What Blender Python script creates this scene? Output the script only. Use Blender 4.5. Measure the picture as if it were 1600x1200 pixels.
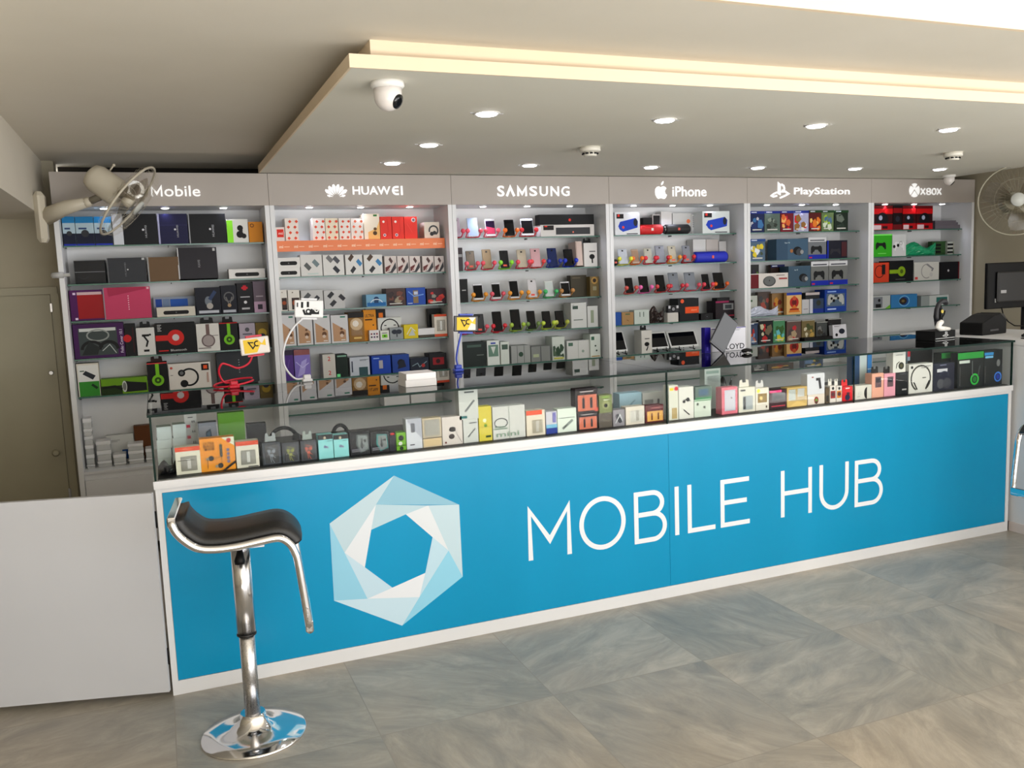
import bpy, bmesh, math, random
from mathutils import Vector, Matrix
S = bpy.context.scene
C = S.collection
for o in list(bpy.data.objects): bpy.data.objects.remove(o)
R = math.radians

# ------------------------------------------------------------ camera, world, daylight, exposure
cam = bpy.data.objects.new('camera', bpy.data.cameras.new('camera')); C.objects.link(cam)
cam.data.sensor_width = 36; cam.data.lens = 30.714; cam.data.clip_end = 60
cam.matrix_world = Matrix([[0.925992, 0.080014, -0.368966, 0.0577], [-0.375624, 0.096871, -0.921695, -3.2385], [-0.038006, 0.992075, 0.119757, 1.4385], [0, 0, 0, 1]])
S.camera = cam
S.view_settings.view_transform = 'Standard'; S.view_settings.look = 'None'
S.view_settings.gamma = 1; S.view_settings.use_curve_mapping = False
S.view_settings.exposure = 0.25
w = bpy.data.worlds.new('sky'); S.world = w; w.use_nodes = True
bg = w.node_tree.nodes['Background']; bg.inputs[0].default_value = (.98, .97, .95, 1); bg.inputs[1].default_value = 1.9

def lamp(name, kind, loc, energy, col=(1, 1, 1), rot=None, parent=None, **k):
    l = bpy.data.lights.new(name, kind); l.energy = energy; l.color = col
    for a, b in k.items(): setattr(l, a, b)
    o = bpy.data.objects.new(name, l); C.objects.link(o); o.location = loc
    if rot: o.rotation_euler = rot
    if parent: o.parent = parent
    return o
# daylight coming in through the open shop front behind the photographer
lamp('shopfront_daylight', 'AREA', (3.4, -6.4, 1.35), 118, (.97, .985, 1.0), (R(90), 0, 0), shape='RECTANGLE', size=6.6, size_y=2.3)
lamp('side_window_daylight', 'AREA', (6.9, -3.4, 1.5), 42, (.97, .985, 1.0), (R(90), 0, R(90)), shape='RECTANGLE', size=3.4, size_y=2.0)

# added fill lamp on the unseen floor, facing up to brighten the ceiling
lamp('ceiling_fill', 'AREA', (2.6, -5.3, .03), 470, (1.0, .975, .94), (R(180), 0, 0), shape='RECTANGLE', size=8, size_y=2.2)

# ------------------------------------------------------------ materials
def lin(c):
    return tuple((v/255/12.92 if v/255 <= .04045 else ((v/255+.055)/1.055)**2.4) for v in c)
MC = {}
def M(c, rough=.45, metal=0, emit=0, alpha=1, spec=.5):
    if isinstance(c, str): return NAMED[c]
    key = (tuple(c), rough, metal, emit, alpha, spec)
    if key in MC: return MC[key]
    m = bpy.data.materials.new('paint_%d_%d_%d' % tuple(c)); m.use_nodes = True
    nt = m.node_tree; b = nt.nodes['Principled BSDF']
    L = lin(c)
    b.inputs['Base Color'].default_value = (*L, 1); b.inputs['Roughness'].default_value = rough
    b.inputs['Metallic'].default_value = metal; b.inputs['Specular IOR Level'].default_value = spec
    n = nt.nodes.new('ShaderNodeTexNoise'); n.inputs['Scale'].default_value = 60
    mr = nt.nodes.new('ShaderNodeMapRange'); mr.inputs[3].default_value = max(0, rough-.05); mr.inputs[4].default_value = min(1, rough+.05)
    nt.links.new(n.outputs['Fac'], mr.inputs[0]); nt.links.new(mr.outputs[0], b.inputs['Roughness'])
    if emit:
        b.inputs['Emission Color'].default_value = (*L, 1); b.inputs['Emission Strength'].default_value = emit
    if alpha < 1: b.inputs['Alpha'].default_value = alpha
    MC[key] = m
    return m
NAMED = {}
def nodes(name):
    m = bpy.data.materials.new(name); m.use_nodes = True; NAMED[name] = m
    return m, m.node_tree, m.node_tree.nodes['Principled BSDF']
def mottled(name, c1, c2, scale, rough=.6, bump=.0, detail=4, stretch=(1, 1, 1), spec=.5):
    m, nt, b = nodes(name); N = nt.nodes; L = nt.links
    tc = N.new('ShaderNodeTexCoord'); mp = N.new('ShaderNodeMapping'); mp.inputs['Scale'].default_value = stretch
    n = N.new('ShaderNodeTexNoise'); n.inputs['Scale'].default_value = scale; n.inputs['Detail'].default_value = detail
    r = N.new('ShaderNodeValToRGB'); r.color_ramp.elements[0].position = .35; r.color_ramp.elements[1].position = .65
    r.color_ramp.elements[0].color = (*lin(c1), 1); r.color_ramp.elements[1].color = (*lin(c2), 1)
    L.new(tc.outputs['Object'], mp.inputs[0]); L.new(mp.outputs[0], n.inputs[0]); L.new(n.outputs['Fac'], r.inputs[0]); L.new(r.outputs[0], b.inputs['Base Color'])
    b.inputs['Roughness'].default_value = rough; b.inputs['Specular IOR Level'].default_value = spec
    if bump:
        bp = N.new('ShaderNodeBump'); bp.inputs['Strength'].default_value = bump; bp.inputs['Distance'].default_value = .01
        L.new(n.outputs['Fac'], bp.inputs['Height']); L.new(bp.outputs[0], b.inputs['Normal'])
    return m
mottled('ceiling_paint', (212, 205, 190), (217, 210, 196), 1.5, .85)
mottled('fascia_paint', (226, 206, 178), (230, 211, 184), 1.5, .8)
mottled('soffit_paint', (220, 217, 204), (224, 221, 209), 1.5, .8)
mottled('wall_paint', (164, 156, 136), (170, 162, 142), 2, .85)
mottled('door_paint', (158, 152, 130), (163, 157, 135), 3, .5)
mottled('white_laminate', (212, 213, 216), (218, 219, 222), 2, .35)
mottled('gate_laminate', (196, 198, 204), (202, 204, 210), 1.2, .4)
mottled('shelf_laminate', (216, 217, 219), (222, 223, 225), 2, .4)
mottled('header_laminate', (166, 158, 151), (171, 163, 156), 2, .5)
mottled('blue_print', (12, 136, 182), (16, 142, 190), .8, .27, 0, 3, (2.5, 1, .35), .18)
mottled('black_leather', (16, 16, 17), (24, 24, 25), 220, .45, .12)
mottled('gap_shade', (38, 34, 30), (44, 40, 36), 4, .9)  # shade of the gap above the shelves, put into the back wall's colour

def make_floor():
    m, nt, b = nodes('slate_tile'); N = nt.nodes; L = nt.links
    tc = N.new('ShaderNodeTexCoord')
    sc = N.new('ShaderNodeVectorMath'); sc.operation = 'DIVIDE'; sc.inputs[1].default_value = (.61, .61, 1)
    fl = N.new('ShaderNodeVectorMath'); fl.operation = 'FLOOR'
    L.new(tc.outputs['Object'], sc.inputs[0]); L.new(sc.outputs[0], fl.inputs[0])
    wn = N.new('ShaderNodeTexWhiteNoise'); wn.noise_dimensions = '2D'; L.new(fl.outputs[0], wn.inputs[0])
    # every slab has its own grain direction
    ang = N.new('ShaderNodeMath'); ang.operation = 'MULTIPLY'; ang.inputs[1].default_value = 6.28; L.new(wn.outputs['Value'], ang.inputs[0])
    rot = N.new('ShaderNodeVectorRotate'); rot.rotation_type = 'Z_AXIS'
    off = N.new('ShaderNodeVectorMath'); off.operation = 'ADD'
    o2 = N.new('ShaderNodeVectorMath'); o2.operation = 'SCALE'; o2.inputs['Scale'].default_value = 9; L.new(wn.outputs['Color'], o2.inputs[0])
    L.new(tc.outputs['Object'], off.inputs[0]); L.new(o2.outputs[0], off.inputs[1])
    L.new(off.outputs[0], rot.inputs['Vector']); L.new(ang.outputs[0], rot.inputs['Angle'])
    mp = N.new('ShaderNodeMapping'); mp.inputs['Scale'].default_value = (1, 2.6, 1); L.new(rot.outputs[0], mp.inputs[0])
    n1 = N.new('ShaderNodeTexNoise'); n1.inputs['Scale'].default_value = 3.2; n1.inputs['Detail'].default_value = 12; n1.inputs['Roughness'].default_value = .72; n1.inputs['Distortion'].default_value = .7
    L.new(mp.outputs[0], n1.inputs[0])
    n2 = N.new('ShaderNodeTexNoise'); n2.inputs['Scale'].default_value = .9; n2.inputs['Detail'].default_value = 3; L.new(off.outputs[0], n2.inputs[0])
    r1 = N.new('ShaderNodeValToRGB'); e = r1.color_ramp.elements
    e[0].position = .30; e[0].color = (*lin((106, 102, 96)), 1); e[1].position = .70; e[1].color = (*lin((190, 181, 168)), 1)
    x = e.new(.5); x.color = (*lin((150, 143, 132)), 1)
    L.new(n1.outputs['Fac'], r1.inputs[0])
    r2 = N.new('ShaderNodeValToRGB'); e = r2.color_ramp.elements
    e[0].position = .35; e[0].color = (*lin((138, 140, 134)), 1); e[1].position = .7; e[1].color = (*lin((182, 164, 138)), 1)
    x = e.new(.5); x.color = (*lin((160, 155, 146)), 1)
    L.new(n2.outputs['Fac'], r2.inputs[0])
    mx = N.new('ShaderNodeMixRGB'); mx.inputs[0].default_value = .38; L.new(r1.outputs[0], mx.inputs[1]); L.new(r2.outputs[0], mx.inputs[2])
    hv = N.new('ShaderNodeHueSaturation'); mr = N.new('ShaderNodeMapRange'); mr.inputs[3].default_value = .92; mr.inputs[4].default_value = 1.06
    L.new(wn.outputs['Value'], mr.inputs[0]); L.new(mr.outputs[0], hv.inputs['Value']); L.new(mx.outputs[0], hv.inputs['Color'])
    # thin joints
    fr = N.new('ShaderNodeVectorMath'); fr.operation = 'FRACTION'; L.new(sc.outputs[0], fr.inputs[0])
    sx = N.new('ShaderNodeSeparateXYZ'); L.new(fr.outputs[0], sx.inputs[0])
    mn = N.new('ShaderNodeMath'); mn.operation = 'MINIMUM'; L.new(sx.outputs[0], mn.inputs[0]); L.new(sx.outputs[1], mn.inputs[1])
    gt = N.new('ShaderNodeMath'); gt.operation = 'LESS_THAN'; gt.inputs[1].default_value = .006; L.new(mn.outputs[0], gt.inputs[0])
    m3 = N.new('ShaderNodeMixRGB'); m3.inputs[2].default_value = (*lin((140, 133, 122)), 1); L.new(gt.outputs[0], m3.inputs[0]); L.new(hv.outputs[0], m3.inputs[1])
    L.new(m3.outputs[0], b.inputs['Base Color'])
    rr = N.new('ShaderNodeMapRange'); rr.inputs[3].default_value = .24; rr.inputs[4].default_value = .42; L.new(n1.outputs['Fac'], rr.inputs[0]); L.new(rr.outputs[0], b.inputs['Roughness'])
    bp = N.new('ShaderNodeBump'); bp.inputs['Strength'].default_value = .12; bp.inputs['Distance'].default_value = .004
    L.new(n1.outputs['Fac'], bp.inputs['Height']); L.new(bp.outputs[0], b.inputs['Normal'])
make_floor()
def glass(name, tint, refl=1.0, base=.0, rough=.01):
    m = bpy.data.materials.new(name); m.use_nodes = True; NAMED[name] = m
    nt = m.node_tree; N = nt.nodes; L = nt.links; N.clear()
    out = N.new('ShaderNodeOutputMaterial'); mix = N.new('ShaderNodeMixShader')
    t = N.new('ShaderNodeBsdfTransparent'); t.inputs[0].default_value = (*tint, 1)
    g = N.new('ShaderNodeBsdfGlossy'); g.inputs['Roughness'].default_value = rough; g.inputs[0].default_value = (1, 1, 1, 1)
    f = N.new('ShaderNodeFresnel'); f.inputs[0].default_value = 1.5
    mu = N.new('ShaderNodeMath'); mu.operation = 'MULTIPLY_ADD'; mu.inputs[1].default_value = refl; mu.inputs[2].default_value = base; mu.use_clamp = True
    L.new(f.outputs[0], mu.inputs[0]); L.new(mu.outputs[0], mix.inputs[0]); L.new(t.outputs[0], mix.inputs[1]); L.new(g.outputs[0], mix.inputs[2]); L.new(mix.outputs[0], out.inputs[0])
    return m
glass('clear_glass', (.975, .985, .98), .05)
glass('shelf_glass', (.90, .95, .93), 1.0)
glass('top_glass', (.88, .94, .91), 1.0)
glass('plastic_film', (.96, .965, .97), .12, .002, .12)
glass('fan_blade', (.80, .78, .74), .25, .02, .2)
CHROME = M((232, 232, 235), .1, 1); STEEL = M((205, 205, 208), .28, 1); EDGE = M((8, 34, 28), .5, 0, 0, 1, .15)
BLACK = M((10, 10, 12), .5, 0, 0, 1, .2); GREEN_EDGE = M((60, 105, 92), .15)
WHITE = M((232, 230, 226), .4)
LEDW = M((255, 255, 255), .5, 0, 9); LEDSIGN = M((250, 250, 250), .5, 0, .30)

# ------------------------------------------------------------ mesh builder
class MB:
    def __init__(s): s.v = []; s.f = []; s.m = []; s.ms = []; s.smooth = set(); s.T = None
    def mi(s, m):
        m = M(m) if isinstance(m, (tuple, str)) else m
        if m not in s.ms: s.ms.append(m)
        return s.ms.index(m)
    def add(s, vs, fs, m, smooth=False):
        k = len(s.v); i = s.mi(m)
        if s.T is not None: vs = [s.T @ Vector(v) for v in vs]
        s.v += [tuple(v) for v in vs]
        for f in fs:
            if smooth: s.smooth.add(len(s.f))
            s.f.append([k+a for a in f]); s.m.append(i)
        return s
    def box(s, x0, x1, y0, y1, z0, z1, m):
        vs = [(x, y, z) for x in (x0, x1) for y in (y0, y1) for z in (z0, z1)]
        return s.add(vs, [(0, 1, 3, 2), (4, 6, 7, 5), (0, 4, 5, 1), (2, 3, 7, 6), (0, 2, 6, 4), (1, 5, 7, 3)], m)
    def bbox(s, x0, x1, y0, y1, z0, z1, m, b=.004):
        # box with bevelled upright edges and rims
        b = min(b, (x1-x0)/2.1, (y1-y0)/2.1, (z1-z0)/2.1)
        def ring(z, i): return [(x0+i, y0+b, z), (x0+b, y0+i, z), (x1-b, y0+i, z), (x1-i, y0+b, z), (x1-i, y1-b, z), (x1-b, y1-i, z), (x0+b, y1-i, z), (x0+i, y1-b, z)]
        def flat(z): return [(x0+b, y0+b, z)]*2+[(x1-b, y0+b, z)]*2+[(x1-b, y1-b, z)]*2+[(x0+b, y1-b, z)]*2
        vs = ring(z0, b*.6)+ring(z0+b, 0)+ring(z1-b, 0)+ring(z1, b*.6)
        fs = [tuple(range(7, -1, -1)), tuple(range(24, 32))]
        for r in range(3):
            for i in range(8): fs.append((r*8+i, r*8+(i+1) % 8, r*8+8+(i+1) % 8, r*8+8+i))
        return s.add(vs, fs, m)
    def lathe(s, prof, m, c=(0, 0, 0), n=24, axis=None, smooth=True):
        # prof: (radius, height) along axis
        q = Vector((0, 0, 1)).rotation_difference(Vector(axis)) if axis else None
        vs = []
        for r, h in prof:
            for i in range(n):
                a = 2*math.pi*i/n; p = Vector((r*math.cos(a), r*math.sin(a), h))
                if q: p = q @ p
                vs.append(p+Vector(c))
        fs = [tuple(range(n-1, -1, -1)), tuple(range((len(prof)-1)*n, len(prof)*n))]
        k = len(prof)
        for j in range(k-1):
            for i in range(n): fs.append((j*n+i, j*n+(i+1) % n, (j+1)*n+(i+1) % n, (j+1)*n+i))
        s.add(vs, fs[:2], m); 
        kk = len(s.v)-len(vs)
        idx = s.mi(m)
        for f in fs[2:]:
            if smooth: s.smooth.add(len(s.f))
            s.f.append([kk+a for a in f]); s.m.append(idx)
        return s
    def cyl(s, c, r, h, m, axis=None, n=20): return s.lathe([(r, 0), (r, h)], m, c, n, axis)
    def tube(s, pts, r, m, n=8, closed=False, flat=None):
        P = [Vector(p) for p in pts]; L = len(P); vs = []; up = Vector((0, 0, 1)); prev = None
        for i, p in enumerate(P):
            a = P[(i-1) % L] if (closed or i > 0) else p; b = P[(i+1) % L] if (closed or i < L-1) else p
            t = (b-a).normalized()
            if prev is None: prev = t.orthogonal().normalized() if abs(t.z) > .9 else t.cross(up).normalized()
            u = (prev-t*prev.dot(t)).normalized(); w_ = t.cross(u); prev = u
            rr = r[i] if isinstance(r, (list, tuple)) else r
            for k in range(n):
                an = 2*math.pi*(k+.5)/n
                vs.append(p+u*(rr*math.cos(an)*(flat or 1))+w_*(rr*math.sin(an)))
        fs = []
        for i in range(L if closed else L-1):
            for k in range(n): fs.append((i*n+k, i*n+(k+1) % n, ((i+1) % L)*n+(k+1) % n, ((i+1) % L)*n+k))
        if not closed: fs += [tuple(range(n-1, -1, -1)), tuple(range((L-1)*n, L*n))]
        return s.add(vs, fs, m, True)
    def ball(s, c, r, m, n=12, sc=(1, 1, 1)):
        vs = []; k = n//2
        for j in range(k+1):
            th = math.pi*j/k
            for i in range(n):
                a = 2*math.pi*i/n; vs.append((c[0]+sc[0]*r*math.sin(th)*math.cos(a), c[1]+sc[1]*r*math.sin(th)*math.sin(a), c[2]-sc[2]*r*math.cos(th)))
        fs = []
        for j in range(k):
            for i in range(n): fs.append((j*n+i, j*n+(i+1) % n, (j+1)*n+(i+1) % n, (j+1)*n+i))
        return s.add(vs, fs, m, True)
    def slab(s, poly, y, t, m):
        # polygon in (x,z) standing at depth y, thickness t towards -y
        n = len(poly)
        vs = [(a, y-t, b) for a, b in poly]+[(a, y, b) for a, b in poly]
        fs = [tuple(range(n)), tuple(range(2*n-1, n-1, -1))]+[(i, i+n, (i+1) % n+n, (i+1) % n) for i in range(n)]
        return s.add(vs, fs, m)
    def build(s, name, parent=None, loc=None, bevel=0):
        me = bpy.data.meshes.new(name); me.from_pydata(s.v, [], s.f)
        for m in s.ms: me.materials.append(m)
        for i, p in enumerate(me.polygons): p.material_index = s.m[i]; p.use_smooth = i in s.smooth
        bm = bmesh.new(); bm.from_mesh(me); bmesh.ops.remove_doubles(bm, verts=bm.verts, dist=1e-6); bmesh.ops.recalc_face_normals(bm, faces=bm.faces); bm.to_mesh(me); bm.free()
        me.update()
        o = bpy.data.objects.new(name, me); C.objects.link(o)
        if parent: o.parent = parent
        if loc: o.location = loc
        if bevel:
            b = o.modifiers.new('bevel', 'BEVEL'); b.width = bevel; b.segments = 3; b.limit_method = 'ANGLE'
        return o
def tag(o, label=None, cat=None, group=None, kind=None):
    for k, v in (('label', label), ('category', cat), ('group', group), ('kind', kind)):
        if v: o[k] = v
    return o
def empty(name, loc, label, cat, group=None, rz=0):
    o = bpy.data.objects.new(name, None); C.objects.link(o); o.location = loc; o.rotation_euler = (0, 0, rz); o.empty_display_size = .05
    return tag(o, label, cat, group)
def structure(mb, name): return tag(mb.build(name), kind='structure')

TXT = {}
def text_faces(s, weight=0):
    if (s, weight) in TXT: return TXT[(s, weight)]
    cu = bpy.data.curves.new('t', 'FONT'); cu.body = s; cu.size = 1; cu.offset = weight; cu.fill_mode = 'FRONT'; cu.resolution_u = 3
    ob = bpy.data.objects.new('t', cu); C.objects.link(ob)
    dg = bpy.context.evaluated_depsgraph_get(); me = bpy.data.meshes.new_from_object(ob.evaluated_get(dg))
    vs = [tuple(v.co) for v in me.vertices]; fs = [tuple(p.vertices) for p in me.polygons]
    bpy.data.objects.remove(ob); bpy.data.curves.remove(cu); bpy.data.meshes.remove(me)
    TXT[(s, weight)] = (vs, fs); return vs, fs
def put_text(mb, s, x0, x1, z0, z1, y, m, t=.004, weight=0, vertical=False):
    # fits the lettering in a rectangle of the plane y; thickness t towards -y
    vs, fs = text_faces(s, weight)
    if not vs: return
    a0 = min(v[0] for v in vs); a1 = max(v[0] for v in vs); b0 = min(v[1] for v in vs); b1 = max(v[1] for v in vs)
    def f(v):
        u = (v[0]-a0)/(a1-a0); q = (v[1]-b0)/(b1-b0)
        if vertical: u, q = 1-q, u
        return (x0+u*(x1-x0), z0+q*(z1-z0))
    P = [f(v) for v in vs]; n = len(P)
    ed = {}
    for fc in fs:
        for i in range(len(fc)):
            e = (fc[i], fc[(i+1) % len(fc)]); ed[e] = 1
    side = [(a, a+n, b+n, b) for a, b in ed if (b, a) not in ed]
    mb.add([(a, y-t, b) for a, b in P]+[(a, y, b) for a, b in P], [tuple(f_) for f_ in fs]+side, m)
def stroke(mb, pts, w_, y, t, m, closed=False):
    # constant width mitred stroke on plane y
    P = [Vector((p[0], p[1])) for p in pts]; n = len(P); Lp = []; Rp = []
    for i in range(n):
        a = P[i-1] if (i > 0 or closed) else None; b = P[(i+1) % n] if (i < n-1 or closed) else None
        d1 = (P[i]-a).normalized() if a is not None else None; d2 = (b-P[i]).normalized() if b is not None else None
        if d1 is None: d1 = d2
        if d2 is None: d2 = d1
        n1 = Vector((-d1.y, d1.x)); n2 = Vector((-d2.y, d2.x)); k = n1+n2
        k = n1 if k.length < .2 else k/(1+n1.dot(n2))
        if k.length > 2.2: k = k.normalized()*2.2
        Lp.append(P[i]+k*w_/2); Rp.append(P[i]-k*w_/2)
    vs = [(p.x, y-t, p.y) for p in Lp]+[(p.x, y-t, p.y) for p in Rp]+[(p.x, y, p.y) for p in Lp]+[(p.x, y, p.y) for p in Rp]
    fs = []
    for i in range(n if closed else n-1):
        j = (i+1) % n
        fs += [(i, n+i, n+j, j), (i, j, 2*n+j, 2*n+i), (n+i, 3*n+i, 3*n+j, n+j)]
    if not closed: fs += [(0, 2*n, 3*n, n), (n-1, 2*n-1, 4*n-1, 3*n-1)]
    mb.add(vs, fs, m)
def arc(cx, cy, rx, ry, a0, a1, n=20): return [(cx+rx*math.cos(R(a0+(a1-a0)*i/n)), cy+ry*math.sin(R(a0+(a1-a0)*i/n))) for i in range(n+1)]

# ------------------------------------------------------------ artwork printed on packaging
class Art:
    def __init__(s, mb, w, h, y, x0, z0): s.mb = mb; s.w = w; s.h = h; s.y = y; s.x0 = x0; s.z0 = z0; s.k = 0; s.u = min(w, h)
    def P(s, u, v): return (s.x0+u*s.w, s.z0+v*s.h)
    def lay(s): s.k += 1; return s.y-.0004*s.k
    def poly(s, pts, c):
        y = s.lay(); s.mb.slab([s.P(*p) for p in pts], y, .0003, ink(c))
    def rect(s, a, b, c, d, col): s.poly([(a, b), (c, b), (c, d), (a, d)], col)
    def disc(s, u, v, r, col, asp=1, a0=0, a1=360):
        cx, cz = s.P(u, v); rr = r*s.u; y = s.lay()
        s.mb.slab([(cx+rr*asp*math.cos(R(a0+(a1-a0)*i/20)), cz+rr*math.sin(R(a0+(a1-a0)*i/20))) for i in range(20)], y, .0003, ink(col))
    def ring(s, u, v, r, wd, col, a0=0, a1=360, asp=1):
        cx, cz = s.P(u, v); rr = r*s.u
        stroke(s.mb, arc(cx, cz, rr*asp, rr, a0, a1, 18), wd*s.u, s.lay(), .0003, ink(col))
    def line(s, pts, wd, col): stroke(s.mb, [s.P(*p) for p in pts], wd*s.u, s.lay(), .0003, ink(col))
    def lines(s, a, b, c, n, col, th=.02):   # faint rows of small print
        for i in range(n): s.rect(a, b-i*th*2.4, a+(c-a)*(1-.25*(i % 2)), b-i*th*2.4+th, col)
    def text(s, a, b, c, d, col, t, vertical=False, weight=.01):
        x0, z0 = s.P(a, b); x1, z1 = s.P(c, d); put_text(s.mb, t, x0, x1, z0, z1, s.lay(), ink(col), .0003, weight, vertical)
def draw(A, prog):
    for st in prog:
        k, a = st[0], st[1:]
        if k == 'r': A.rect(*a)
        elif k == 'd': A.disc(*a)
        elif k == 'o': A.ring(*a)
        elif k == 'l': A.line(*a)
        elif k == 'p': A.poly(*a)
        elif k == 't': A.text(*a)
        elif k == 'x': A.lines(*a)
        elif k == 'vband':   # headphones seen from the side, band standing up: colour, centre u, radius
            c, u, r = a
            A.rect(u-.09, .5, u+.09, .97, c); A.disc(u, .38, r, c); A.disc(u, .38, r*.55, tuple(int(v*.45) for v in c)); A.disc(u, .38, r*.2, c)
        elif k == 'hband':   # headphones lying on the side
            c, u, v, r = a
            A.rect(0, v-.09, u, v+.09, c); A.disc(u, v, r, c); A.disc(u, v, r*.42, (205, 200, 200) if c[0] > 150 and c[1] < 90 else tuple(int(q*.6) for q in c))
        elif k == 'open':    # open headphones on white
            c, u, v, r = a
            A.ring(u, v, r, r*.22, c, -110, 150); A.disc(u-r*.55, v+r*.55, r*.42, c); A.disc(u-r*.4, v-r*.75, r*.45, c); A.disc(u-r*.55, v+r*.55, r*.22, (110, 110, 112))
        elif k == 'neck':    # neckband
            c, u, v, r = a
            A.ring(u, v, r, r*.13, c, -60, 240)
        elif k == 'ear':     # in-ear phones with cable
            c, = a
            A.disc(.35, .62, .09, c); A.disc(.5, .42, .09, c); A.line([(.35, .6), (.4, .4), (.45, .12)], .03, c); A.line([(.5, .4), (.5, .25), (.62, .08)], .03, c)
        elif k == 'diag':    # phones lying diagonally across the lid
            for (u, v, c) in a[0]:
                A.poly([(u-.16, v+.05), (u-.02, v+.2), (u+.2, v-.05), (u+.06, v-.2)] if a[1] > 0 else [(u+.16, v+.05), (u+.02, v+.2), (u-.2, v-.05), (u-.06, v-.2)], c)
        elif k == 'barsp':   # bar speaker
            A.rect(.22, .22, .78, .62, (22, 22, 24)); A.disc(.22, .42, .2, (22, 22, 24)); A.disc(.78, .42, .2, (22, 22, 24)); A.disc(.5, .42, .07, (110, 110, 110))
        elif k == 'pad':     # game controller
            c, u, v, r = a
            A.rect(u-r*.8, v-r*.1, u+r*.8, v+r*.55, c); A.disc(u-r*.8, v+.02, r*.62, c, .8); A.disc(u+r*.8, v+.02, r*.62, c, .8); A.poly([(u-r*1.25, v), (u-r*.7, v-r*.1), (u-r*.95, v-r*.9), (u-r*1.25, v-r*.8)], c); A.poly([(u+r*1.25, v), (u+r*.7, v-r*.1), (u+r*.95, v-r*.9), (u+r*1.25, v-r*.8)], c)
        elif k == 'goggles':
            A.disc(.66, .42, .2, (24, 26, 30), 1.3); A.disc(.72, .36, .17, (70, 74, 80), 1.1); A.disc(.8, .36, .1, (150, 152, 152), 1.0); A.text(.25, .78, .42, .84, (190, 205, 215), 'Gear VR')
        elif k == 'game':    # abstract game cover: seed, band colour, palette
            seed, band, pal = a
            rg = random.Random(seed)
            for i in range(9):
                u, v = rg.uniform(.12, .8), rg.uniform(.1, .72); q = rg.uniform(.08, .24)
                A.poly([(max(.05, min(.95, u+q*math.cos(t_*1.256+rg.uniform(-.3, .3)))), max(.04, min(.84, v+q*.9*math.sin(t_*1.256+rg.uniform(-.3, .3))))) for t_ in range(5)], pal[i % len(pal)])
            A.rect(.15, .1, .8, .15, (215, 212, 205))
            if band: A.rect(0, .88, 1, 1, band); A.rect(.08, .92, .45, .96, (215, 220, 232))
        elif k == 'pattern': # emblem lozenges
            for i in range(a[1]):
                for j in range(a[2]):
                    u = (i+.5+.25*(j % 2))/a[1]; v = (j+.6)/a[2]*.95; r = .13
                    if u > .95: continue
                    dx = r*A.u/A.w; dz = r*A.u/A.h
                    A.poly([(max(0,u-dx), v), (u, v-dz), (min(1,u+dx), v), (u, min(1,v+dz))], a[0])

def ink(c):
    # printed card: deeper than the paint colours, little gloss
    return M(tuple(int(max(0, min(255, (v-128)*1.08+118))) for v in c), .5, 0, 0, 1, .22)
def product(it):
    name, cat, label, group, x, y, z, w_, d, h, lean, yaw, col, art, opt = it
    mb = MB(); side = opt.get('side', col)
    mb.box(-w_/2, w_/2, -d, 0, 0, h, ink(side))
    mb.slab([(-w_/2+.0006, .0006), (w_/2-.0006, .0006), (w_/2-.0006, h-.0006), (-w_/2+.0006, h-.0006)], -d, .0006, ink(col))
    A = Art(mb, w_, h, -d-.0006, -w_/2, 0)
    draw(A, art)
    if opt.get('tab'):
        c = opt['tab']; mb.slab([(-w_*.3, h), (w_*.3, h), (w_*.27, h+.03), (w_*.12, h+.034), (w_*.10, h+.02), (-w_*.10, h+.02), (-w_*.12, h+.034), (-w_*.27, h+.03)], -d*.5, .002, ink(c))
    o = mb.build(name); o.location = (x, y+d, z); o.rotation_euler = (-R(lean), 0, R(yaw))
    tag(o, label, cat, group)
    if opt.get('win'):
        a, b, c, d_ = opt['win']; p = MB(); u = Art(p, w_, h, 0, -w_/2, 0)
        (x0, z0), (x1, z1) = u.P(a, b), u.P(c, d_)
        p.bbox(x0, x1, -d-.012, -d-.0052, z0, z1, 'plastic_film', .004); p.build('clear_window', o)
    if opt.get('film'):
        p = MB(); p.bbox(-w_/2-.004, w_/2+.004, -d-.010, .003, .001, h+.006, 'plastic_film', .006); p.build('plastic_wrapping', o)
    return o
def speaker(it):
    name, cat, label, group, x, y, z, w_, d, h, lean, yaw, col, art, opt = it
    e = empty(name, (x, y+h/2, z), label, cat, group); r = h/2
    n = 10
    prof = [(r*.72, 0), (r*.9, r*.12), (r, r*.3), (r, w_-r*.3), (r*.9, w_-r*.12), (r*.72, w_)]
    mb = MB(); mb.lathe(prof, M(col, .6), (-w_/2, 0, r), 24, (1, 0, 0)); mb.build('body', e)
    for sx in (-1, 1):
        p = MB(); p.lathe([(r*.74, 0), (r*.74, .004), (r*.4, .006)], STEEL if sx < 0 else M((30, 30, 34), .4), (sx*w_/2 if sx > 0 else -w_/2-.006, 0, r), 20, (1, 0, 0)); p.build('end_cap', e)
    p = MB(); p.box(-.008, .008, -r-.003, -r+.004, r*.75, r*1.25, M((215, 70, 50), .4) if col[0] < 120 else M((235, 225, 220), .4)); p.build('badge', e)
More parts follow.
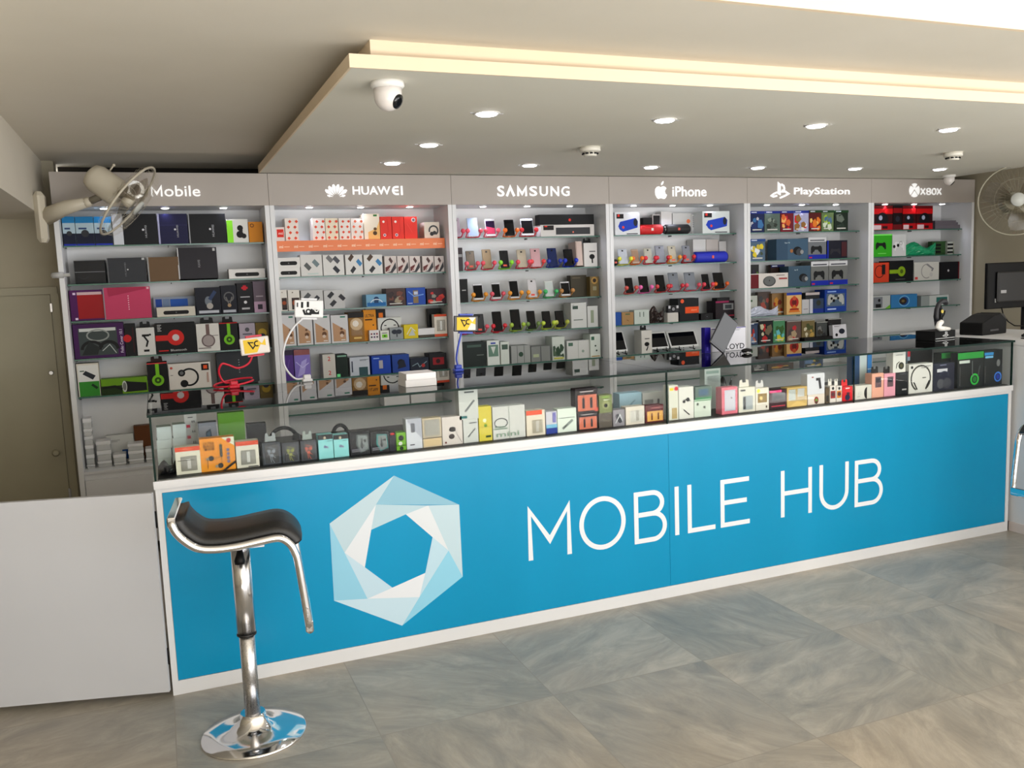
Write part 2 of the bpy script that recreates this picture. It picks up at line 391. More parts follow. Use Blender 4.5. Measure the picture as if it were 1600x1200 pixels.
def phone(it):
    name, cat, label, group, x, y, z, w_, d, h, lean, yaw, col, art, opt = it
    e = empty(name, (x, y+.02, z+.012), label, cat, group); e.rotation_euler = (-R(17), 0, R(opt.get('yaw', -6)))
    mb = MB(); mb.bbox(-w_/2, w_/2, 0, .008, 0, h, M(col, .28, .2), .0035); mb.build('body', e)
    if opt['face'] == 'back':
        p = MB(); p.bbox(-.006, .006, -.0022, 0.0, h*.82, h*.9, M((25, 25, 28), .2), .001); p.build('camera_lens', e)
        if opt.get('sticker'):
            p = MB(); p.box(-.012, .012, -.001, 0, h*.08, h*.18, M((232, 90, 70), .4)); p.build('sticker', e)
    else:
        f = opt.get('rim', .11)
        p = MB(); p.slab([(-w_/2+.004, h*f), (w_/2-.004, h*f), (w_/2-.004, h*(1-f)), (-w_/2+.004, h*(1-f))], 0, .0012, M(opt.get('scr', (12, 12, 15)), .08))
        if opt.get('scr2'): 
            p.slab([(-w_/2+.006, h*f*1.1), (w_/2-.006, h*f*1.1), (w_/2-.006, h*.45), (-w_/2+.006, h*.55)], -.0012, .0006, M(opt['scr2'], .1))
        p.build('screen', e)
    c = opt['st']; g = MB(); m = M(c, .35)
    ww = w_/2+.007
    g.lathe([(.020, 0), (.020, .004), (.012, .007)], m, (0, .06, 0), 14)
    for sx in (-1, 1):
        g.tube([(0, .055, .005), (sx*ww*1.05, .040, .008), (sx*ww*1.08, .012, .026), (sx*ww*1.05, -.002, .042)], .0045, m, 6)
        g.ball((sx*ww*1.05, -.002, .045), .0155, m, 10)
    g.tube([(0, .06, .005), (0, .07, .03), (0, .066, .05)], .005, m, 6)
    o = g.build('phone_holder'); o.location = (x, y+.005, z)
    tag(o, opt['sl'], 'phone holder', 'phone holders on the glass shelves')
def tablet(it):
    name, cat, label, group, x, y, z, w_, d, h, lean, yaw, col, art, opt = it
    e = empty(name, (x, y+.03, z+.022), label, cat, group); e.rotation_euler = (-R(28), 0, R(opt.get('yaw', 0)))
    mb = MB(); mb.bbox(-w_/2, w_/2, 0, .009, 0, h, M(col, .3), .003); mb.build('body', e)
    p = MB(); p.slab([(-w_/2+.01, .014), (w_/2-.01, .014), (w_/2-.01, h-.012), (-w_/2+.01, h-.012)], 0, .001, M((10, 12, 18), .06)); p.build('screen', e)
    g = MB()
    for sx in (-1, 1):
        g.tube([(sx*w_*.25, .012, .003), (sx*w_*.25, .014, .030), (sx*w_*.25, .016, .010), (sx*w_*.25, .06, .012), (sx*w_*.25, .125, .09), (sx*w_*.25, .14, .003)], .003, BLACK, 6)
        g.ball((sx*w_*.25, 0, .006), .006, BLACK, 8)
    g.tube([(-w_*.25, .115, .02), (w_*.25, .115, .02)], .003, BLACK, 6)
    o = g.build('tablet_stand'); o.location = (x, y, z)
    tag(o, opt['sl'], 'tablet stand', 'tablet stands on the lowest visible shelf')
def film_bag(it):
    # crumpled soft plastic bag
    name, cat, label, group, x, y, z, w_, d, h, lean, yaw, col, art, opt = it
    rg = random.Random(int(x*1000)); vs = []; nx, nz = 14, 8
    for s_ in (0, 1):
        for j in range(nz+1):
            for i in range(nx+1):
                u, v = i/nx, j/nz; bul = math.sin(math.pi*u)**.5*math.sin(math.pi*min(1, v*.9+.08))
                prof = h*(.55+.45*math.sin(math.pi*u*1.3+.2)**2) if opt.get('heap') else h
                vs.append((-w_/2+u*w_, (-1 if s_ == 0 else 1)*bul*d/2*(.8+.4*rg.random())+.006*(rg.random()-.5), v*prof*(.94+.1*rg.random()) if j else 0))
    K = (nx+1)*(nz+1); fs = []
    for s_ in (0, 1):
        for j in range(nz):
            for i in range(nx):
                a = s_*K+j*(nx+1)+i; fs.append((a, a+1, a+nx+2, a+nx+1))
    for i in range(nx): fs.append((i, i+1, K+i+1, K+i)); a = nz*(nx+1)+i; fs.append((a, a+1, K+a+1, K+a))
    for j in range(nz): a = j*(nx+1); fs.append((a, a+nx+1, K+a+nx+1, K+a)); a += nx; fs.append((a, a+nx+1, K+a+nx+1, K+a))
    mb = MB(); mb.add(vs, fs, M(col, .2) if col else NAMED['plastic_film'], False)
    tag(mb.build(name, None, (x, y+d/2+.004, z+.0005)), label, cat, group)
def clear_case(it):
    name, cat, label, group, x, y, z, w_, d, h, lean, yaw, col, art, opt = it
    mb = MB(); m = M((236, 238, 238), .25, 0, 0, .6)
    mb.bbox(-w_/2, w_/2, -d/2, d/2, 0, h*.62, m, .004); mb.bbox(-w_/2-.002, w_/2+.002, -d/2-.002, d/2+.002, h*.62, h, M((250, 251, 253), .2, 0, 0, .8), .003)
    tag(mb.build(name, None, (x, y+d/2+.01, z)), label, cat, group)
def lying_headset(it):
    name, cat, label, group, x, y, z, w_, d, h, lean, yaw, col, art, opt = it
    e = empty(name, (x, y+.03, z), label, cat, group); r = w_/2
    m = M(col, .6, 0, 0, 1, .2)
    b = MB(); b.tube([(r*math.cos(R(a))*.9, 0, h*.35+(h*.6)*math.sin(R(a))) for a in range(0, 181, 15)], .008, m, 8); b.build('headband', e)
    for s_ in (-1, 1):
        b = MB(); b.lathe([(h*.22, 0), (h*.34, .006), (h*.34, .022), (h*.26, .03)], m, (s_*r*.8-s_*.015, 0, h*.345), 18, (s_, -.3, 0)); b.build('ear_cup', e)
KIND = {'headset': lying_headset, 'phone': phone, 'speaker': speaker, 'tablet': tablet, 'bag': film_bag, 'clear': clear_case}

# ------------------------------------------------------------ the room
L_, ZT = 4.172, 1.02
def room():
    b = MB(); b.box(-4, 8, -7, 3.2, -.05, 0, 'slate_tile'); structure(b, 'floor')
    b = MB(); b.box(-4, 8, -1.12, 3.2, 2.175, 2.3, 'ceiling_paint'); b.box(-4, 8, -1.14, -1.12, 2.175, 3.0, 'fascia_paint'); b.box(-4, 8, -7, -1.14, 2.98, 3.05, 'ceiling_paint'); structure(b, 'ceiling')
    b = MB(); b.box(-4, -.41, 2.25, 2.4, 0, 2.3, 'wall_paint'); b.box(-.41, 6.3, 2.5, 2.6, 0, 2.3, 'gap_shade'); structure(b, 'wall_back')
    b = MB(); b.box(6.13, 6.3, .6, 2.6, 0, 2.3, 'wall_paint'); b.box(7.2, 7.35, -1.2, .75, 0, 2.3, 'wall_paint'); b.box(6.3, 7.3, .6, .75, 0, 2.3, 'wall_paint'); structure(b, 'wall_right')
    b = MB(); b.box(-4.15, -4, -7, 2.4, 0, 3, 'wall_paint'); structure(b, 'wall_left')
    b = MB(); b.box(-4, .1, -7, -6.85, 0, 3, 'wall_paint'); b.box(.1, 8, -7, -6.85, 2.5, 3, 'wall_paint')
    for x in (1.4, 2.7, 4.0, 5.3, 6.6): b.box(x, x+.06, -6.6, -6.54, 0, 2.5, 'wall_paint')
    structure(b, 'wall_front')
    # beam along the left side
    b = MB(); b.box(-1.5, -.468, -6.8, 2.25, 1.862, 2.18, 'ceiling_paint'); structure(b, 'trim_1')
    # lowered ceiling canopy over the counter
    c = MB(); c.box(.65, 5.76, -.573, 1.92, 2.078, 2.112, 'soffit_paint'); c.box(.65, 5.76, -.5805, -.573, 2.078, 2.118, 'fascia_paint'); c.box(.6425, .65, -.5805, 1.92, 2.078, 2.118, 'fascia_paint')
    o = structure(c, 'trim_2')
    c = MB(); c.box(.72, 5.76, -.53, 1.92, 2.112, 2.178, 'fascia_paint'); structure(c, 'trim_3')
    # door in the back wall
    d = empty('door_1', (-.87, 2.25, 0), None, None); d['kind'] = 'structure'
    b = MB(); f = .04
    b.box(-.41, .40+f-.02, -.02, 0, 1.45, 1.45+f, 'door_paint'); b.box(.385, .425, -.02, 0, 0, 1.45, 'door_paint'); b.build('door_frame', d)
    b = MB(); b.box(-.41, .38, -.012, 0, .01, 1.447, 'door_paint'); b.build('door_panel', d)
    b = MB(); b.lathe([(.012, 0), (.013, .004), (.010, .008)], STEEL, (.35, -.02, 1.014), 16, (0, -1, 0)); b.build('lock', d)
    b = MB(); b.lathe([(.010, 0), (.008, .012), (.018, .02), (.02, .03), (.012, .038)], M((165, 160, 138), .4), (.335, -.012, .564), 16, (0, -1, 0)); b.build('door_knob', d)
    for z in (.3, 1.35):
        b = MB(); b.bbox(.376, .39, -.026, -.018, z, z+.05, STEEL, .002); b.build('hinge', d)
room()

# ------------------------------------------------------------ shelving
BX = [-.405, .687, 1.7655, 2.847, 3.938, 5.061, 6.115]
BW = ['leftmost', 'second', 'third', 'fourth', 'fifth', 'rightmost']
ROWS = [1.7, 1.497, 1.3, 1.095, 0.89, 0.69]
def logo(i, mb, y):
    m = LEDSIGN; t = .006
    if i == 0:
        stroke(mb, arc(.0, 1.984, .036, .038, -30, 250, 26), .016, y, t, m); stroke(mb, arc(.0, 1.984, .036, .038, 258, 312, 6), .016, y, t, m)
        stroke(mb, [(.004, 1.942), (.022, 1.952), (.046, 1.944)], .012, y, t, m)
        stroke(mb, [(.080, 1.948), (.080, 2.000), (.104, 1.962), (.128, 2.000), (.128, 1.948)], .010, y, t, m); put_text(mb, 'obile', .142, .325, 1.948, 2.006, y, m, t, .006)
    if i == 1:
        cx, cz = 1.066, 1.946
        for k in range(8):
            a = R(180-(12+k*156/7)); q = 1 if 0 < k < 7 else .72; L0 = .024; L1 = .072*q if k not in (0, 7) else .05
            d = Vector((math.cos(a), math.sin(a))); n = Vector((-d.y, d.x)); r = .0086*q if k not in (0, 7) else .0058
            o_ = Vector((cx, cz-.004))
            pts = [o_+d*.018, o_+d*(L0+.012)+n*r*.62, o_+d*(L1-.012)+n*r*1.25, o_+d*(L1+.002)+n*r*.55, o_+d*(L1+.004)-n*r*.55, o_+d*(L1-.012)-n*r*1.25, o_+d*(L0+.012)-n*r*.62]
            mb.slab([(p.x, p.y) for p in pts], y, t, m)
        put_text(mb, 'HUAW', 1.162, 1.388, 1.957, 2.006, y, m, t, .018)
        stroke(mb, arc(1.422, 1.9815, .02, .021, 90, 270, 12), .011, y, t, m); stroke(mb, [(1.422, 2.0025), (1.438, 2.0025)], .011, y, t, m); stroke(mb, [(1.422, 1.9605), (1.438, 1.9605)], .011, y, t, m); stroke(mb, [(1.404, 1.9815), (1.436, 1.9815)], .010, y, t, m)
        stroke(mb, [(1.456, 1.955), (1.456, 2.008)], .012, y, t, m)
    if i == 2:
        put_text(mb, 'S', 2.063, 2.112, 1.946, 2.012, y, m, t, .02)
        stroke(mb, [(2.126, 1.948), (2.151, 2.003), (2.176, 1.948)], .015, y, t, m)
        [put_text(mb, ch, 2.196+a, 2.196+b_, 1.948, 2.010, y, m, t, .018) for ch, a, b_ in (('S', .084, .138), ('U', .154, .212), ('N', .230, .290), ('G', .305, .364))]
        stroke(mb, [(2.203, 1.948), (2.203, 2.002), (2.230, 1.962), (2.257, 2.002), (2.257, 1.948)], .014, y, t, m)
    if i == 3:
        cx, cz = 3.237, 1.975
        pts = [(0, .030), (.010, .036), (.024, .038), (.037, .030), (.044, .024), (.034, .014), (.031, .002), (.036, -.012), (.047, -.019), (.040, -.034), (.030, -.045), (.020, -.046), (.006, -.042), (-.006, -.042), (-.020, -.046), (-.032, -.038), (-.042, -.020), (-.046, 0), (-.043, .020), (-.030, .034), (-.015, .037)]
        mb.slab([(cx+a, cz+b) for a, b in pts], y, t, m)
        mb.slab([(cx+.002, cz+.044), (cx+.003, cz+.058), (cx+.014, cz+.070), (cx+.022, cz+.072), (cx+.021, cz+.058), (cx+.012, cz+.047)], y, t, m)
        put_text(mb, 'iPhone', 3.326, 3.598, 1.945, 2.012, y, m, t, .012)
    if i == 4:
        mb.slab([(4.197, 1.962), (4.223, 1.952), (4.223, 2.030), (4.197, 2.048)], y, t, m)
        stroke(mb, [(4.228, 2.030), (4.250, 2.018), (4.256, 1.998), (4.250, 1.984), (4.234, 1.988)], .014, y, t, m)
        stroke(mb, [(4.192, 1.974), (4.160, 1.962), (4.143, 1.950), (4.160, 1.943), (4.192, 1.950)], .013, y, t, m)
        stroke(mb, [(4.228, 1.978), (4.262, 1.980), (4.292, 1.964), (4.262, 1.950), (4.215, 1.934)], .013, y, t, m)
        put_text(mb, 'PlayStation', 4.34, 4.849, 1.944, 2.008, y, m, t, .012)
    if i == 5:
        cx, cz = 5.480, 1.990
        for a0, a1 in ((60, 120), (140, 222), (232, 308), (-42, 40)):
            mb.slab([(cx, cz+(.012 if a0 != 232 else -.004))]+arc(cx, cz, .052, .052, a0, a1, 12), y, t, m)
        for k, ch in enumerate('XBOX'): 
            a = 5.545+k*.0555
            if ch == 'X': stroke(mb, [(a, 1.958), (a+.042, 2.004)], .009, y, t, m); stroke(mb, [(a, 2.004), (a+.042, 1.958)], .009, y-.001, t, m)
            elif ch == 'O': stroke(mb, arc(a+.024, 1.981, .02, .022, 0, 360, 20)[:-1], .009, y, t, m, True)
            else: stroke(mb, arc(a+.024, 1.993, .018, .011, 0, 360, 16)[:-1], .008, y, t, m, True); stroke(mb, arc(a+.024, 1.970, .02, .012, 0, 360, 16)[:-1], .008, y-.001, t, m, True)
EM = ['round letter emblem partly behind the fan', 'fan shaped emblem of eight petals', 'seven capital letters and no emblem', 'bitten fruit emblem', 'an upright letter over a lying one', 'crossed sphere emblem']
def bays():
    for i in range(6):
        x0, x1 = BX[i], BX[i+1]; cx = (x0+x1)/2; W_ = x1-x0
        e = empty('display_shelf_unit', (cx, 1.9, 0), 'tall white shelved wall unit, sign with ' + EM[i], 'shelving', 'wall shelving units')
        h = W_/2; p = .026
        for s_ in (-1, 1):
            b = MB(); a = -h+.001 if s_ < 0 else h-p; b.box(a, a+p-.001, 0, .31, 0, 1.898, 'shelf_laminate'); b.build('side_panel', e)
        b = MB(); b.box(-h+p, h-p, .296, .309, .05, 1.898, 'shelf_laminate'); b.build('back_panel', e)
        b = MB(); b.box(-h+.001, h-.001, 0, .02, 1.898, 2.074, 'header_laminate'); b.box(-h+.001, h-.001, .02, .31, 1.898, 1.916, 'shelf_laminate'); hd = b.build('header_panel', e)
        b = MB(); logo(i, b, 0)
        o = b.build('sign_lettering', hd); o.location = (-cx, -.0002, 0)
        # base cabinet under the open shelves
        b = MB(); b.box(-h+p, h-p, .02, .29, .06, .478, 'shelf_laminate'); cb = b.build('base_cabinet', e)
        for s_ in (-1, 1):
            b = MB(); b.box(-h+p+.004 if s_ < 0 else .002, -.002 if s_ < 0 else h-p-.004, .002, .018, .07, .445, 'shelf_laminate'); b.build('cabinet_door', cb)
        b = MB(); b.box(-h+p, h-p, .01, .29, .478, .490, 'shelf_laminate'); b.build('counter_board', e)
        rows = ROWS[:6] if i > 0 else ROWS[:5]
        if i == 5: rows = ROWS[:6]
        for z in rows:
            b = MB(); b.box(-h+p+.002, h-p-.004, .087, .290, z-.008, z-.0005, 'shelf_glass'); b.box(-h+p+.002, h-p-.004, .085, .087, z-.008, z-.0005, GREEN_EDGE)
            g = b.build('glass_shelf', e)
            for s_ in (-1, 0, 1):
                b = MB(); b.cyl((s_*(h-p-.012), .11, z-.016), .005, .0075, M((96, 98, 98), .5), None, 10)
                if s_ == 0: b = MB(); b.box(-.003, .003, .12, .16, z-.016, z-.0085, M((96, 98, 98), .5))
                b.build('shelf_support', g)
        for fr in (.22, .5, .78):
            q = MB(); q.lathe([(.026, 0), (.026, .003), (.020, .004)], WHITE, (-h+W_*fr, .10, 1.894), 18); q.lathe([(.018, -.003), (.019, 0)], LEDW, (-h+W_*fr, .10, 1.8938), 16)
            q.build('downlight', e)
            lamp('shelf_spot', 'SPOT', (-h+W_*fr, .10, 1.888), 2.3, (.80, .82, 1.0), (R(4), 0, 0), e, spot_size=R(115), spot_blend=.7, shadow_soft_size=.012)
    # printed orange strip hooked on the upper shelf of the second unit
    b = MB(); x0, x1, z0, z1 = .716, 1.734, 1.642, 1.702
    b.box(x0, x1, 1.976, 1.979, z0, z1, M((226, 112, 42), .4)); b.box(x0, x1, 1.979, 2.0, z1, z1+.0015, M((226, 112, 42), .4))
    for k in range(12):
        a = x0+.02+k*.084
        put_text(b, 'mi', a, a+.022, z0+.02, z0+.036, 1.976, M((250, 205, 170), .4), .0006, .03); b.box(a+.028, a+.058, 1.9754, 1.976, z0+.025, z0+.029, M((250, 190, 150), .4))
    tag(b.build('shelf_edge_strip'), 'orange printed advertising strip along the front of an upper glass shelf', 'sign')
bays()

# ------------------------------------------------------------ counter and glass display case
def counter():
    e = empty('counter', (0, 0, 0), 'long white counter with glossy blue front printed with hexagon logo and white lettering', 'counter')
    b = MB(); m = 'white_laminate'
    b.box(0, L_, .004, .67, .0, .757, m); b.box(0, L_, -.003, .004, 0, .052, m); b.box(0, .02, -.003, .004, .052, .757, m); b.box(L_-.022, L_, -.003, .004, .052, .757, m); b.box(.02, L_-.022, -.003, .004, .742, .757, m)
    b.build('cabinet_body', e)
    for x0, x1 in ((.0215, 2.077), (2.0785, L_-.0235)):
        b = MB(); b.box(x0, x1, -.0015, .004, .0535, .7405, 'blue_print'); b.build('front_panel', e)
    W_ = M((222, 226, 232), .4, 0, 0, 1, .3); y = -.0016; t = .0008; s = .021; z0, z1 = .282, .498
    def letter(n, *st):
        q = MB(); k = 0
        for p in st: stroke(q, p, s, y-k*.0002, t, W_); k += 1
        q.build('letter_'+n, e)
    letter('m', [(1.408, .276), (1.408, .486), (1.497, .352), (1.586, .486), (1.586, .276)])
    q = MB(); stroke(q, arc(1.746, .388, .101, .106, 0, 360, 48)[:-1], s, y, t, W_, True); q.build('letter_o', e)
    def bee(x0, x1):
        a = x0+.011; r = x1-.011; zm = .396
        letter('b', [(a, .279), (a, .4895), (r-.065, .4895)]+arc(r-.062, .443, .050, .0465, 90, -90, 14)+[(a+.0115, zm)], [(r-.06, zm)]+arc(r-.057, .338, .057, .058, 90, -90, 16)+[(a-.0105, .280)])
    bee(1.899, 2.064); letter('i', [(2.116, .280), (2.116, .500)]); letter('l', [(2.182, .500), (2.182, .290), (2.318, .290)])
    letter('e', [(2.503, .490), (2.357, .490), (2.357, .290), (2.506, .290)], [(2.357, .393), (2.490, .393)])
    letter('h', [(2.693, .280), (2.693, .502)], [(2.853, .280), (2.853, .502)], [(2.693, .393), (2.853, .393)])
    letter('u', [(2.919, .503), (2.919, .365)]+arc(2.997, .365, .078, .078, 180, 360, 18)+[(3.075, .503)])
    bee(3.123, 3.302)
    V = [(0.85, 0.703), (1.107, 0.554), (1.108, 0.257), (0.849, 0.101), (0.591, 0.249), (0.593, 0.55), (0.773, 0.599), (0.98, 0.568), (1.054, 0.374), (0.925, 0.204), (0.719, 0.234), (0.642, 0.429), (0.888, 0.545), (0.991, 0.438), (0.954, 0.298), (0.819, 0.261), (0.716, 0.36), (0.749, 0.503)]
    F = [((0, 1, 6), (146, 198, 222)), ((1, 2, 8, 7), (200, 226, 237)), ((2, 3, 9, 8), (150, 217, 244)), ((3, 4, 10, 9), (205, 233, 249)), ((4, 5, 11, 10), (150, 212, 240)), ((5, 0, 6, 11), (196, 221, 233)),
         ((6, 7, 12, 17), (190, 219, 232)), ((7, 8, 13, 12), (231, 237, 244)), ((8, 9, 14, 13), (196, 229, 246)), ((9, 10, 15, 14), (239, 243, 251)), ((10, 11, 16, 15), (201, 229, 246)), ((11, 6, 17, 16), (233, 239, 246))]
    for f, c in F:
        q = MB(); q.slab([V[k] for k in f], y, t, M(tuple(int(u*.92) for u in c), .4, 0, 0, 1, .3)); q.build('hexagon_facet', e)
    # glass case on top
    k = empty('glass_display_case', (0, 0, .757), 'long glass display case with dark green edges standing on the blue counter', 'display case')
    b = MB(); b.box(-.004, L_+.002, -.010, .668, 0, .028, m); b.build('base_rail', k)
    b = MB(); b.box(.012, L_-.012, .01, .66, .028, .031, M((24, 24, 26), .5)); b.build('base_mat', k)
    H = ZT-.757
    for x0, x1 in ((0, 2.0735), (2.0755, 3.113), (3.115, L_)):
        b = MB(); b.box(x0, x1, -.004, .003, .028, H-.008, 'clear_glass'); b.build('front_pane', k)
    for x in (2.0745, 3.114):
        b = MB(); b.box(x-.0025 if x < 3 else x-.0008, x+.0025 if x < 3 else x+.0008, -.0048, .0035, .028, H-.008, EDGE); b.build('pane_joint', k)
    for x in (0, L_-.007):
        b = MB(); b.box(x, x+.007, .004, .66, .028, H-.008, 'clear_glass'); b.box(x, x+.007, -.0045, .003, .028, H-.008, EDGE); b.build('side_pane', k)
    for x0, x1 in ((-.006, 2.0735), (2.0765, L_+.004)):
        b = MB(); b.box(x0, x1, -.010, .672, H-.008, H, 'top_glass'); b.box(x0, x1, -.012, -.010, H-.009, H, EDGE); b.box(x0, x1, .672, .674, H-.008, H, EDGE); b.box(x0 if x0 < 1 else x1, (x0 if x0 < 1 else x1)+.002, -.01, .672, H-.008, H, EDGE); b.build('top_pane', k)
    for x0, x1 in ((.012, 1.4), (1.42, 2.8), (2.82, L_-.012)):
        b = MB(); b.box(x0, x1, .655, .660, .031, H-.01, 'clear_glass'); b.build('sliding_back_pane', k)
    # swing gate
    g = empty('counter_gate', (-.012, -.018, .0), 'plain white swing gate panel left of the blue counter, ajar above the floor', 'gate', None, R(180-14.8))
    b = MB(); b.box(0, 1.25, -.019, 0, .024, .748, 'gate_laminate'); b.build('gate_panel', g)
    for z in (.12, .62):
        b = MB(); b.cyl((-.003, -.016, z), .003, .06, BLACK, None, 10); b.build('hinge', g)
    # cashier counter at the right end
    c = empty('cashier_counter', (4.19, 0, 0), 'white side counter running forward from the right end of the blue counter', 'counter')
    b = MB(); b.box(0, .62, -1.5, .75, .05, .995, 'white_laminate'); b.build('cabinet_body', c)
    b = MB(); b.box(-.004, .64, -1.51, .76, .995, 1.02, 'white_laminate'); b.build('worktop', c)
    b = MB(); b.box(-.006, .0, -1.5, .0, 0, .05, M((205, 195, 192), .5)); b.build('skirting', c)
counter()

# ------------------------------------------------------------ bar stools
def stool(loc, rz, label):
    e = empty('bar_stool', loc, label, 'bar stool', None, rz)
    b = MB(); b.lathe([(.166, 0), (.167, .004), (.163, .008), (.12, .018), (.075, .030), (.052, .045), (.043, .062), (.038, .075)], CHROME, (0, 0, 0), 48); b.build('base', e)
    b = MB(); b.cyl((0, 0, .07), .0245, .27, STEEL, None, 24); b.cyl((0, 0, .337), .031, .006, M((30, 30, 32), .4), None, 24); b.build('lower_column', e)
    b = MB(); b.cyl((0, 0, .343), .030, .29, M((222, 222, 226), .2, 1), None, 24); b.build('upper_column', e)
    b = MB(); b.box(-.075, .075, -.075, .075, .640, .650, STEEL); b.lathe([(.03, .62), (.045, .64)], STEEL); b.build('seat_plate', e)
    b = MB(); b.tube([(.0, -.03, .635), (.0, -.05, .615), (-.002, -.058, .598), (-.002, -.060, .588)], [.006, .012, .017, .015], BLACK, 10); b.build('height_lever', e)
    P = [(-0.183, 0.759), (-0.173, 0.731), (-0.149, 0.7), (-0.113, 0.673), (-0.065, 0.664), (-0.001, 0.665), (0.065, 0.673), (0.119, 0.677), (0.148, 0.659), (0.164, 0.628), (0.174, 0.579), (0.194, 0.373)]
    n = len(P); S_ = []
    for i in range(n-1):
        for k in range(5):
            t = k/5; p0 = P[max(i-1, 0)]; p1 = P[i]; p2 = P[i+1]; p3 = P[min(i+2, n-1)]
            S_.append(tuple(.5*(2*p1[j]+(p2[j]-p0[j])*t+(2*p0[j]-5*p1[j]+4*p2[j]-p3[j])*t*t+(3*p1[j]-p0[j]-3*p2[j]+p3[j])*t**3) for j in (0, 1)))
    S_.append(P[-1])
    Y = .13
    loop = [(x, -Y, z) for x, z in S_]+[(x, Y, z) for x, z in reversed(S_)]
    b = MB(); b.tube(loop, .0125, CHROME, 10, True, None); b.build('seat_frame', e)
    # cushion follows the frame up to the drop
    K = [p for p in S_ if not (p[0] > .10 and p[1] < .640)]
    K = K[1:]
    th = .034; vs = []; fs = []; nk = len(K)
    for i, (x, z) in enumerate(K):
        a = K[max(i-1, 0)]; c = K[min(i+1, nk-1)]; t = Vector((c[0]-a[0], c[1]-a[1])).normalized(); nn = Vector((-t.y, t.x))
        for (yy, hh) in ((-Y+.012, .0), (-Y+.010, th*.6), (-Y+.02, th*.92), (-.05, th*1.05), (.05, th*1.05), (Y-.02, th*.92), (Y-.010, th*.6), (Y-.012, .0)):
            vs.append((x+nn.x*(hh+.002), yy, z+nn.y*(hh+.002)))
    for i in range(nk-1):
        for j in range(8): fs.append((i*8+j, i*8+(j+1) % 8, (i+1)*8+(j+1) % 8, (i+1)*8+j))
    fs += [tuple(range(7, -1, -1)), tuple(range((nk-1)*8, nk*8))]
    b = MB(); b.add(vs, fs, 'black_leather', True); b.build('cushion', e)
    x, z = P[-1]
    b = MB(); b.bbox(x-.013, x+.011, -Y-.006, Y+.006, z-.006, z+.03, CHROME, .003); b.build('footrest_bar', e)
    for yy in (-Y-.013,):
        b = MB()
        for dz in (.05, .075): b.cyl((x-.004, yy, z+dz), .003, .004, STEEL, (0, -1, 0), 8)
        b.build('rivet', e)
    for zz, w_ in (P[0],)[:1]:
        pass
    b = MB(); b.bbox(P[0][0]-.012, P[0][0]+.012, -Y-.004, Y+.004, P[0][1]-.014, P[0][1]+.016, CHROME, .004); b.build('top_bar', e)
stool((.24, -.408, 0), R(-6), 'chrome bar stool with black leather saddle seat in front of the blue panel')
stool((3.824, -0.580, 0), R(180), 'chrome and black bar stool cut off by the right edge of the photo')

# ------------------------------------------------------------ ceiling fittings
for k, (x, y, g) in enumerate([(1.3, 0.02, 'front row, leftmost'), (2.1, 0.02, 'front row, second from the left'), (2.9, 0.02, 'front row, third from the left'), (3.69, 0.0, 'front row, rightmost'), (1.3, 0.8, 'the single one between the two rows at the left'), (1.285, 1.43, 'back row, first from the left'), (2.09, 1.44, 'back row, second from the left'), (2.895, 1.45, 'back row, third from the left'), (3.65, 1.41, 'back row, fourth from the left'), (4.42, 1.39, 'back row, fifth from the left'), (5.14, 1.36, 'back row, rightmost')]):
    e = empty('recessed_downlight', (x, y, 2.078), 'round white recessed ceiling light, ' + g, 'ceiling light', 'recessed lights in the lowered ceiling')
    b = MB(); b.lathe([(.052, 0), (.053, -.002), (.042, -.004), (.040, -.001)], WHITE, (0, 0, 0), 28); b.build('trim_ring', e)
    b = MB(); b.lathe([(.034, -.009), (.0385, -.007), (.0385, -.001)], M((248, 246, 255), .5, 0, 14), (0, 0, 0), 24); b.build('lamp_disc', e)
    for s_ in (-1, 1):
        b = MB(); b.box(s_*.052, s_*.068, -.003, .003, -.002, 0, STEEL); b.build('spring_clip', e)
    lamp('downlight_beam', 'SPOT', (0, 0, -.012), 5, (.93, .93, 1.0), (0, 0, 0), e, spot_size=R(130), spot_blend=.8, shadow_soft_size=.035)
def dome(loc, s, ax, label):
    e = empty('dome_camera', loc, label, 'security camera')
    b = MB(); b.lathe([(.056*s, 0), (.057*s, -.014*s), (.050*s, -.022*s)], WHITE, (0, 0, 0), 28); b.build('mounting_ring', e)
    b = MB(); pr = [(.048*s, -.02*s), (.047*s, -.045*s)]+[(.047*s*math.cos(R(a)), (-.048-.047*math.sin(R(a)))*s) for a in range(10, 90, 10)]+[(.001, -.0955*s)]
    b.lathe(pr, M((226, 220, 216), .25), (0, 0, 0), 28); b.build('housing', e)
    a = Vector(ax).normalized(); c = Vector((0, 0, -.047*s))+a*.036*s
    b = MB(); b.lathe([(.025*s, 0), (.025*s, .009*s), (.014*s, .013*s)], M((16, 18, 22), .12), tuple(c), 22, tuple(a)); b.build('lens_window', e)
dome((.798, -.413, 2.078), .95, (.62, -.62, -.48), 'larger white dome security camera near the front left corner of the lowered ceiling')
dome((5.585, 1.675, 2.078), .8, (.5, -.5, -.7), 'small white dome security camera above the rightmost shelf sign')
for loc, l in (((2.132, .769, 2.078), 'white smoke detector in the middle of the lowered ceiling'), ((4.478, .667, 2.078), 'white smoke detector at the right end of the lowered ceiling')):
    e = empty('smoke_detector', loc, l, 'smoke detector', 'smoke detectors')
    b = MB(); b.lathe([(.052, 0), (.053, -.02), (.048, -.024), (.036, -.026)], M((226, 222, 210), .5), (0, 0, 0), 26); b.build('body', e)
    b = MB(); b.lathe([(.034, -.026), (.034, -.042), (.03, -.047)], M((222, 218, 206), .5), (0, 0, 0), 26)
    for k in range(10):
        a = k*.628; b.box(.0345*math.cos(a)-.006, .0345*math.cos(a)+.006, .0345*math.sin(a)-.006, .0345*math.sin(a)+.006, -.037, -.030, BLACK)
    b.build('sensor_cap', e)

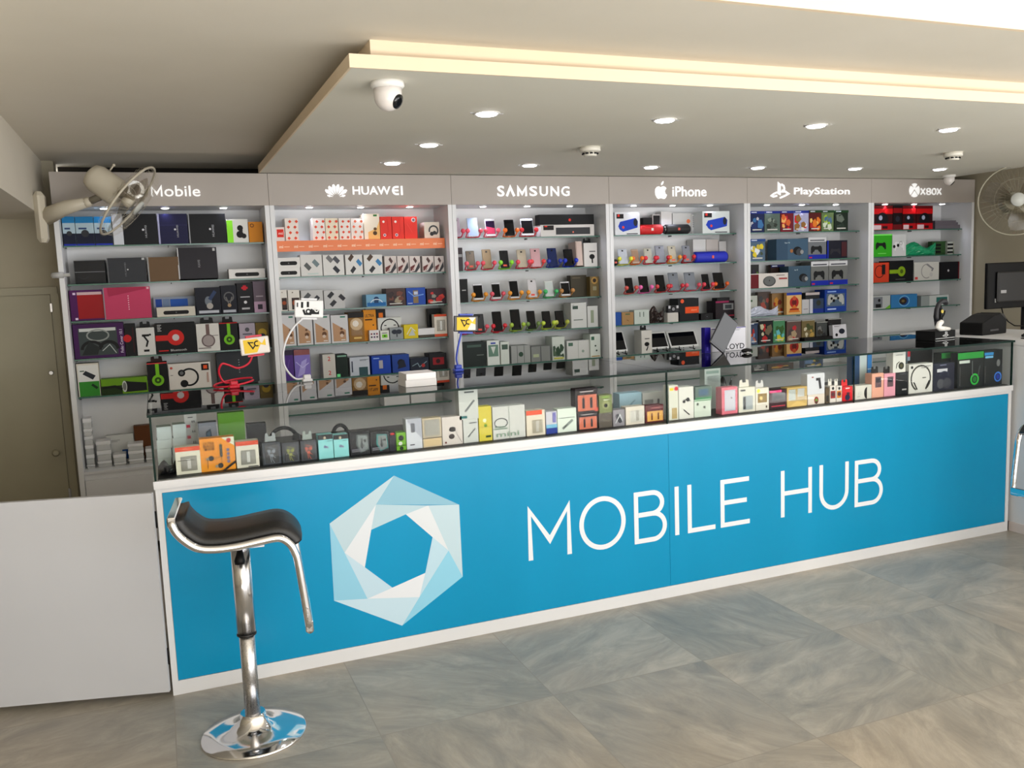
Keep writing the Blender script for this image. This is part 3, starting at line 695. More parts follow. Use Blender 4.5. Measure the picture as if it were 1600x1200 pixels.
def fan(base, wall_n, head, axis, label, rad, tint, arm_from):
    e = empty('wall_fan', base, label, 'fan', 'wall fans')
    pl = M(tint, .45); B = Vector(base); H = Vector(head)-B; ax = Vector(axis).normalized(); side = ax.cross(Vector((0, 0, 1))).normalized(); up = side.cross(ax)
    b = MB(); b.bbox(0, .05, -.05, .05, -.13, .12, pl, .02) if wall_n > 0 else b.bbox(-.05, 0, -.05, .05, -.13, .12, pl, .02); b.build('mounting_plate', e)
    mot = H-ax*.10
    b = MB(); A0 = Vector((wall_n*.045, 0, .0)); A1 = Vector(arm_from)-B
    b.tube([A0, A0.lerp(A1, .5)+Vector((0, 0, .01)), A1], [.045, .036, .024], pl, 10); b.ball(tuple(A1), .026, pl, 12); b.build('arm', e)
    b = MB(); b.tube([A1, A1.lerp(mot, .5)+Vector((0, 0, -.01)), mot], .018, M((120, 114, 100), .5), 8); b.build('neck', e)
    b = MB(); b.lathe([(.03, -.20), (.055, -.19), (.068, -.16), (.070, -.05), (.058, -.02)], pl, tuple(H-ax*.02), 22, tuple(ax)); b.build('motor_housing', e)
    b = MB(); b.cyl(tuple(H-ax*.15+up*.07), .004, .03, pl, tuple(up), 8); b.ball(tuple(H-ax*.15+up*.102), .008, pl, 8); b.build('oscillation_knob', e)
    wire = M(tuple(int(v*.92) for v in tint), .5, 0)
    b = MB()
    for sg, dep in ((1, .055), (-1, .04)):
        for k in range(32):
            a = 2*math.pi*k/32; d = side*math.cos(a)+up*math.sin(a)
            b.tube([H+ax*sg*dep+d*rad*.2, H+ax*sg*dep*.95+d*rad*.6, H+ax*sg*dep*.7+d*rad*.9, H+d*rad], 0.0007, wire, 4)
        for q, dd in ((.2, 1), (.62, .93)):
            b.tube([H+ax*sg*dep*dd+(side*math.cos(t)+up*math.sin(t))*rad*q for t in [2*math.pi*j/36 for j in range(36)]], .0010, wire, 4, True)
    b.tube([H+(side*math.cos(t)+up*math.sin(t))*rad for t in [2*math.pi*j/48 for j in range(48)]], .006, pl, 6, True)
    b.build('cage', e)
    b = MB(); b.lathe([(rad*.2, 0), (rad*.19, .008), (.002, .012)], M((190, 192, 186), .4), tuple(H+ax*.055), 22, tuple(ax)); b.build('badge_cap', e)
    for k in range(3):
        vs = []; a0 = 2*math.pi*k/3+.4
        for i in range(7):
            r_ = rad*(.14+.74*i/6); wd = 1.0*math.sin(math.pi*(.2+.62*i/6))
            for j in range(5):
                a = a0+(j/4-.5)*wd; tw = (j/4-.5)*.055*(1-.3*i/6)
                vs.append(H+(side*math.cos(a)+up*math.sin(a))*r_+ax*tw)
        fs = [(i*5+j, i*5+j+1, i*5+j+6, i*5+j+5) for i in range(6) for j in range(4)]
        b = MB(); b.add([v for v in vs]+[v+ax*.002 for v in vs], fs+[tuple(35+q for q in f) for f in fs], 'fan_blade', True); b.build('blade', e)
    b = MB(); b.lathe([(.03, -.02), (.032, .015), (.015, .03)], pl, tuple(H), 18, tuple(ax)); b.build('hub', e)
    for ch in e.children: ch.location = (0, 0, 0)
    return e
fan((-.468, 1.75, 1.835), 1, (-0.034, 1.55, 1.892), (0.7497, -0.1648, -0.629), 'white caged wall fan seen edge on in front of the leftmost shelf sign', .205, (196, 188, 170), (-0.219, 1.62, 1.893))
fan((6.13, 1.3, 1.80), -1, (5.684, 1.2, 1.848), (-0.5937, -0.8006, 0.0253), 'grey white caged wall fan facing the room at the right edge', .24, (150, 145, 126), (5.86, 1.42, 1.79))

# ------------------------------------------------------------ things on the counters
def holder(base, pts, col, card, art, label, clabel, r=.0045):
    e = empty('gooseneck_phone_holder', base, label, 'phone holder', 'gooseneck phone holders on the glass counter'); B = Vector(base)
    m = M(col, .35)
    b = MB(); b.bbox(-.022, .022, -.02, .02, 0.0005, .012, m, .004); b.bbox(-.016, .016, -.014, .014, .012, .03, m, .004); b.build('clamp_base', e)
    P = [Vector(p)-B for p in pts]; Q = []
    for i in range(len(P)-1):
        p0, p1, p2, p3 = P[max(i-1, 0)], P[i], P[i+1], P[min(i+2, len(P)-1)]
        for k in range(6):
            t = k/6; Q.append(.5*(2*p1+(p2-p0)*t+(2*p0-5*p1+4*p2-p3)*t*t+(3*p1-p0-3*p2+p3)*t**3))
    Q.append(P[-1])
    b = MB(); b.tube(Q, r, m, 8); b.build('flexible_neck', e)
    cx, cy, cz, w_, h, roll = card
    d = MB(); d.bbox(-w_*.28, w_*.28, .012, .022, -h/2-.008, h/2+.008, m, .003)
    for s_ in (-1, 1): d.bbox(-w_*.28, w_*.28, 0, .02, s_*(h/2+.006)-.003, s_*(h/2+.006)+.003, m, .001)
    o = d.build('clamp_jaws', e); o.location = Vector((cx, cy, cz))-B; o.rotation_euler = (0, R(roll), 0)
    p = MB(); p.bbox(-w_/2, w_/2, .0022, .010, -h/2, h/2, M(art[0], .3), .006)
    A = Art(p, w_, h, .0022, -w_/2, -h/2); draw(A, art[1])
    o = p.build('dummy_phone'); o.location = (cx, cy, cz); o.rotation_euler = (0, R(roll), 0)
    tag(o, clabel, 'phone', 'display phones in gooseneck holders')
    return e
red = holder((0.335, 0.644, 1.0205), [(0.335, 0.644, 1.045), (0.296, 0.654, 1.047), (0.277, 0.644, 1.091), (0.29, 0.634, 1.126), (0.316, 0.644, 1.121), (0.356, 0.644, 1.104), (0.4, 0.644, 1.12), (0.421, 0.644, 1.16), (0.431, 0.664, 1.195)], (214, 34, 60), (0.431, 0.632, 1.195, 0.121, 0.072, -4), ((222, 214, 206), [('r', 0.12, 0.1, 0.88, 0.9, (236, 200, 72)), ('p', [(0.55, 0.1), (0.88, 0.1), (0.88, 0.45), (0.7, 0.55)], (232, 226, 220)), ('p', [(0.6, 0.9), (0.75, 0.6), (0.88, 0.9)], (232, 226, 220)), ('l', [(0.28, 0.78), (0.42, 0.35), (0.5, 0.5)], 0.07, (40, 36, 30)), ('l', [(0.3, 0.72), (0.46, 0.7)], 0.07, (40, 36, 30)), ('o', 0.58, 0.62, 0.14, 0.07, (40, 36, 30), 60, 300)]), 'red gooseneck holder curling up from the glass top with a yellow faced phone', 'white phone with yellow picture gripped by the red gooseneck holder', 0.0045)
g = MB(); g.tube([(0.417, 0.719, 1.05), (0.406, 0.733, 1.05), (0.39, 0.744, 1.049), (0.371, 0.752, 1.048), (0.349, 0.756, 1.046), (0.327, 0.755, 1.043), (0.306, 0.751, 1.04), (0.287, 0.743, 1.037), (0.271, 0.732, 1.034), (0.26, 0.719, 1.031), (0.255, 0.703, 1.029), (0.255, 0.688, 1.027), (0.261, 0.673, 1.026), (0.272, 0.659, 1.026), (0.288, 0.648, 1.027), (0.307, 0.64, 1.028), (0.329, 0.636, 1.03), (0.351, 0.637, 1.033), (0.372, 0.641, 1.036), (0.391, 0.649, 1.039), (0.407, 0.66, 1.042), (0.418, 0.674, 1.045)], .0045, M((214, 34, 60), .35), 8); o = g.build("coiled_tube", red); o.location = -red.location
holder((0.647, 0.673, 1.0205), [(0.647, 0.673, 1.045), (0.66, 0.673, 1.048), (0.642, 0.673, 1.038), (0.598, 0.673, 1.036), (0.562, 0.673, 1.078), (0.549, 0.673, 1.13), (0.565, 0.673, 1.199), (0.602, 0.673, 1.261), (0.649, 0.673, 1.304), (0.674, 0.6930000000000001, 1.34)], (226, 226, 230), (0.674, 0.661, 1.34, 0.125, 0.075, 4), ((226, 226, 226), [('r', 0.22, 0.55, 0.3, 0.9, (22, 22, 25)), ('r', 0.42, 0.6, 0.5, 0.92, (22, 22, 25)), ('l', [(0.3, 0.45), (0.36, 0.2), (0.55, 0.2), (0.6, 0.5)], 0.12, (22, 22, 25)), ('o', 0.48, 0.35, 0.12, 0.08, (22, 22, 25)), ('r', 0.55, 0.2, 0.85, 0.45, (22, 22, 25)), ('o', 0.76, 0.45, 0.1, 0.06, (236, 236, 236)), ('r', 0.08, 0.6, 0.12, 0.85, (60, 60, 60))]), 'white gooseneck holder with a wide loop rising from the glass top', 'white phone with black glyph picture held by the white gooseneck', 0.0045)
holder((1.33, 0.606, 1.0205), [(1.33, 0.606, 1.045), (1.324, 0.606, 1.081), (1.336, 0.606, 1.139), (1.354, 0.606, 1.198), (1.376, 0.626, 1.239)], (46, 70, 180), (1.376, 0.594, 1.239, 0.12, 0.073, 3), ((38, 34, 34), [('r', 0.12, 0.1, 0.88, 0.9, (236, 200, 72)), ('p', [(0.55, 0.1), (0.88, 0.1), (0.88, 0.45), (0.7, 0.55)], (232, 226, 220)), ('p', [(0.6, 0.9), (0.75, 0.6), (0.88, 0.9)], (232, 226, 220)), ('l', [(0.28, 0.78), (0.42, 0.35), (0.5, 0.5)], 0.07, (40, 36, 30)), ('l', [(0.3, 0.72), (0.46, 0.7)], 0.07, (40, 36, 30)), ('o', 0.58, 0.62, 0.14, 0.07, (40, 36, 30), 60, 300)]), 'blue gooseneck holder in front of the white upright beside the third unit', 'black phone with yellow picture held by the blue gooseneck', 0.0045)


def roll():
    e = empty('clear_tape_roll', (-.405, 1.884, 1.545), 'short clear plastic roll sticking out from the left edge of the shelves', 'tape')
    b = MB(); b.lathe([(.0155, 0), (.0155, .055), (.012, .055)], M((200, 200, 198), .2, 0, 0, .7), (-.03, 0, 0), 18, (1, 0, 0)); b.build('roll', e)
    b = MB(); b.lathe([(.009, 0), (.009, .09)], M((170, 168, 160), .4), (-.035, 0, 0), 14, (1, 0, 0)); b.build('core', e)
roll()
def till():
    # black stand with headset at the right end of the glass top
    e = empty('headset_stand', (4.055, .36, 1.0205), 'low black box with pale emblems and an upright pole, right end of the glass top', 'display stand', None, R(6))
    b = MB(); b.box(-.115, .055, -.06, .06, 0, .046, M((14, 14, 16), .6, 0, 0, 1, .2)); b.box(-.110, .050, -.0606, -.06, .004, .0075, M((200, 202, 204), .3)); b.box(.055, .0556, -.055, .055, .004, .0075, M((200, 202, 204), .3)); bs = b.build('base_box', e)
    b = MB(); g = M((190, 192, 194), .4)
    b.slab([(-.032, .020), (-.025, .018), (-.025, .040), (-.032, .042)], -.0603, .0006, g); stroke(b, [(-.023, .039), (-.015, .036), (-.015, .029), (-.022, .029)], .005, -.0603, .0006, g); stroke(b, [(-.034, .024), (-.050, .019), (-.034, .015)], .005, -.0603, .0006, g); stroke(b, [(-.022, .026), (-.006, .021), (-.022, .014), (-.03, .016)], .005, -.0603, .0006, g); b.build('emblem', bs)
    b = MB(); b.tube([(.035, .02, .045), (.038, .02, .12), (.034, .02, .165), (.022, .02, .185)], [.013, .012, .011, .010], BLACK, 10); b.build('pole', e)
    h = empty('headset', (4.055, .36, 1.0675), 'black over ear headset with yellow disc, hung on the pole', 'headset', None, R(6))
    b = MB(); b.tube([(-.034, -.01, .035), (-.040, -.01, .075), (-.036, -.01, .115), (-.020, -.01, .145), (.005, -.01, .158), (.030, -.01, .155), (.046, -.008, .140)], [.012, .015, .013, .012, .014, .016, .012], M((18, 18, 26), .5), 8); b.build('headband', h)
    b = MB(); b.lathe([(.018, 0), (.024, .006), (.024, .02), (.016, .026)], M((22, 22, 30), .5), (-.034, -.034, .035), 20, (.2, 1, 0)); b.build('ear_cup', h)
    b = MB(); b.tube([(-.026, -.02, .06), (-.005, -.02, .066), (.012, -.02, .085), (.018, -.02, .105)], .004, BLACK, 6); b.build('microphone_boom', h)
    b = MB(); b.lathe([(.010, 0), (.010, .004)], M((190, 170, 60), .4), (-.012, -.024, .102), 12, (0, -1, 0)); b.build('yellow_disc', h)
    g = MB(); g.tube([(-.020, 0, .012), (-.060, -.0, .016), (-.074, -.0, .022), (-.062, -.0, .042), (-.044, -.0, .052)], [.012, .014, .016, .015, .012], WHITE, 10); g.tube([(-.06, .0, .012), (-.02, .0, .012), (.012, 0, .009)], [.012, .012, .008], WHITE, 10)
    tag(g.build('game_controller', None, (4.02, .27, 1.0680)), 'white curved game controller lying on the low black box', 'controller')
    # black printer
    e = empty('receipt_printer', (4.45, .40, 1.0205), 'black wedge shaped receipt printer on the white side counter', 'printer', None, R(8))
    b = MB(); pr = [(-.13, 0), (.10, 0), (.10, .08), (.04, .118), (-.02, .108), (-.13, .07)]
    b.slab(pr, .07, .14, M((9, 9, 11), .6, 0, 0, 1, .2)); b.build('body', e, None, .006)
    b = MB(); b.slab([(.1, .01), (.115, .01), (.115, .085), (.09, .11), (.05, .12)], .06, .12, M((26, 26, 28), .3)); b.build('cover', e, None, .004)
    b = MB(); b.box(-.06, .02, -.0715, -.07, .02, .03, M((60, 60, 64), .3)); b.build('paper_slot', e)
    # keyboard, cable heap, monitor
    e = empty('keyboard', (4.58, .12, 1.0205), 'black keyboard lying on the white side counter', 'keyboard', None, R(20))
    b = MB(); b.bbox(-.2, .2, -.06, .06, 0, .014, BLACK, .004); b.build('body', e)
    b = MB()
    for i in range(18):
        for j in range(5): b.box(-.19+i*.021, -.172+i*.021, -.05+j*.021, -.032+j*.021, .014, .019, M((34, 34, 37), .5))
    b.build('keys', e)
    b = MB(); rg = random.Random(4); pts = [(4.30+.07*math.sin(k*1.3)+.01*rg.random(), -.05+.08*math.cos(k*1.9), 1.0245+.004*(k % 3)) for k in range(12)]
    b.tube(pts, .003, BLACK, 6); b.tube([(p[0]+.05, p[1]+.03, p[2]+.008) for p in pts], .003, M((70, 72, 76), .4), 6)
    tag(b.build('cable_heap'), 'tangle of black and grey cables beside the keyboard', 'cables')
    e = empty('monitor', (5.36, .93, .72), 'black monitor seen from behind at the right edge', 'monitor')
    b = MB(); b.bbox(-.25, .25, 0, .03, .398, .700, BLACK, .006); b.bbox(-.18, .18, -.02, 0, .44, .64, M((24, 24, 26), .5), .008); b.build('screen_housing', e)
    b = MB(); b.box(-.155, -.105, -.0212, -.02, .50, .52, M((150, 150, 152), .4)); b.box(-.182, -.158, -.0012, 0, .44, .465, M((225, 225, 225), .4)); b.build('sticker', e)
    b = MB(); b.tube([(.12, .02, .02), (.12, .02, .45)], .02, BLACK, 8); b.lathe([(.12, .0), (.12, .012)], BLACK, (.12, .02, 0), 24); b.build('stand', e)
    b = MB(); b.tube([(-.12, .0, .405), (-.115, -.01, .36), (-.08, -.02, .31), (-.02, -.02, .28), (.1, 0, .27)], .004, BLACK, 8); b.build('cable', e)
    d = MB(); d.box(5.05, 6.1, .72, 1.1, 0, .72, 'white_laminate'); tag(d.build('side_desk'), 'low white side desk below the black monitor', 'desk')
till()

# ------------------------------------------------------------ stock: (name, category, label, group, x, y, z, width, depth, height, lean, yaw, colour, artwork, options)
ITEMS = [
 ('gadget_box', 'box', 'blue topped box with dark picture behind the fan, leftmost of three', 'blue topped boxes behind the fan', -0.3435, 2.0, 1.7004, 0.0595, 0.11, 0.1531, 0, 0, (176, 196, 206), [('r', 0, 0.78, 1, 1, (42, 132, 186)), ('r', 0, 0.5, 1, 0.78, (176, 196, 206)), ('r', 0, 0, 1, 0.42, (26, 34, 58)), ('d', 0.5, 0.42, 0.22, (60, 62, 66)), ('r', 0.15, 0.56, 0.6, 0.62, (60, 80, 120)), ('r', 0, 0.0, 1, 0.06, (40, 60, 170))], {}),
 ('gadget_box', 'box', 'blue topped box with dark picture behind the fan, middle of three', 'blue topped boxes behind the fan', -0.2674, 2.0, 1.7004, 0.0867, 0.11, 0.1523, 0, 0, (176, 196, 206), [('r', 0, 0.78, 1, 1, (42, 132, 186)), ('r', 0, 0.5, 1, 0.78, (176, 196, 206)), ('r', 0, 0, 1, 0.42, (26, 34, 58)), ('d', 0.5, 0.42, 0.22, (60, 62, 66)), ('r', 0.15, 0.56, 0.6, 0.62, (60, 80, 120)), ('r', 0, 0.0, 1, 0.06, (40, 60, 170))], {}),
 ('gadget_box', 'box', 'blue topped box with dark picture behind the fan, rightmost of three', 'blue topped boxes behind the fan', -0.1786, 2.0, 1.7004, 0.0848, 0.11, 0.1515, 0, 0, (176, 196, 206), [('r', 0, 0.78, 1, 1, (42, 132, 186)), ('r', 0, 0.5, 1, 0.78, (176, 196, 206)), ('r', 0, 0, 1, 0.42, (26, 34, 58)), ('d', 0.5, 0.42, 0.22, (60, 62, 66)), ('r', 0.15, 0.56, 0.6, 0.62, (60, 80, 120)), ('r', 0, 0.0, 1, 0.06, (40, 60, 170))], {}),
 ('tablet_box', 'box', 'slim pale box between the blue topped boxes and the black laptop boxes', None, -0.1061, 2.0, 1.7004, 0.0509, 0.11, 0.1661, 0, 0, (205, 208, 215), [], {}),
 ('laptop_box', 'box', 'black square box behind the fan cage, beside the slim pale box', None, 0.0081, 2.0, 1.7004, 0.1681, 0.11, 0.1652, 0, 0, (24, 26, 32), [('t', 0.62, 0.22, 0.68, 0.62, (170, 172, 176), 'HUAWEI', True), ('d', 0.57, 0.48, 0.035, (215, 215, 220))], {}),
 ('laptop_box', 'box', 'navy blue square box between two black ones under the ring emblem sign', None, 0.1724, 2.0, 1.7004, 0.1542, 0.11, 0.1639, 0, 0, (30, 30, 72), [('r', 0, 0, 0.06, 1, (170, 170, 200)), ('r', 0.06, 0.26, 1, 0.262, (60, 60, 110)), ('r', 0.06, 0.62, 1, 0.63, (60, 60, 110)), ('t', 0.62, 0.22, 0.68, 0.62, (170, 172, 176), 'HUAWEI', True), ('d', 0.57, 0.48, 0.035, (215, 215, 220))], {}),
 ('laptop_box', 'box', 'black square box left of the lime and white box', None, 0.3532, 2.0, 1.7004, 0.1977, 0.11, 0.1625, 0, 0, (26, 28, 34), [('r', 0, 0, 0.03, 1, (160, 162, 166)), ('t', 0.62, 0.22, 0.68, 0.62, (170, 172, 176), 'HUAWEI', True), ('d', 0.57, 0.48, 0.035, (215, 215, 220))], {}),
 ('earphone_box', 'box', 'white box with lime green edge on the top left shelf', None, 0.5147, 2.0, 1.7004, 0.1154, 0.11, 0.1308, 0, 0, (224, 224, 220), [('r', 0, 0, 0.28, 0.95, (150, 235, 60)), ('d', 0.62, 0.62, 0.14, (22, 22, 25)), ('d', 0.6, 0.35, 0.17, (22, 22, 25)), ('d', 0.78, 0.28, 0.12, (22, 22, 25)), ('l', [(0.6, 0.7), (0.68, 0.5), (0.55, 0.3)], 0.12, (22, 22, 25))], {}),
 ('phone_box', 'box', 'orange box at the right end of the top left shelf', None, 0.6138, 2.0, 1.7004, 0.0764, 0.11, 0.1154, 0, 0, (206, 136, 32), [('o', 0.25, 0.82, 0.12, 0.05, (90, 50, 20))], {}),
 ('laptop_box', 'box', 'black box in a loose clear plastic wrapper', None, -0.2614, 2.0, 1.4974, 0.1497, 0.11, 0.1233, 0, 0, (22, 24, 30), [('r', 0, 0.5, 1, 0.515, (170, 172, 176)), ('l', [(0.1, 0.3), (0.3, 0.2), (0.5, 0.34)], 0.012, (70, 72, 80))], {'film': 1}),
 ('laptop_box', 'box', 'charcoal box with faint vertical lettering beside the wrapped black box', None, -0.0785, 2.0, 1.4974, 0.1942, 0.11, 0.1331, 0, 0, (62, 64, 68), [('t', 0.44, 0.25, 0.48, 0.8, (120, 122, 126), 'HUAWEI', True), ('d', 0.52, 0.52, 0.03, (200, 200, 202)), ('r', 0.9, 0.9, 0.97, 0.98, (190, 190, 190)), ('r', 0, 0, 0.02, 1, (120, 122, 124))], {}),
 ('laptop_box', 'box', 'plain brown cardboard square box on the second left shelf', None, 0.1067, 2.0, 1.4974, 0.1602, 0.11, 0.1324, 0, 0, (112, 90, 66), [('r', 0, 0, 0.04, 1, (160, 160, 160))], {}),
 ('laptop_box', 'box', 'tallest charcoal box with small vertical word, leaning right on second left shelf', None, 0.2875, 1.995, 1.4974, 0.2086, 0.11, 0.1736, 4, 0, (56, 54, 60), [('r', 0, 0, 0.03, 1, (200, 200, 202)), ('t', 0.5, 0.36, 0.56, 0.6, (150, 150, 154), 'HUAWEI', True), ('r', 0.9, 0.88, 0.96, 0.97, (200, 200, 200))], {}),
 ('speaker_box', 'box', 'low white bar speaker box at right end of the second left shelf', None, 0.5488, 2.0, 1.4974, 0.1995, 0.09, 0.054, 0, 0, (226, 224, 222), [('barsp',), ('x', 0.1, 0.9, 0.5, 1, (170, 168, 168))], {}),
 ('tablet_box', 'box', 'purple edged box with red front, left end of third shelf', None, -0.2907, 2.0, 1.3004, 0.1651, 0.11, 0.1642, 0, 0, (86, 22, 92), [('r', 0.22, 0.06, 1, 0.84, (158, 26, 34)), ('r', 0.22, 0.84, 0.95, 0.93, (206, 178, 182)), ('r', 0.12, 0.03, 0.2, 0.1, (220, 200, 225)), ('r', 0.1, 0.85, 0.18, 0.92, (220, 200, 225))], {}),
 ('laptop_box', 'box', 'large pink box with vertical lettering', None, -0.0912, 1.995, 1.3004, 0.2367, 0.11, 0.1717, 0, 0, (196, 72, 108), [('d', 0.525, 0.3, 0.018, (236, 190, 205)), ('d', 0.525, 0.37, 0.018, (236, 190, 205)), ('d', 0.525, 0.44, 0.018, (236, 190, 205)), ('d', 0.525, 0.51, 0.018, (236, 190, 205)), ('d', 0.525, 0.5800000000000001, 0.018, (236, 190, 205)), ('d', 0.525, 0.65, 0.018, (236, 190, 205)), ('d', 0.525, 0.72, 0.018, (236, 190, 205)), ('r', 0.93, 0.92, 0.98, 0.98, (230, 190, 200)), ('r', 0, 0, 0.025, 1, (150, 140, 150)), ('p', [(0.1, 1), (0.9, 1), (0.9, 0.93), (0.12, 0.72)], (170, 52, 86))], {}),
 ('clear_pack', 'box', 'clear pack of blue cards standing behind the low speaker box', None, 0.1503, 2.08, 1.3004, 0.2207, 0.06, 0.109, 0, 0, (150, 160, 176), [('r', 0.05, 0.5, 0.2, 0.9, (40, 80, 160)), ('r', 0.22, 0.5, 0.38, 0.9, (120, 140, 170)), ('r', 0.4, 0.5, 0.82, 0.88, (44, 96, 180))], {}),
 ('speaker_box', 'box', 'low white bar speaker box in front of the blue card pack', None, 0.1536, 2.0, 1.3004, 0.2008, 0.065, 0.0525, 0, 0, (216, 212, 200), [('barsp',)], {}),
 ('earphone_box', 'box', 'dark blue box with grey ear bud picture', None, 0.3277, 2.0, 1.3004, 0.1341, 0.11, 0.1537, 0, 0, (30, 34, 48), [('d', 0.5, 0.5, 0.2, (120, 128, 140), 0.7), ('d', 0.55, 0.32, 0.13, (180, 176, 172)), ('l', [(0.55, 0.55), (0.8, 0.85)], 0.14, (60, 76, 110)), ('r', 0.1, 0.06, 0.9, 0.16, (196, 200, 210))], {}),
 ('cable_box', 'box', 'dark box with looped charging cable picture', None, 0.44, 2.0, 1.3004, 0.084, 0.11, 0.1602, 0, 0, (30, 34, 48), [('o', 0.5, 0.6, 0.3, 0.08, (110, 110, 112)), ('l', [(0.3, 0.6), (0.5, 0.3), (0.7, 0.6)], 0.08, (120, 118, 116)), ('d', 0.5, 0.3, 0.12, (176, 150, 120)), ('r', 0.08, 0.05, 0.9, 0.14, (186, 190, 200))], {}),
 ('phone_box', 'box', 'black box with small red cross mark and white dot', None, 0.5287, 2.0, 1.3004, 0.0869, 0.11, 0.1714, 0, 0, (24, 24, 34), [('r', 0.4, 0.76, 0.6, 0.92, (200, 40, 56)), ('r', 0.3, 0.8, 0.7, 0.87, (200, 40, 56)), ('r', 0.2, 0.52, 0.8, 0.55, (200, 200, 205)), ('d', 0.5, 0.36, 0.1, (220, 220, 225)), ('r', 0.25, 0.12, 0.75, 0.18, (190, 190, 195))], {}),
 ('cable_box', 'box', 'mauve grey box at the right end of the third left shelf', None, 0.6087, 2.0, 1.3004, 0.0665, 0.11, 0.1776, 0, 0, (112, 100, 112), [('r', 0, 0, 1, 0.35, (190, 160, 185)), ('r', 0.3, 0.1, 0.7, 0.26, (60, 50, 66)), ('r', 0.2, 0.5, 0.8, 0.54, (170, 160, 170))], {}),
 ('keyboard_box', 'box', 'purple box with silver window and looped grey gadgets', None, -0.2482, 2.0, 1.0954, 0.25, 0.08, 0.1865, 0, 0, (74, 26, 88), [('r', 0.1, 0.08, 0.86, 0.88, (70, 78, 78)), ('r', 0.12, 0.78, 0.84, 0.87, (205, 208, 206)), ('o', 0.48, 0.66, 0.16, 0.04, (150, 155, 152), 0, 360, 1.8), ('o', 0.35, 0.26, 0.22, 0.08, (28, 30, 32), 10, 180, 1.2), ('o', 0.68, 0.24, 0.22, 0.09, (24, 26, 28), 0, 180, 1.1), ('p', [(0.14, 0.1), (0.3, 0.5), (0.5, 0.3), (0.45, 0.1)], (44, 50, 50)), ('l', [(0.55, 0.2), (0.7, 0.38), (0.82, 0.12)], 0.02, (190, 196, 194)), ('t', 0.91, 0.12, 0.97, 0.8, (226, 210, 236), 'Folio Cover 10.1', True)], {}),
 ('headphone_box', 'box', 'narrow black box with red disc beside the purple box', None, -0.0925, 2.0, 1.0954, 0.052, 0.11, 0.1758, 0, 0, (22, 22, 25), [('d', 0.2, 0.55, 0.4, (190, 36, 40)), ('r', 0.75, 0.1, 0.8, 0.9, (90, 20, 30))], {}),
 ('car_mount_box', 'box', 'white box with black articulated car mount picture', None, -0.0149, 2.0, 1.0954, 0.0936, 0.11, 0.1504, 0, 0, (214, 214, 212), [('r', 0.3, 0.68, 0.7, 0.76, (22, 22, 25)), ('l', [(0.4, 0.7), (0.6, 0.5), (0.5, 0.3)], 0.1, (22, 22, 25)), ('r', 0.35, 0.12, 0.65, 0.2, (22, 22, 25)), ('d', 0.75, 0.74, 0.06, (22, 22, 25))], {'tab': (40, 40, 44)}),
 ('headphone_box', 'box', 'large black box with red headphones lying sideways, fourth left shelf', None, 0.1401, 2.0, 1.0954, 0.2101, 0.11, 0.1685, 0, 0, (18, 18, 22), [('hband', (206, 44, 38), 0.5, 0.52, 0.26), ('x', 0.06, 0.94, 0.16, 5, (190, 190, 190)), ('t', 0.35, 0.07, 0.75, 0.14, (190, 190, 190), 'Bluetooth'), ('r', 0.06, 0.08, 0.3, 0.12, (190, 40, 40))], {}),
 ('headphone_box', 'box', 'white box with silver headphones on end picture', None, 0.3113, 2.0, 1.0954, 0.1225, 0.11, 0.1557, 0, 0, (222, 220, 216), [('r', 0.42, 0.5, 0.58, 0.98, (120, 100, 98)), ('d', 0.5, 0.38, 0.3, (120, 106, 108)), ('d', 0.5, 0.38, 0.24, (170, 160, 160)), ('r', 0.05, 0.1, 0.6, 0.13, (110, 100, 100)), ('r', 0.7, 0.55, 0.95, 0.57, (110, 100, 100))], {'tab': (30, 30, 32)}),
 ('headphone_box', 'box', 'black box with lime green headphones, fourth left shelf', None, 0.425, 2.0, 1.0954, 0.0984, 0.11, 0.155, 0, 0, (20, 22, 22), [('vband', (126, 196, 40), 0.5, 0.3), ('r', 0, 0.97, 1, 1, (200, 40, 40))], {'tab': (24, 24, 26)}),
 ('earphone_box', 'box', 'lavender box half hidden behind the yellow phone card', None, 0.5265, 2.0, 1.0954, 0.0874, 0.11, 0.1459, 0, 0, (176, 166, 180), [('d', 0.5, 0.3, 0.2, (60, 60, 66)), ('d', 0.5, 0.75, 0.14, (90, 90, 96)), ('r', 0.2, 0.55, 0.8, 0.6, (100, 96, 110))], {}),
 ('watch_box', 'box', 'dark gold box at right end of the fourth left shelf', None, 0.6096, 2.0, 1.0954, 0.0723, 0.11, 0.1451, 0, 0, (110, 92, 36), [('d', 0.5, 0.6, 0.34, (178, 150, 50)), ('d', 0.5, 0.45, 0.25, (34, 44, 70))], {}),
 ('power_bank_box', 'box', 'white and green box with grey power bank picture', None, -0.3194, 2.0, 0.8904, 0.1078, 0.09, 0.1787, 0, 0, (214, 208, 196), [('r', 0.06, 0, 0.98, 0.45, (64, 142, 56)), ('r', 0.06, 0.45, 0.98, 0.95, (220, 220, 216)), ('p', [(0.25, 0.68), (0.4, 0.78), (0.85, 0.62), (0.7, 0.5)], (50, 54, 60)), ('p', [(0.6, 0.33), (0.68, 0.38), (0.92, 0.26), (0.84, 0.2)], (28, 60, 34)), ('r', 0.14, 0.76, 0.34, 0.79, (60, 90, 60))], {}),
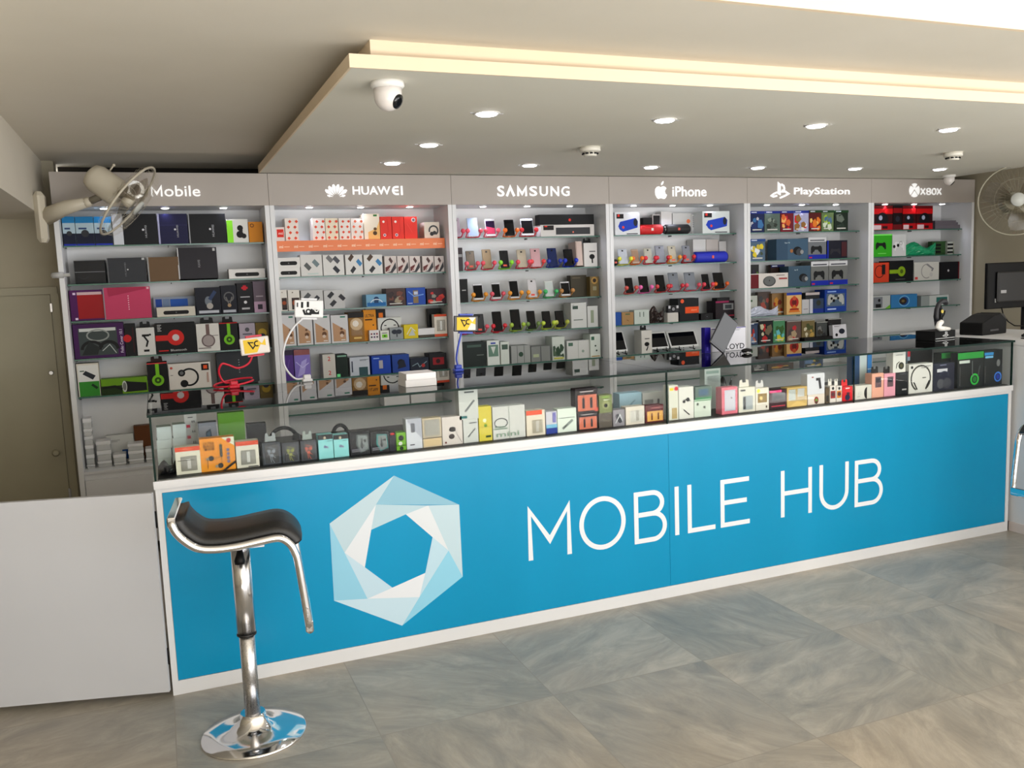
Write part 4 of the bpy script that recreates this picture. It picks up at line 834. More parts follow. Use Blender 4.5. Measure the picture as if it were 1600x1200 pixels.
 ('torch_box', 'box', 'long low green box with black torch picture', None, -0.1434, 2.0, 0.8904, 0.2348, 0.09, 0.0863, 0, 0, (112, 156, 34), [('r', 0, 0, 0.45, 0.55, (40, 60, 20)), ('p', [(0.5, 0.1), (0.5, 0.82), (0.62, 0.75), (0.98, 0.62), (0.98, 0.12), (0.62, 0.1)], (28, 30, 34)), ('d', 0.5, 0.46, 0.36, (200, 204, 200), 0.4), ('d', 0.5, 0.46, 0.26, (120, 124, 120), 0.4), ('l', [(0.02, 0.45), (0.3, 0.5), (0.45, 0.3)], 0.16, (24, 30, 20))], {}),
 ('headphone_box', 'box', 'black box with lime green headphones on the lowest left glass shelf', None, 0.0296, 2.0, 0.8904, 0.1049, 0.11, 0.1581, 0, 0, (20, 22, 24), [('vband', (126, 190, 40), 0.5, 0.3), ('r', 0, 0.96, 1, 1, (210, 70, 70))], {'tab': (60, 30, 32)}),
 ('headphone_box', 'box', 'wide white box with black open headphones picture', None, 0.1986, 2.0, 0.8904, 0.2235, 0.08, 0.1448, 0, 0, (218, 214, 208), [('open', (28, 28, 32), 0.48, 0.45, 0.32), ('r', 0.78, 0.68, 0.96, 0.94, (30, 24, 24)), ('r', 0.83, 0.74, 0.92, 0.88, (226, 92, 40)), ('d', 0.07, 0.84, 0.05, (190, 90, 80)), ('r', 0.9, 0.2, 0.94, 0.6, (190, 160, 150)), ('x', 0.04, 0.55, 0.1, 1, (60, 60, 60))], {}),
 ('tablet_box', 'box', 'dark grey box with vertical dots behind the red gooseneck holder', None, 0.4619, 2.0, 0.8904, 0.2271, 0.11, 0.1776, 8, 0, (56, 60, 66), [('d', 0.53, 0.32, 0.018, (150, 154, 160)), ('d', 0.53, 0.4, 0.018, (150, 154, 160)), ('d', 0.53, 0.48, 0.018, (150, 154, 160)), ('d', 0.53, 0.56, 0.018, (150, 154, 160)), ('d', 0.53, 0.64, 0.018, (150, 154, 160)), ('d', 0.53, 0.72, 0.018, (150, 154, 160))], {}),
 ('clear_plastic_case', 'case', 'empty clear plastic case, bottom one of the leftmost stack on the bottom board', 'stacked clear plastic cases', -0.3493, 2.002, 0.4905, 0.0394, 0.1, 0.0203, 0, 0, (205, 208, 210), [], {'k': 'clear'}),
 ('clear_plastic_case', 'case', 'empty clear plastic case, second one of the leftmost stack on the bottom board', 'stacked clear plastic cases', -0.3493, 2.005, 0.5114, 0.0394, 0.1, 0.0558, 0, 0, (205, 208, 210), [], {'k': 'clear'}),
 ('clear_plastic_case', 'case', 'empty clear plastic case, third one of the leftmost stack on the bottom board', 'stacked clear plastic cases', -0.3493, 2.002, 0.5678, 0.0394, 0.1, 0.0522, 0, 0, (205, 208, 210), [], {'k': 'clear'}),
 ('clear_plastic_case', 'case', 'empty clear plastic case, fourth one of the leftmost stack on the bottom board', 'stacked clear plastic cases', -0.3493, 2.005, 0.6206, 0.0394, 0.1, 0.0486, 0, 0, (205, 208, 210), [], {'k': 'clear'}),
 ('clear_plastic_case', 'case', 'empty clear plastic case, fifth one of the leftmost stack on the bottom board', 'stacked clear plastic cases', -0.3493, 2.002, 0.6697, 0.0394, 0.1, 0.0415, 0, 0, (205, 208, 210), [], {'k': 'clear'}),
 ('clear_plastic_case', 'case', 'empty clear plastic case, top one of the leftmost stack on the bottom board', 'stacked clear plastic cases', -0.3493, 2.005, 0.7118, 0.0394, 0.1, 0.0554, 0, 0, (205, 208, 210), [], {'k': 'clear'}),
 ('clear_plastic_case', 'case', 'empty clear plastic case, bottom one of the second stack on the bottom board', 'stacked clear plastic cases', -0.2794, 2.002, 0.4905, 0.0694, 0.1, 0.0346, 0, 0, (205, 208, 210), [], {'k': 'clear'}),
 ('clear_plastic_case', 'case', 'empty clear plastic case, middle one of the second stack on the bottom board', 'stacked clear plastic cases', -0.2794, 2.005, 0.5257, 0.0694, 0.1, 0.0562, 0, 0, (205, 208, 210), [], {'k': 'clear'}),
 ('clear_plastic_case', 'case', 'empty clear plastic case, top one of the second stack on the bottom board', 'stacked clear plastic cases', -0.2794, 2.002, 0.5824, 0.0694, 0.1, 0.0525, 0, 0, (205, 208, 210), [], {'k': 'clear'}),
 ('clear_plastic_case', 'case', 'empty clear plastic case, lower one of the third stack on the bottom board', 'stacked clear plastic cases', -0.2028, 2.002, 0.4905, 0.0621, 0.1, 0.0151, 0, 0, (205, 208, 210), [], {'k': 'clear'}),
 ('clear_plastic_case', 'case', 'empty clear plastic case, upper one of the third stack on the bottom board', 'stacked clear plastic cases', -0.2028, 2.005, 0.5062, 0.0621, 0.1, 0.0458, 0, 0, (205, 208, 210), [], {'k': 'clear'}),
 ('clear_plastic_case', 'case', 'empty clear plastic case, bottom one of the fourth stack on the bottom board', 'stacked clear plastic cases', -0.1178, 2.002, 0.4905, 0.0762, 0.1, 0.027, 0, 0, (205, 208, 210), [], {'k': 'clear'}),
 ('clear_plastic_case', 'case', 'empty clear plastic case, middle one of the fourth stack on the bottom board', 'stacked clear plastic cases', -0.1178, 2.005, 0.5181, 0.0762, 0.1, 0.0461, 0, 0, (205, 208, 210), [], {'k': 'clear'}),
 ('clear_plastic_case', 'case', 'empty clear plastic case, top one of the fourth stack on the bottom board', 'stacked clear plastic cases', -0.1178, 2.002, 0.5648, 0.0762, 0.1, 0.0389, 0, 0, (205, 208, 210), [], {'k': 'clear'}),
 ('clear_plastic_case', 'case', 'empty clear plastic case, lower one of the rightmost stack on the bottom board', 'stacked clear plastic cases', -0.0502, 2.002, 0.4905, 0.0339, 0.1, 0.0266, 0, 0, (205, 208, 210), [], {'k': 'clear'}),
 ('clear_plastic_case', 'case', 'empty clear plastic case, upper one of the rightmost stack on the bottom board', 'stacked clear plastic cases', -0.0502, 2.005, 0.5177, 0.0339, 0.1, 0.05, 0, 0, (205, 208, 210), [], {'k': 'clear'}),
 ('router_box', 'box', 'white rounded card box with blue picture behind the clear plastic cases', None, -0.1978, 2.12, 0.4904, 0.1415, 0.05, 0.1564, 0, 0, (206, 208, 206), [('r', 0.55, 0.1, 0.95, 0.45, (40, 90, 150)), ('x', 0.12, 0.8, 0.5, 2, (150, 150, 150))], {}),
 ('carton', 'box', 'small brown carton behind the clear cases, beside the glass display case', None, -0.0755, 2.12, 0.4904, 0.0933, 0.06, 0.1972, 0, 0, (104, 66, 38), [], {'h_': 1}),
 ('phone_box', 'box', 'small white box with red square emblem, left end of the orange edged shelf', None, 0.7477, 1.985, 1.7004, 0.0489, 0.05, 0.082, 0, 0, (226, 214, 208), [('r', 0.12, 0.3, 0.9, 0.85, (214, 52, 36)), ('t', 0.3, 0.48, 0.78, 0.66, (244, 220, 214), 'mi')], {}),
 ('gift_bag', 'bag', 'white bag with red lozenge pattern standing alone on the orange edged shelf', None, 0.8168, 2.0, 1.7004, 0.0751, 0.11, 0.1332, 0, 0, (228, 220, 212), [('pattern', (216, 84, 60), 2, 4)], {}),
 ('patterned_box', 'box', 'white box with red lozenge pattern, first of four side by side', 'white boxes with red lozenges on the orange edged shelf', 0.9727, 2.0, 1.7004, 0.0712, 0.11, 0.1317, 0, 0, (232, 226, 220), [('pattern', (220, 84, 60), 2, 4)], {}),
 ('patterned_box', 'box', 'white box with red lozenge pattern, second of four side by side', 'white boxes with red lozenges on the orange edged shelf', 1.0486, 2.0, 1.7004, 0.0739, 0.11, 0.1309, 0, 0, (232, 222, 200), [('pattern', (220, 84, 60), 2, 4)], {}),
 ('patterned_box', 'box', 'white box with red lozenge pattern, third of four side by side', 'white boxes with red lozenges on the orange edged shelf', 1.1244, 2.0, 1.7004, 0.0671, 0.11, 0.1302, 0, 0, (232, 226, 220), [('pattern', (220, 84, 60), 2, 4)], {}),
 ('patterned_box', 'box', 'white box with red lozenge pattern, fourth of four side by side', 'white boxes with red lozenges on the orange edged shelf', 1.1982, 2.0, 1.7004, 0.0736, 0.11, 0.1295, 0, 0, (232, 226, 220), [('pattern', (228, 120, 90), 2, 4)], {}),
 ('phone_box', 'box', 'tall white and orange box between the lozenge and the red boxes', None, 1.2884, 2.0, 1.7004, 0.096, 0.11, 0.155, 0, 0, (236, 226, 208), [('p', [(0.25, 0), (1, 0), (1, 0.75), (0.8, 0.45), (0.25, 0.3)], (236, 188, 120)), ('r', 0.62, 0.9, 0.85, 0.97, (40, 120, 60)), ('d', 0.68, 0.26, 0.13, (90, 66, 44)), ('d', 0.7, 0.42, 0.1, (110, 80, 50))], {}),
 ('headphone_box', 'box', 'glossy red box with round white marks, left of three together', 'glossy red boxes', 1.3747, 2.0, 1.7004, 0.0696, 0.11, 0.1372, 0, 0, (224, 66, 56), [('d', 0.3, 0.78, 0.1, (240, 225, 220)), ('d', 0.35, 0.2, 0.13, (235, 215, 220)), ('d', 0.35, 0.2, 0.07, (90, 70, 110)), ('l', [(0.6, 0.9), (0.7, 0.4), (0.5, 0.1)], 0.012, (180, 30, 30))], {}),
 ('headphone_box', 'box', 'glossy red box with round white marks, middle of three together', 'glossy red boxes', 1.4491, 2.0, 1.7004, 0.0723, 0.11, 0.1366, 0, 0, (224, 66, 56), [('d', 0.3, 0.78, 0.1, (240, 225, 220)), ('d', 0.35, 0.2, 0.13, (235, 215, 220)), ('d', 0.35, 0.2, 0.07, (90, 70, 110)), ('l', [(0.6, 0.9), (0.7, 0.4), (0.5, 0.1)], 0.012, (180, 30, 30))], {}),
 ('headphone_box', 'box', 'glossy red box with round white marks, right of three together', 'glossy red boxes', 1.5294, 2.0, 1.7004, 0.0812, 0.11, 0.1358, 0, 0, (224, 66, 56), [('d', 0.72, 0.85, 0.16, (230, 215, 215)), ('d', 0.72, 0.85, 0.1, (120, 110, 120)), ('l', [(0.2, 0.7), (0.6, 0.3)], 0.02, (240, 100, 90))], {}),
 ('headphone_box', 'box', 'small white box with grey headphones, right end of the orange edged shelf', None, 1.6628, 2.0, 1.7004, 0.0971, 0.11, 0.1016, 0, 0, (222, 212, 200), [('o', 0.6, 0.5, 0.28, 0.1, (80, 80, 84), -60, 200), ('d', 0.48, 0.3, 0.13, (60, 60, 64)), ('d', 0.66, 0.36, 0.12, (70, 70, 74))], {}),
 ('speaker_box', 'box', 'lower white bar speaker box of a pair stacked beside the phone boxes', None, 0.7835, 2.0, 1.4974, 0.1296, 0.09, 0.0542, 0, 0, (222, 220, 216), [('barsp',)], {}),
 ('speaker_box', 'box', 'upper white bar speaker box of a pair stacked beside the phone boxes', None, 0.7853, 2.0, 1.552, 0.1332, 0.09, 0.0567, 0, 0, (222, 220, 216), [('barsp',)], {}),
 ('phone_box', 'box', 'white box with diagonal grey phone pictures, first of the four larger ones', 'white phone boxes with diagonal phones', 0.916, 2.0, 1.4974, 0.125, 0.11, 0.1244, 0, 0, (214, 213, 210), [('diag', [(0.3, 0.45, (96, 100, 100)), (0.68, 0.6, (120, 136, 140))], 1), ('r', 0.3, 0.08, 0.8, 0.14, (190, 205, 202))], {}),
 ('phone_box', 'box', 'white box with diagonal grey phone pictures, second of the four larger ones', 'white phone boxes with diagonal phones', 1.0456, 2.0, 1.4974, 0.1236, 0.11, 0.1211, 0, 0, (214, 213, 210), [('diag', [(0.3, 0.8, (120, 120, 122)), (0.62, 0.75, (88, 90, 96)), (0.6, 0.28, (58, 62, 70))], 1)], {}),
 ('phone_box', 'box', 'white box with diagonal grey phone pictures, third of the four larger ones', 'white phone boxes with diagonal phones', 1.1678, 2.0, 1.4974, 0.1026, 0.11, 0.1181, 0, 0, (214, 213, 210), [('diag', [(0.35, 0.85, (86, 70, 58)), (0.45, 0.25, (62, 64, 68))], -1), ('diag', [(0.78, 0.6, (70, 130, 176))], 1)], {}),
 ('phone_box', 'box', 'white box with diagonal grey phone pictures, fourth of the four larger ones', 'white phone boxes with diagonal phones', 1.2845, 2.0, 1.4974, 0.1122, 0.11, 0.1151, 0, 0, (214, 213, 210), [('diag', [(0.35, 0.85, (86, 70, 58)), (0.45, 0.25, (62, 64, 68))], -1), ('diag', [(0.78, 0.6, (70, 130, 176))], 1)], {}),
 ('phone_box', 'box', 'small box with dark brown phone pictures, first of five in a row', 'row of five small brown phone boxes', 1.391, 2.0, 1.4974, 0.0741, 0.11, 0.1048, 0, 0, (208, 200, 196), [('diag', [(0.5, 0.75, (92, 70, 68))], 1), ('p', [(0.1, 0.05), (0.45, 0.1), (0.92, 0.65), (0.95, 0.3), (0.6, 0.02)], (70, 68, 72)), ('p', [(0.05, 0.1), (0.05, 0.35), (0.5, 0.5), (0.35, 0.15)], (110, 60, 60)), ('l', [(0.2, 0.12), (0.85, 0.72)], 0.04, (216, 190, 180))], {}),
 ('phone_box', 'box', 'small box with dark brown phone pictures, second of five in a row', 'row of five small brown phone boxes', 1.4691, 2.0, 1.4974, 0.0709, 0.11, 0.1028, 0, 0, (208, 200, 196), [('diag', [(0.5, 0.75, (92, 70, 68))], 1), ('p', [(0.1, 0.05), (0.45, 0.1), (0.92, 0.65), (0.95, 0.3), (0.6, 0.02)], (70, 68, 72)), ('p', [(0.05, 0.1), (0.05, 0.35), (0.5, 0.5), (0.35, 0.15)], (110, 60, 60)), ('l', [(0.2, 0.12), (0.85, 0.72)], 0.04, (216, 190, 180))], {}),
 ('phone_box', 'box', 'small box with dark brown phone pictures, third of five in a row', 'row of five small brown phone boxes', 1.5438, 2.0, 1.4974, 0.0676, 0.11, 0.1009, 0, 0, (208, 200, 196), [('diag', [(0.5, 0.75, (92, 70, 68))], 1), ('p', [(0.1, 0.05), (0.45, 0.1), (0.92, 0.65), (0.95, 0.3), (0.6, 0.02)], (70, 68, 72)), ('p', [(0.05, 0.1), (0.05, 0.35), (0.5, 0.5), (0.35, 0.15)], (110, 60, 60)), ('l', [(0.2, 0.12), (0.85, 0.72)], 0.04, (216, 190, 180))], {}),
 ('phone_box', 'box', 'small box with dark brown phone pictures, fourth of five in a row', 'row of five small brown phone boxes', 1.6277, 2.0, 1.4974, 0.0725, 0.11, 0.0987, 0, 0, (208, 200, 196), [('diag', [(0.5, 0.75, (92, 70, 68))], 1), ('p', [(0.1, 0.05), (0.45, 0.1), (0.92, 0.65), (0.95, 0.3), (0.6, 0.02)], (70, 68, 72)), ('p', [(0.05, 0.1), (0.05, 0.35), (0.5, 0.5), (0.35, 0.15)], (110, 60, 60)), ('l', [(0.2, 0.12), (0.85, 0.72)], 0.04, (216, 190, 180))], {}),
 ('phone_box', 'box', 'small box with dark brown phone pictures, fifth of five in a row', 'row of five small brown phone boxes', 1.7001, 2.0, 1.4974, 0.0612, 0.11, 0.0967, 0, 0, (208, 200, 196), [('diag', [(0.5, 0.75, (92, 70, 68))], 1), ('p', [(0.1, 0.05), (0.45, 0.1), (0.92, 0.65), (0.95, 0.3), (0.6, 0.02)], (70, 68, 72)), ('p', [(0.05, 0.1), (0.05, 0.35), (0.5, 0.5), (0.35, 0.15)], (110, 60, 60)), ('l', [(0.2, 0.12), (0.85, 0.72)], 0.04, (216, 190, 180))], {}),
 ('speaker_box', 'box', 'white box with brown speaker picture, left of a pair on the third shelf', 'white boxes with brown speakers', 0.7411, 2.0, 1.3004, 0.0448, 0.11, 0.1232, 0, 0, (222, 218, 210), [('r', 0.3, 0.06, 0.95, 0.62, (70, 58, 54)), ('d', 0.6, 0.38, 0.25, (160, 84, 50)), ('r', 0.3, 0.06, 0.95, 0.12, (30, 28, 30)), ('d', 0.4, 0.88, 0.06, (130, 120, 110))], {}),
 ('speaker_box', 'box', 'white box with brown speaker picture, right of a pair on the third shelf', 'white boxes with brown speakers', 0.802, 2.0, 1.3004, 0.0666, 0.11, 0.1205, 0, 0, (222, 218, 210), [('r', 0.3, 0.06, 0.95, 0.62, (70, 58, 54)), ('d', 0.6, 0.38, 0.25, (160, 84, 50)), ('r', 0.3, 0.06, 0.95, 0.12, (30, 28, 30)), ('d', 0.4, 0.88, 0.06, (130, 120, 110))], {}),
 ('phone_box', 'box', 'grey white box with crossed dark phones, left one behind the white phone card', None, 0.9079, 2.0, 1.3004, 0.1274, 0.11, 0.1144, 0, 0, (196, 196, 196), [('diag', [(0.3, 0.7, (90, 92, 96)), (0.7, 0.55, (66, 68, 74))], -1), ('diag', [(0.75, 0.3, (60, 62, 68))], 1)], {}),
 ('phone_box', 'box', 'grey white box with crossed dark phones, right one behind the white phone card', None, 1.038, 2.0, 1.3004, 0.1222, 0.11, 0.1092, 0, 0, (196, 196, 196), [('diag', [(0.45, 0.3, (66, 68, 72)), (0.35, 0.75, (60, 62, 66))], -1), ('diag', [(0.85, 0.6, (60, 60, 66))], 1)], {}),
 ('gadget_box', 'box', 'sky blue box with dark blue figure and white swoosh', None, 1.2909, 2.0, 1.3004, 0.1247, 0.11, 0.074, 0, 0, (120, 166, 196), [('r', 0.04, 0.05, 0.96, 0.35, (40, 110, 170)), ('d', 0.5, 0.6, 0.22, (34, 64, 104)), ('r', 0.38, 0.3, 0.6, 0.7, (40, 74, 112)), ('o', 0.5, 0.2, 0.4, 0.06, (226, 236, 244), 20, 160, 1.3)], {}),
 ('game_box', 'box', 'dark reddish patterned box beside the sky blue one', None, 1.4132, 2.0, 1.3004, 0.1209, 0.11, 0.1058, 0, 0, (84, 68, 66), [('game', 3, None, [(120, 80, 70), (70, 60, 60), (160, 150, 130), (60, 50, 54)])], {}),
 ('game_box', 'box', 'bright blue box with white figures', None, 1.5397, 2.0, 1.3004, 0.121, 0.11, 0.1047, 0, 0, (46, 86, 170), [('r', 0.35, 0.1, 0.62, 0.85, (140, 120, 90)), ('r', 0.4, 0.6, 0.6, 0.78, (190, 200, 220)), ('l', [(0.1, 0.8), (0.4, 0.5), (0.9, 0.6)], 0.06, (120, 160, 220)), ('r', 0.05, 0.08, 0.3, 0.12, (200, 210, 230))], {}),
 ('game_box', 'box', 'red and dark patterned box, right end of the third shelf', None, 1.6703, 2.0, 1.3004, 0.1208, 0.11, 0.0955, 0, 0, (70, 50, 58), [('game', 8, None, [(190, 60, 60), (60, 60, 70), (150, 150, 140), (210, 80, 70)])], {}),
 ('speaker_box', 'box', 'white and tan box with small brown object, first of four identical ones', 'four white and tan boxes', 0.7591, 2.0, 1.0954, 0.0808, 0.11, 0.1822, 0, 0, (206, 206, 208), [('p', [(0.1, 0.06), (0.85, 0.06), (0.85, 0.45), (0.1, 0.74)], (186, 150, 118)), ('d', 0.62, 0.34, 0.14, (110, 78, 56)), ('d', 0.6, 0.26, 0.1, (214, 196, 180)), ('d', 0.6, 0.5, 0.08, (120, 90, 66)), ('r', 0.55, 0.9, 0.85, 0.95, (60, 130, 110)), ('r', 0.55, 0.09, 0.8, 0.12, (226, 220, 212))], {}),
 ('speaker_box', 'box', 'white and tan box with small brown object, second of four identical ones', 'four white and tan boxes', 0.8524, 2.0, 1.0954, 0.0917, 0.11, 0.1771, 0, 0, (206, 206, 208), [('p', [(0.1, 0.06), (0.85, 0.06), (0.85, 0.45), (0.1, 0.74)], (186, 150, 118)), ('d', 0.62, 0.34, 0.14, (110, 78, 56)), ('d', 0.6, 0.26, 0.1, (214, 196, 180)), ('d', 0.6, 0.5, 0.08, (120, 90, 66)), ('r', 0.55, 0.9, 0.85, 0.95, (60, 130, 110)), ('r', 0.55, 0.09, 0.8, 0.12, (226, 220, 212))], {}),
 ('speaker_box', 'box', 'white and tan box with small brown object, third of four identical ones', 'four white and tan boxes', 0.9539, 2.0, 1.0954, 0.0969, 0.11, 0.1719, 0, 0, (206, 206, 208), [('p', [(0.1, 0.06), (0.85, 0.06), (0.85, 0.45), (0.1, 0.74)], (186, 150, 118)), ('d', 0.62, 0.34, 0.14, (110, 78, 56)), ('d', 0.6, 0.26, 0.1, (214, 196, 180)), ('d', 0.6, 0.5, 0.08, (120, 90, 66)), ('r', 0.55, 0.9, 0.85, 0.95, (60, 130, 110)), ('r', 0.55, 0.09, 0.8, 0.12, (226, 220, 212))], {}),
 ('speaker_box', 'box', 'white and tan box with small brown object, fourth of four identical ones', 'four white and tan boxes', 1.0587, 2.0, 1.0954, 0.1022, 0.11, 0.1666, 0, 0, (206, 206, 208), [('p', [(0.1, 0.06), (0.85, 0.06), (0.85, 0.45), (0.1, 0.74)], (186, 150, 118)), ('d', 0.62, 0.34, 0.14, (110, 78, 56)), ('d', 0.6, 0.26, 0.1, (214, 196, 180)), ('d', 0.6, 0.5, 0.08, (120, 90, 66)), ('r', 0.55, 0.9, 0.85, 0.95, (60, 130, 110)), ('r', 0.55, 0.09, 0.8, 0.12, (226, 220, 212))], {}),
 ('adapter_pack', 'packaging', 'gold and black blister pack of adapters', None, 1.1602, 2.0, 1.0954, 0.0939, 0.11, 0.1769, 0, 0, (150, 110, 50), [('r', 0, 0.82, 1, 1, (36, 30, 28)), ('d', 0.5, 0.6, 0.4, (205, 175, 130)), ('d', 0.45, 0.62, 0.2, (236, 226, 210)), ('r', 0.3, 0.1, 0.8, 0.16, (220, 190, 120))], {'win': (0.1, 0.2, 0.9, 0.8)}),
 ('earphone_box', 'box', 'tall orange box with black lettering', None, 1.2526, 2.04, 1.0954, 0.0779, 0.04, 0.187, 0, 0, (222, 150, 40), [('t', 0.12, 0.76, 0.85, 0.86, (40, 30, 20), 'ULTRA'), ('r', 0.12, 0.66, 0.7, 0.7, (60, 40, 20)), ('d', 0.75, 0.5, 0.06, (60, 50, 40)), ('d', 0.7, 0.26, 0.06, (60, 50, 40))], {}),
 ('earphone_box', 'box', 'small black box with orange square beside the tall orange box', None, 1.3355, 2.09, 1.0954, 0.0572, 0.04, 0.186, 0, 0, (32, 28, 26), [('r', 0.25, 0.72, 0.7, 0.88, (236, 130, 30))], {}),
 ('neckband_box', 'box', 'white box with black neckband earphones outline', None, 1.38, 2.06, 1.0954, 0.1485, 0.04, 0.1333, 0, 0, (214, 216, 214), [('neck', (28, 28, 30), 0.5, 0.5, 0.42), ('r', 0.26, 0.62, 0.36, 0.66, (22, 22, 25)), ('r', 0.66, 0.62, 0.76, 0.66, (22, 22, 25))], {}),
 ('earphone_box', 'box', 'small white box with six coloured ear buds', None, 1.266, 2.0, 1.0954, 0.0598, 0.04, 0.0633, 0, 0, (226, 222, 222), [('d', 0.22, 0.65, 0.09, (120, 40, 60)), ('d', 0.5, 0.65, 0.09, (60, 50, 100)), ('d', 0.78, 0.65, 0.09, (140, 50, 70)), ('d', 0.22, 0.35, 0.09, (60, 60, 70)), ('d', 0.5, 0.35, 0.09, (90, 50, 110)), ('d', 0.78, 0.35, 0.09, (50, 50, 60))], {}),
 ('earphone_box', 'box', 'small white box with lime green picture', None, 1.3305, 2.0, 1.0954, 0.0543, 0.04, 0.0576, 0, 0, (220, 222, 214), [('r', 0.2, 0.25, 0.8, 0.6, (130, 200, 60)), ('d', 0.5, 0.42, 0.1, (60, 80, 40)), ('r', 0.2, 0.72, 0.8, 0.78, (60, 60, 60))], {}),
 ('gadget_box', 'box', 'silver box with dark propeller emblem', None, 1.4048, 2.0, 1.0954, 0.0831, 0.05, 0.071, 0, 0, (150, 156, 158), [('p', [(0.48, 0.2), (0.56, 0.2), (0.56, 0.5), (0.48, 0.5)], (56, 62, 72)), ('d', 0.35, 0.65, 0.2, (56, 62, 72), 1.3), ('d', 0.68, 0.65, 0.2, (56, 62, 72), 1.3)], {}),
 ('cable_box', 'box', 'yellow box with silver gadget picture', None, 1.497, 2.0, 1.0954, 0.0903, 0.06, 0.0855, 0, 0, (216, 196, 44), [('p', [(0.3, 0.2), (0.8, 0.2), (0.6, 0.7)], (190, 196, 190)), ('l', [(0.2, 0.3), (0.5, 0.8), (0.8, 0.5)], 0.05, (220, 224, 216))], {}),
 ('flat_box', 'box', 'flat striped dark box with a pale tray on it', None, 1.5957, 2.0, 1.0954, 0.0998, 0.1, 0.0166, 0, 0, (78, 72, 64), [('x', 0.1, 0.6, 0.9, 2, (150, 140, 120))], {}),
 ('plastic_tray', 'tray', 'shallow white tray lying on the flat striped box', None, 1.5955, 2.0, 1.1124, 0.106, 0.1, 0.0394, 0, 0, (220, 220, 222), [], {}),
 ('headphone_box', 'box', 'black box standing behind the white and orange pack', None, 1.6855, 2.1, 1.0954, 0.0792, 0.05, 0.173, 0, 0, (26, 28, 28), [('r', 0.6, 0.7, 0.95, 0.8, (220, 190, 40))], {}),
 ('earphone_box', 'box', 'white pack with orange bands and earphone window, right end of the fourth shelf', None, 1.69, 2.0, 1.0954, 0.0816, 0.05, 0.1387, 0, 0, (220, 214, 202), [('r', 0, 0.9, 1, 1, (216, 86, 50)), ('r', 0, 0, 1, 0.12, (206, 90, 56)), ('r', 0.2, 0.25, 0.85, 0.75, (170, 164, 150)), ('r', 0.45, 0.3, 0.6, 0.7, (226, 226, 220))], {'win': (0.2, 0.25, 0.85, 0.75)}),
 ('gift_pack', 'packaging', 'dark violet pack behind the white gooseneck loop', None, 0.7468, 2.0, 0.8904, 0.056, 0.04, 0.1774, 0, 0, (86, 56, 130), [('r', 0, 0.85, 1, 1, (60, 50, 70)), ('l', [(0.2, 0.2), (0.6, 0.7)], 0.05, (120, 96, 170))], {}),
 ('gift_pack', 'packaging', 'shiny lilac pack with reddish top inside the white gooseneck loop', None, 0.8259, 2.0, 0.8904, 0.0919, 0.05, 0.1796, 0, 0, (140, 124, 196), [('r', 0, 0.82, 1, 1, (150, 90, 90)), ('p', [(0.15, 0.1), (0.45, 0.6), (0.8, 0.7), (0.6, 0.2)], (180, 170, 226)), ('l', [(0.1, 0.6), (0.5, 0.4), (0.9, 0.55)], 0.05, (206, 200, 240))], {'film': 1}),
 ('phone_box', 'box', 'tall light grey box with two red numerals', None, 0.9827, 2.0, 0.8904, 0.0749, 0.1, 0.1407, 0, 0, (196, 194, 188), [('t', 0.4, 0.72, 0.62, 0.9, (200, 40, 50), '2'), ('t', 0.4, 0.12, 0.62, 0.3, (200, 40, 50), '2')], {}),
 ('phone_box', 'box', 'black box with pale green corner beside the tall light grey box', None, 1.0595, 2.0, 0.8904, 0.068, 0.11, 0.1336, 0, 0, (30, 48, 42), [('r', 0, 0.0, 0.3, 0.14, (120, 226, 150)), ('r', 0.1, 0.9, 0.9, 0.97, (130, 170, 150))], {}),
 ('battery_box', 'box', 'grey white box with dark phone drawing', None, 1.1666, 2.0, 0.8904, 0.12, 0.11, 0.1109, 0, 0, (190, 196, 206), [('r', 0.45, 0.0, 0.9, 0.45, (60, 90, 96)), ('x', 0.5, 0.85, 0.95, 2, (50, 60, 70)), ('r', 0.08, 0.2, 0.14, 0.8, (60, 70, 90))], {}),
 ('phone_box', 'box', 'royal blue box with small silver phone', None, 1.2991, 2.0, 0.8904, 0.1183, 0.11, 0.1097, 0, 0, (34, 76, 170), [('r', 0.38, 0.3, 0.58, 0.75, (170, 170, 176)), ('r', 0.1, 0.85, 0.4, 0.9, (150, 180, 230))], {}),
 ('phone_box', 'box', 'mid blue box with dark gadget picture', None, 1.4219, 2.0, 0.8904, 0.1081, 0.11, 0.1092, 0, 0, (44, 76, 150), [('d', 0.5, 0.55, 0.2, (26, 30, 44)), ('p', [(0.3, 0.2), (0.8, 0.3), (0.7, 0.7), (0.4, 0.6)], (40, 44, 60))], {}),
 ('adapter_pack', 'packaging', 'dark pack of small cables beside the mid blue box', None, 1.5406, 2.0, 0.8904, 0.1182, 0.11, 0.0813, 0, 0, (44, 52, 66), [('l', [(0.1, 0.4), (0.4, 0.6), (0.5, 0.3), (0.9, 0.7)], 0.06, (130, 150, 160)), ('d', 0.7, 0.4, 0.14, (170, 60, 60))], {}),
 ('battery_box', 'box', 'black box with red rectangle, right end of the lowest open shelf', None, 1.6613, 2.0, 0.8904, 0.1118, 0.11, 0.1011, 0, 0, (30, 28, 34), [('r', 0.2, 0.3, 0.85, 0.75, (150, 36, 46)), ('d', 0.5, 0.52, 0.14, (60, 24, 30))], {}),
 ('white_carton', 'box', 'plain white carton seen through the display glass, left of a pair under the petal sign', 'plain white cartons below the petal sign', 1.3848, 2.0, 0.6904, 0.1609, 0.11, 0.0816, 0, 0, (222, 220, 222), [], {}),
 ('white_carton', 'box', 'plain white carton seen through the display glass, right of a pair under the petal sign', 'plain white cartons below the petal sign', 1.5531, 2.0, 0.6904, 0.1564, 0.11, 0.0675, 0, 0, (222, 220, 222), [], {}),
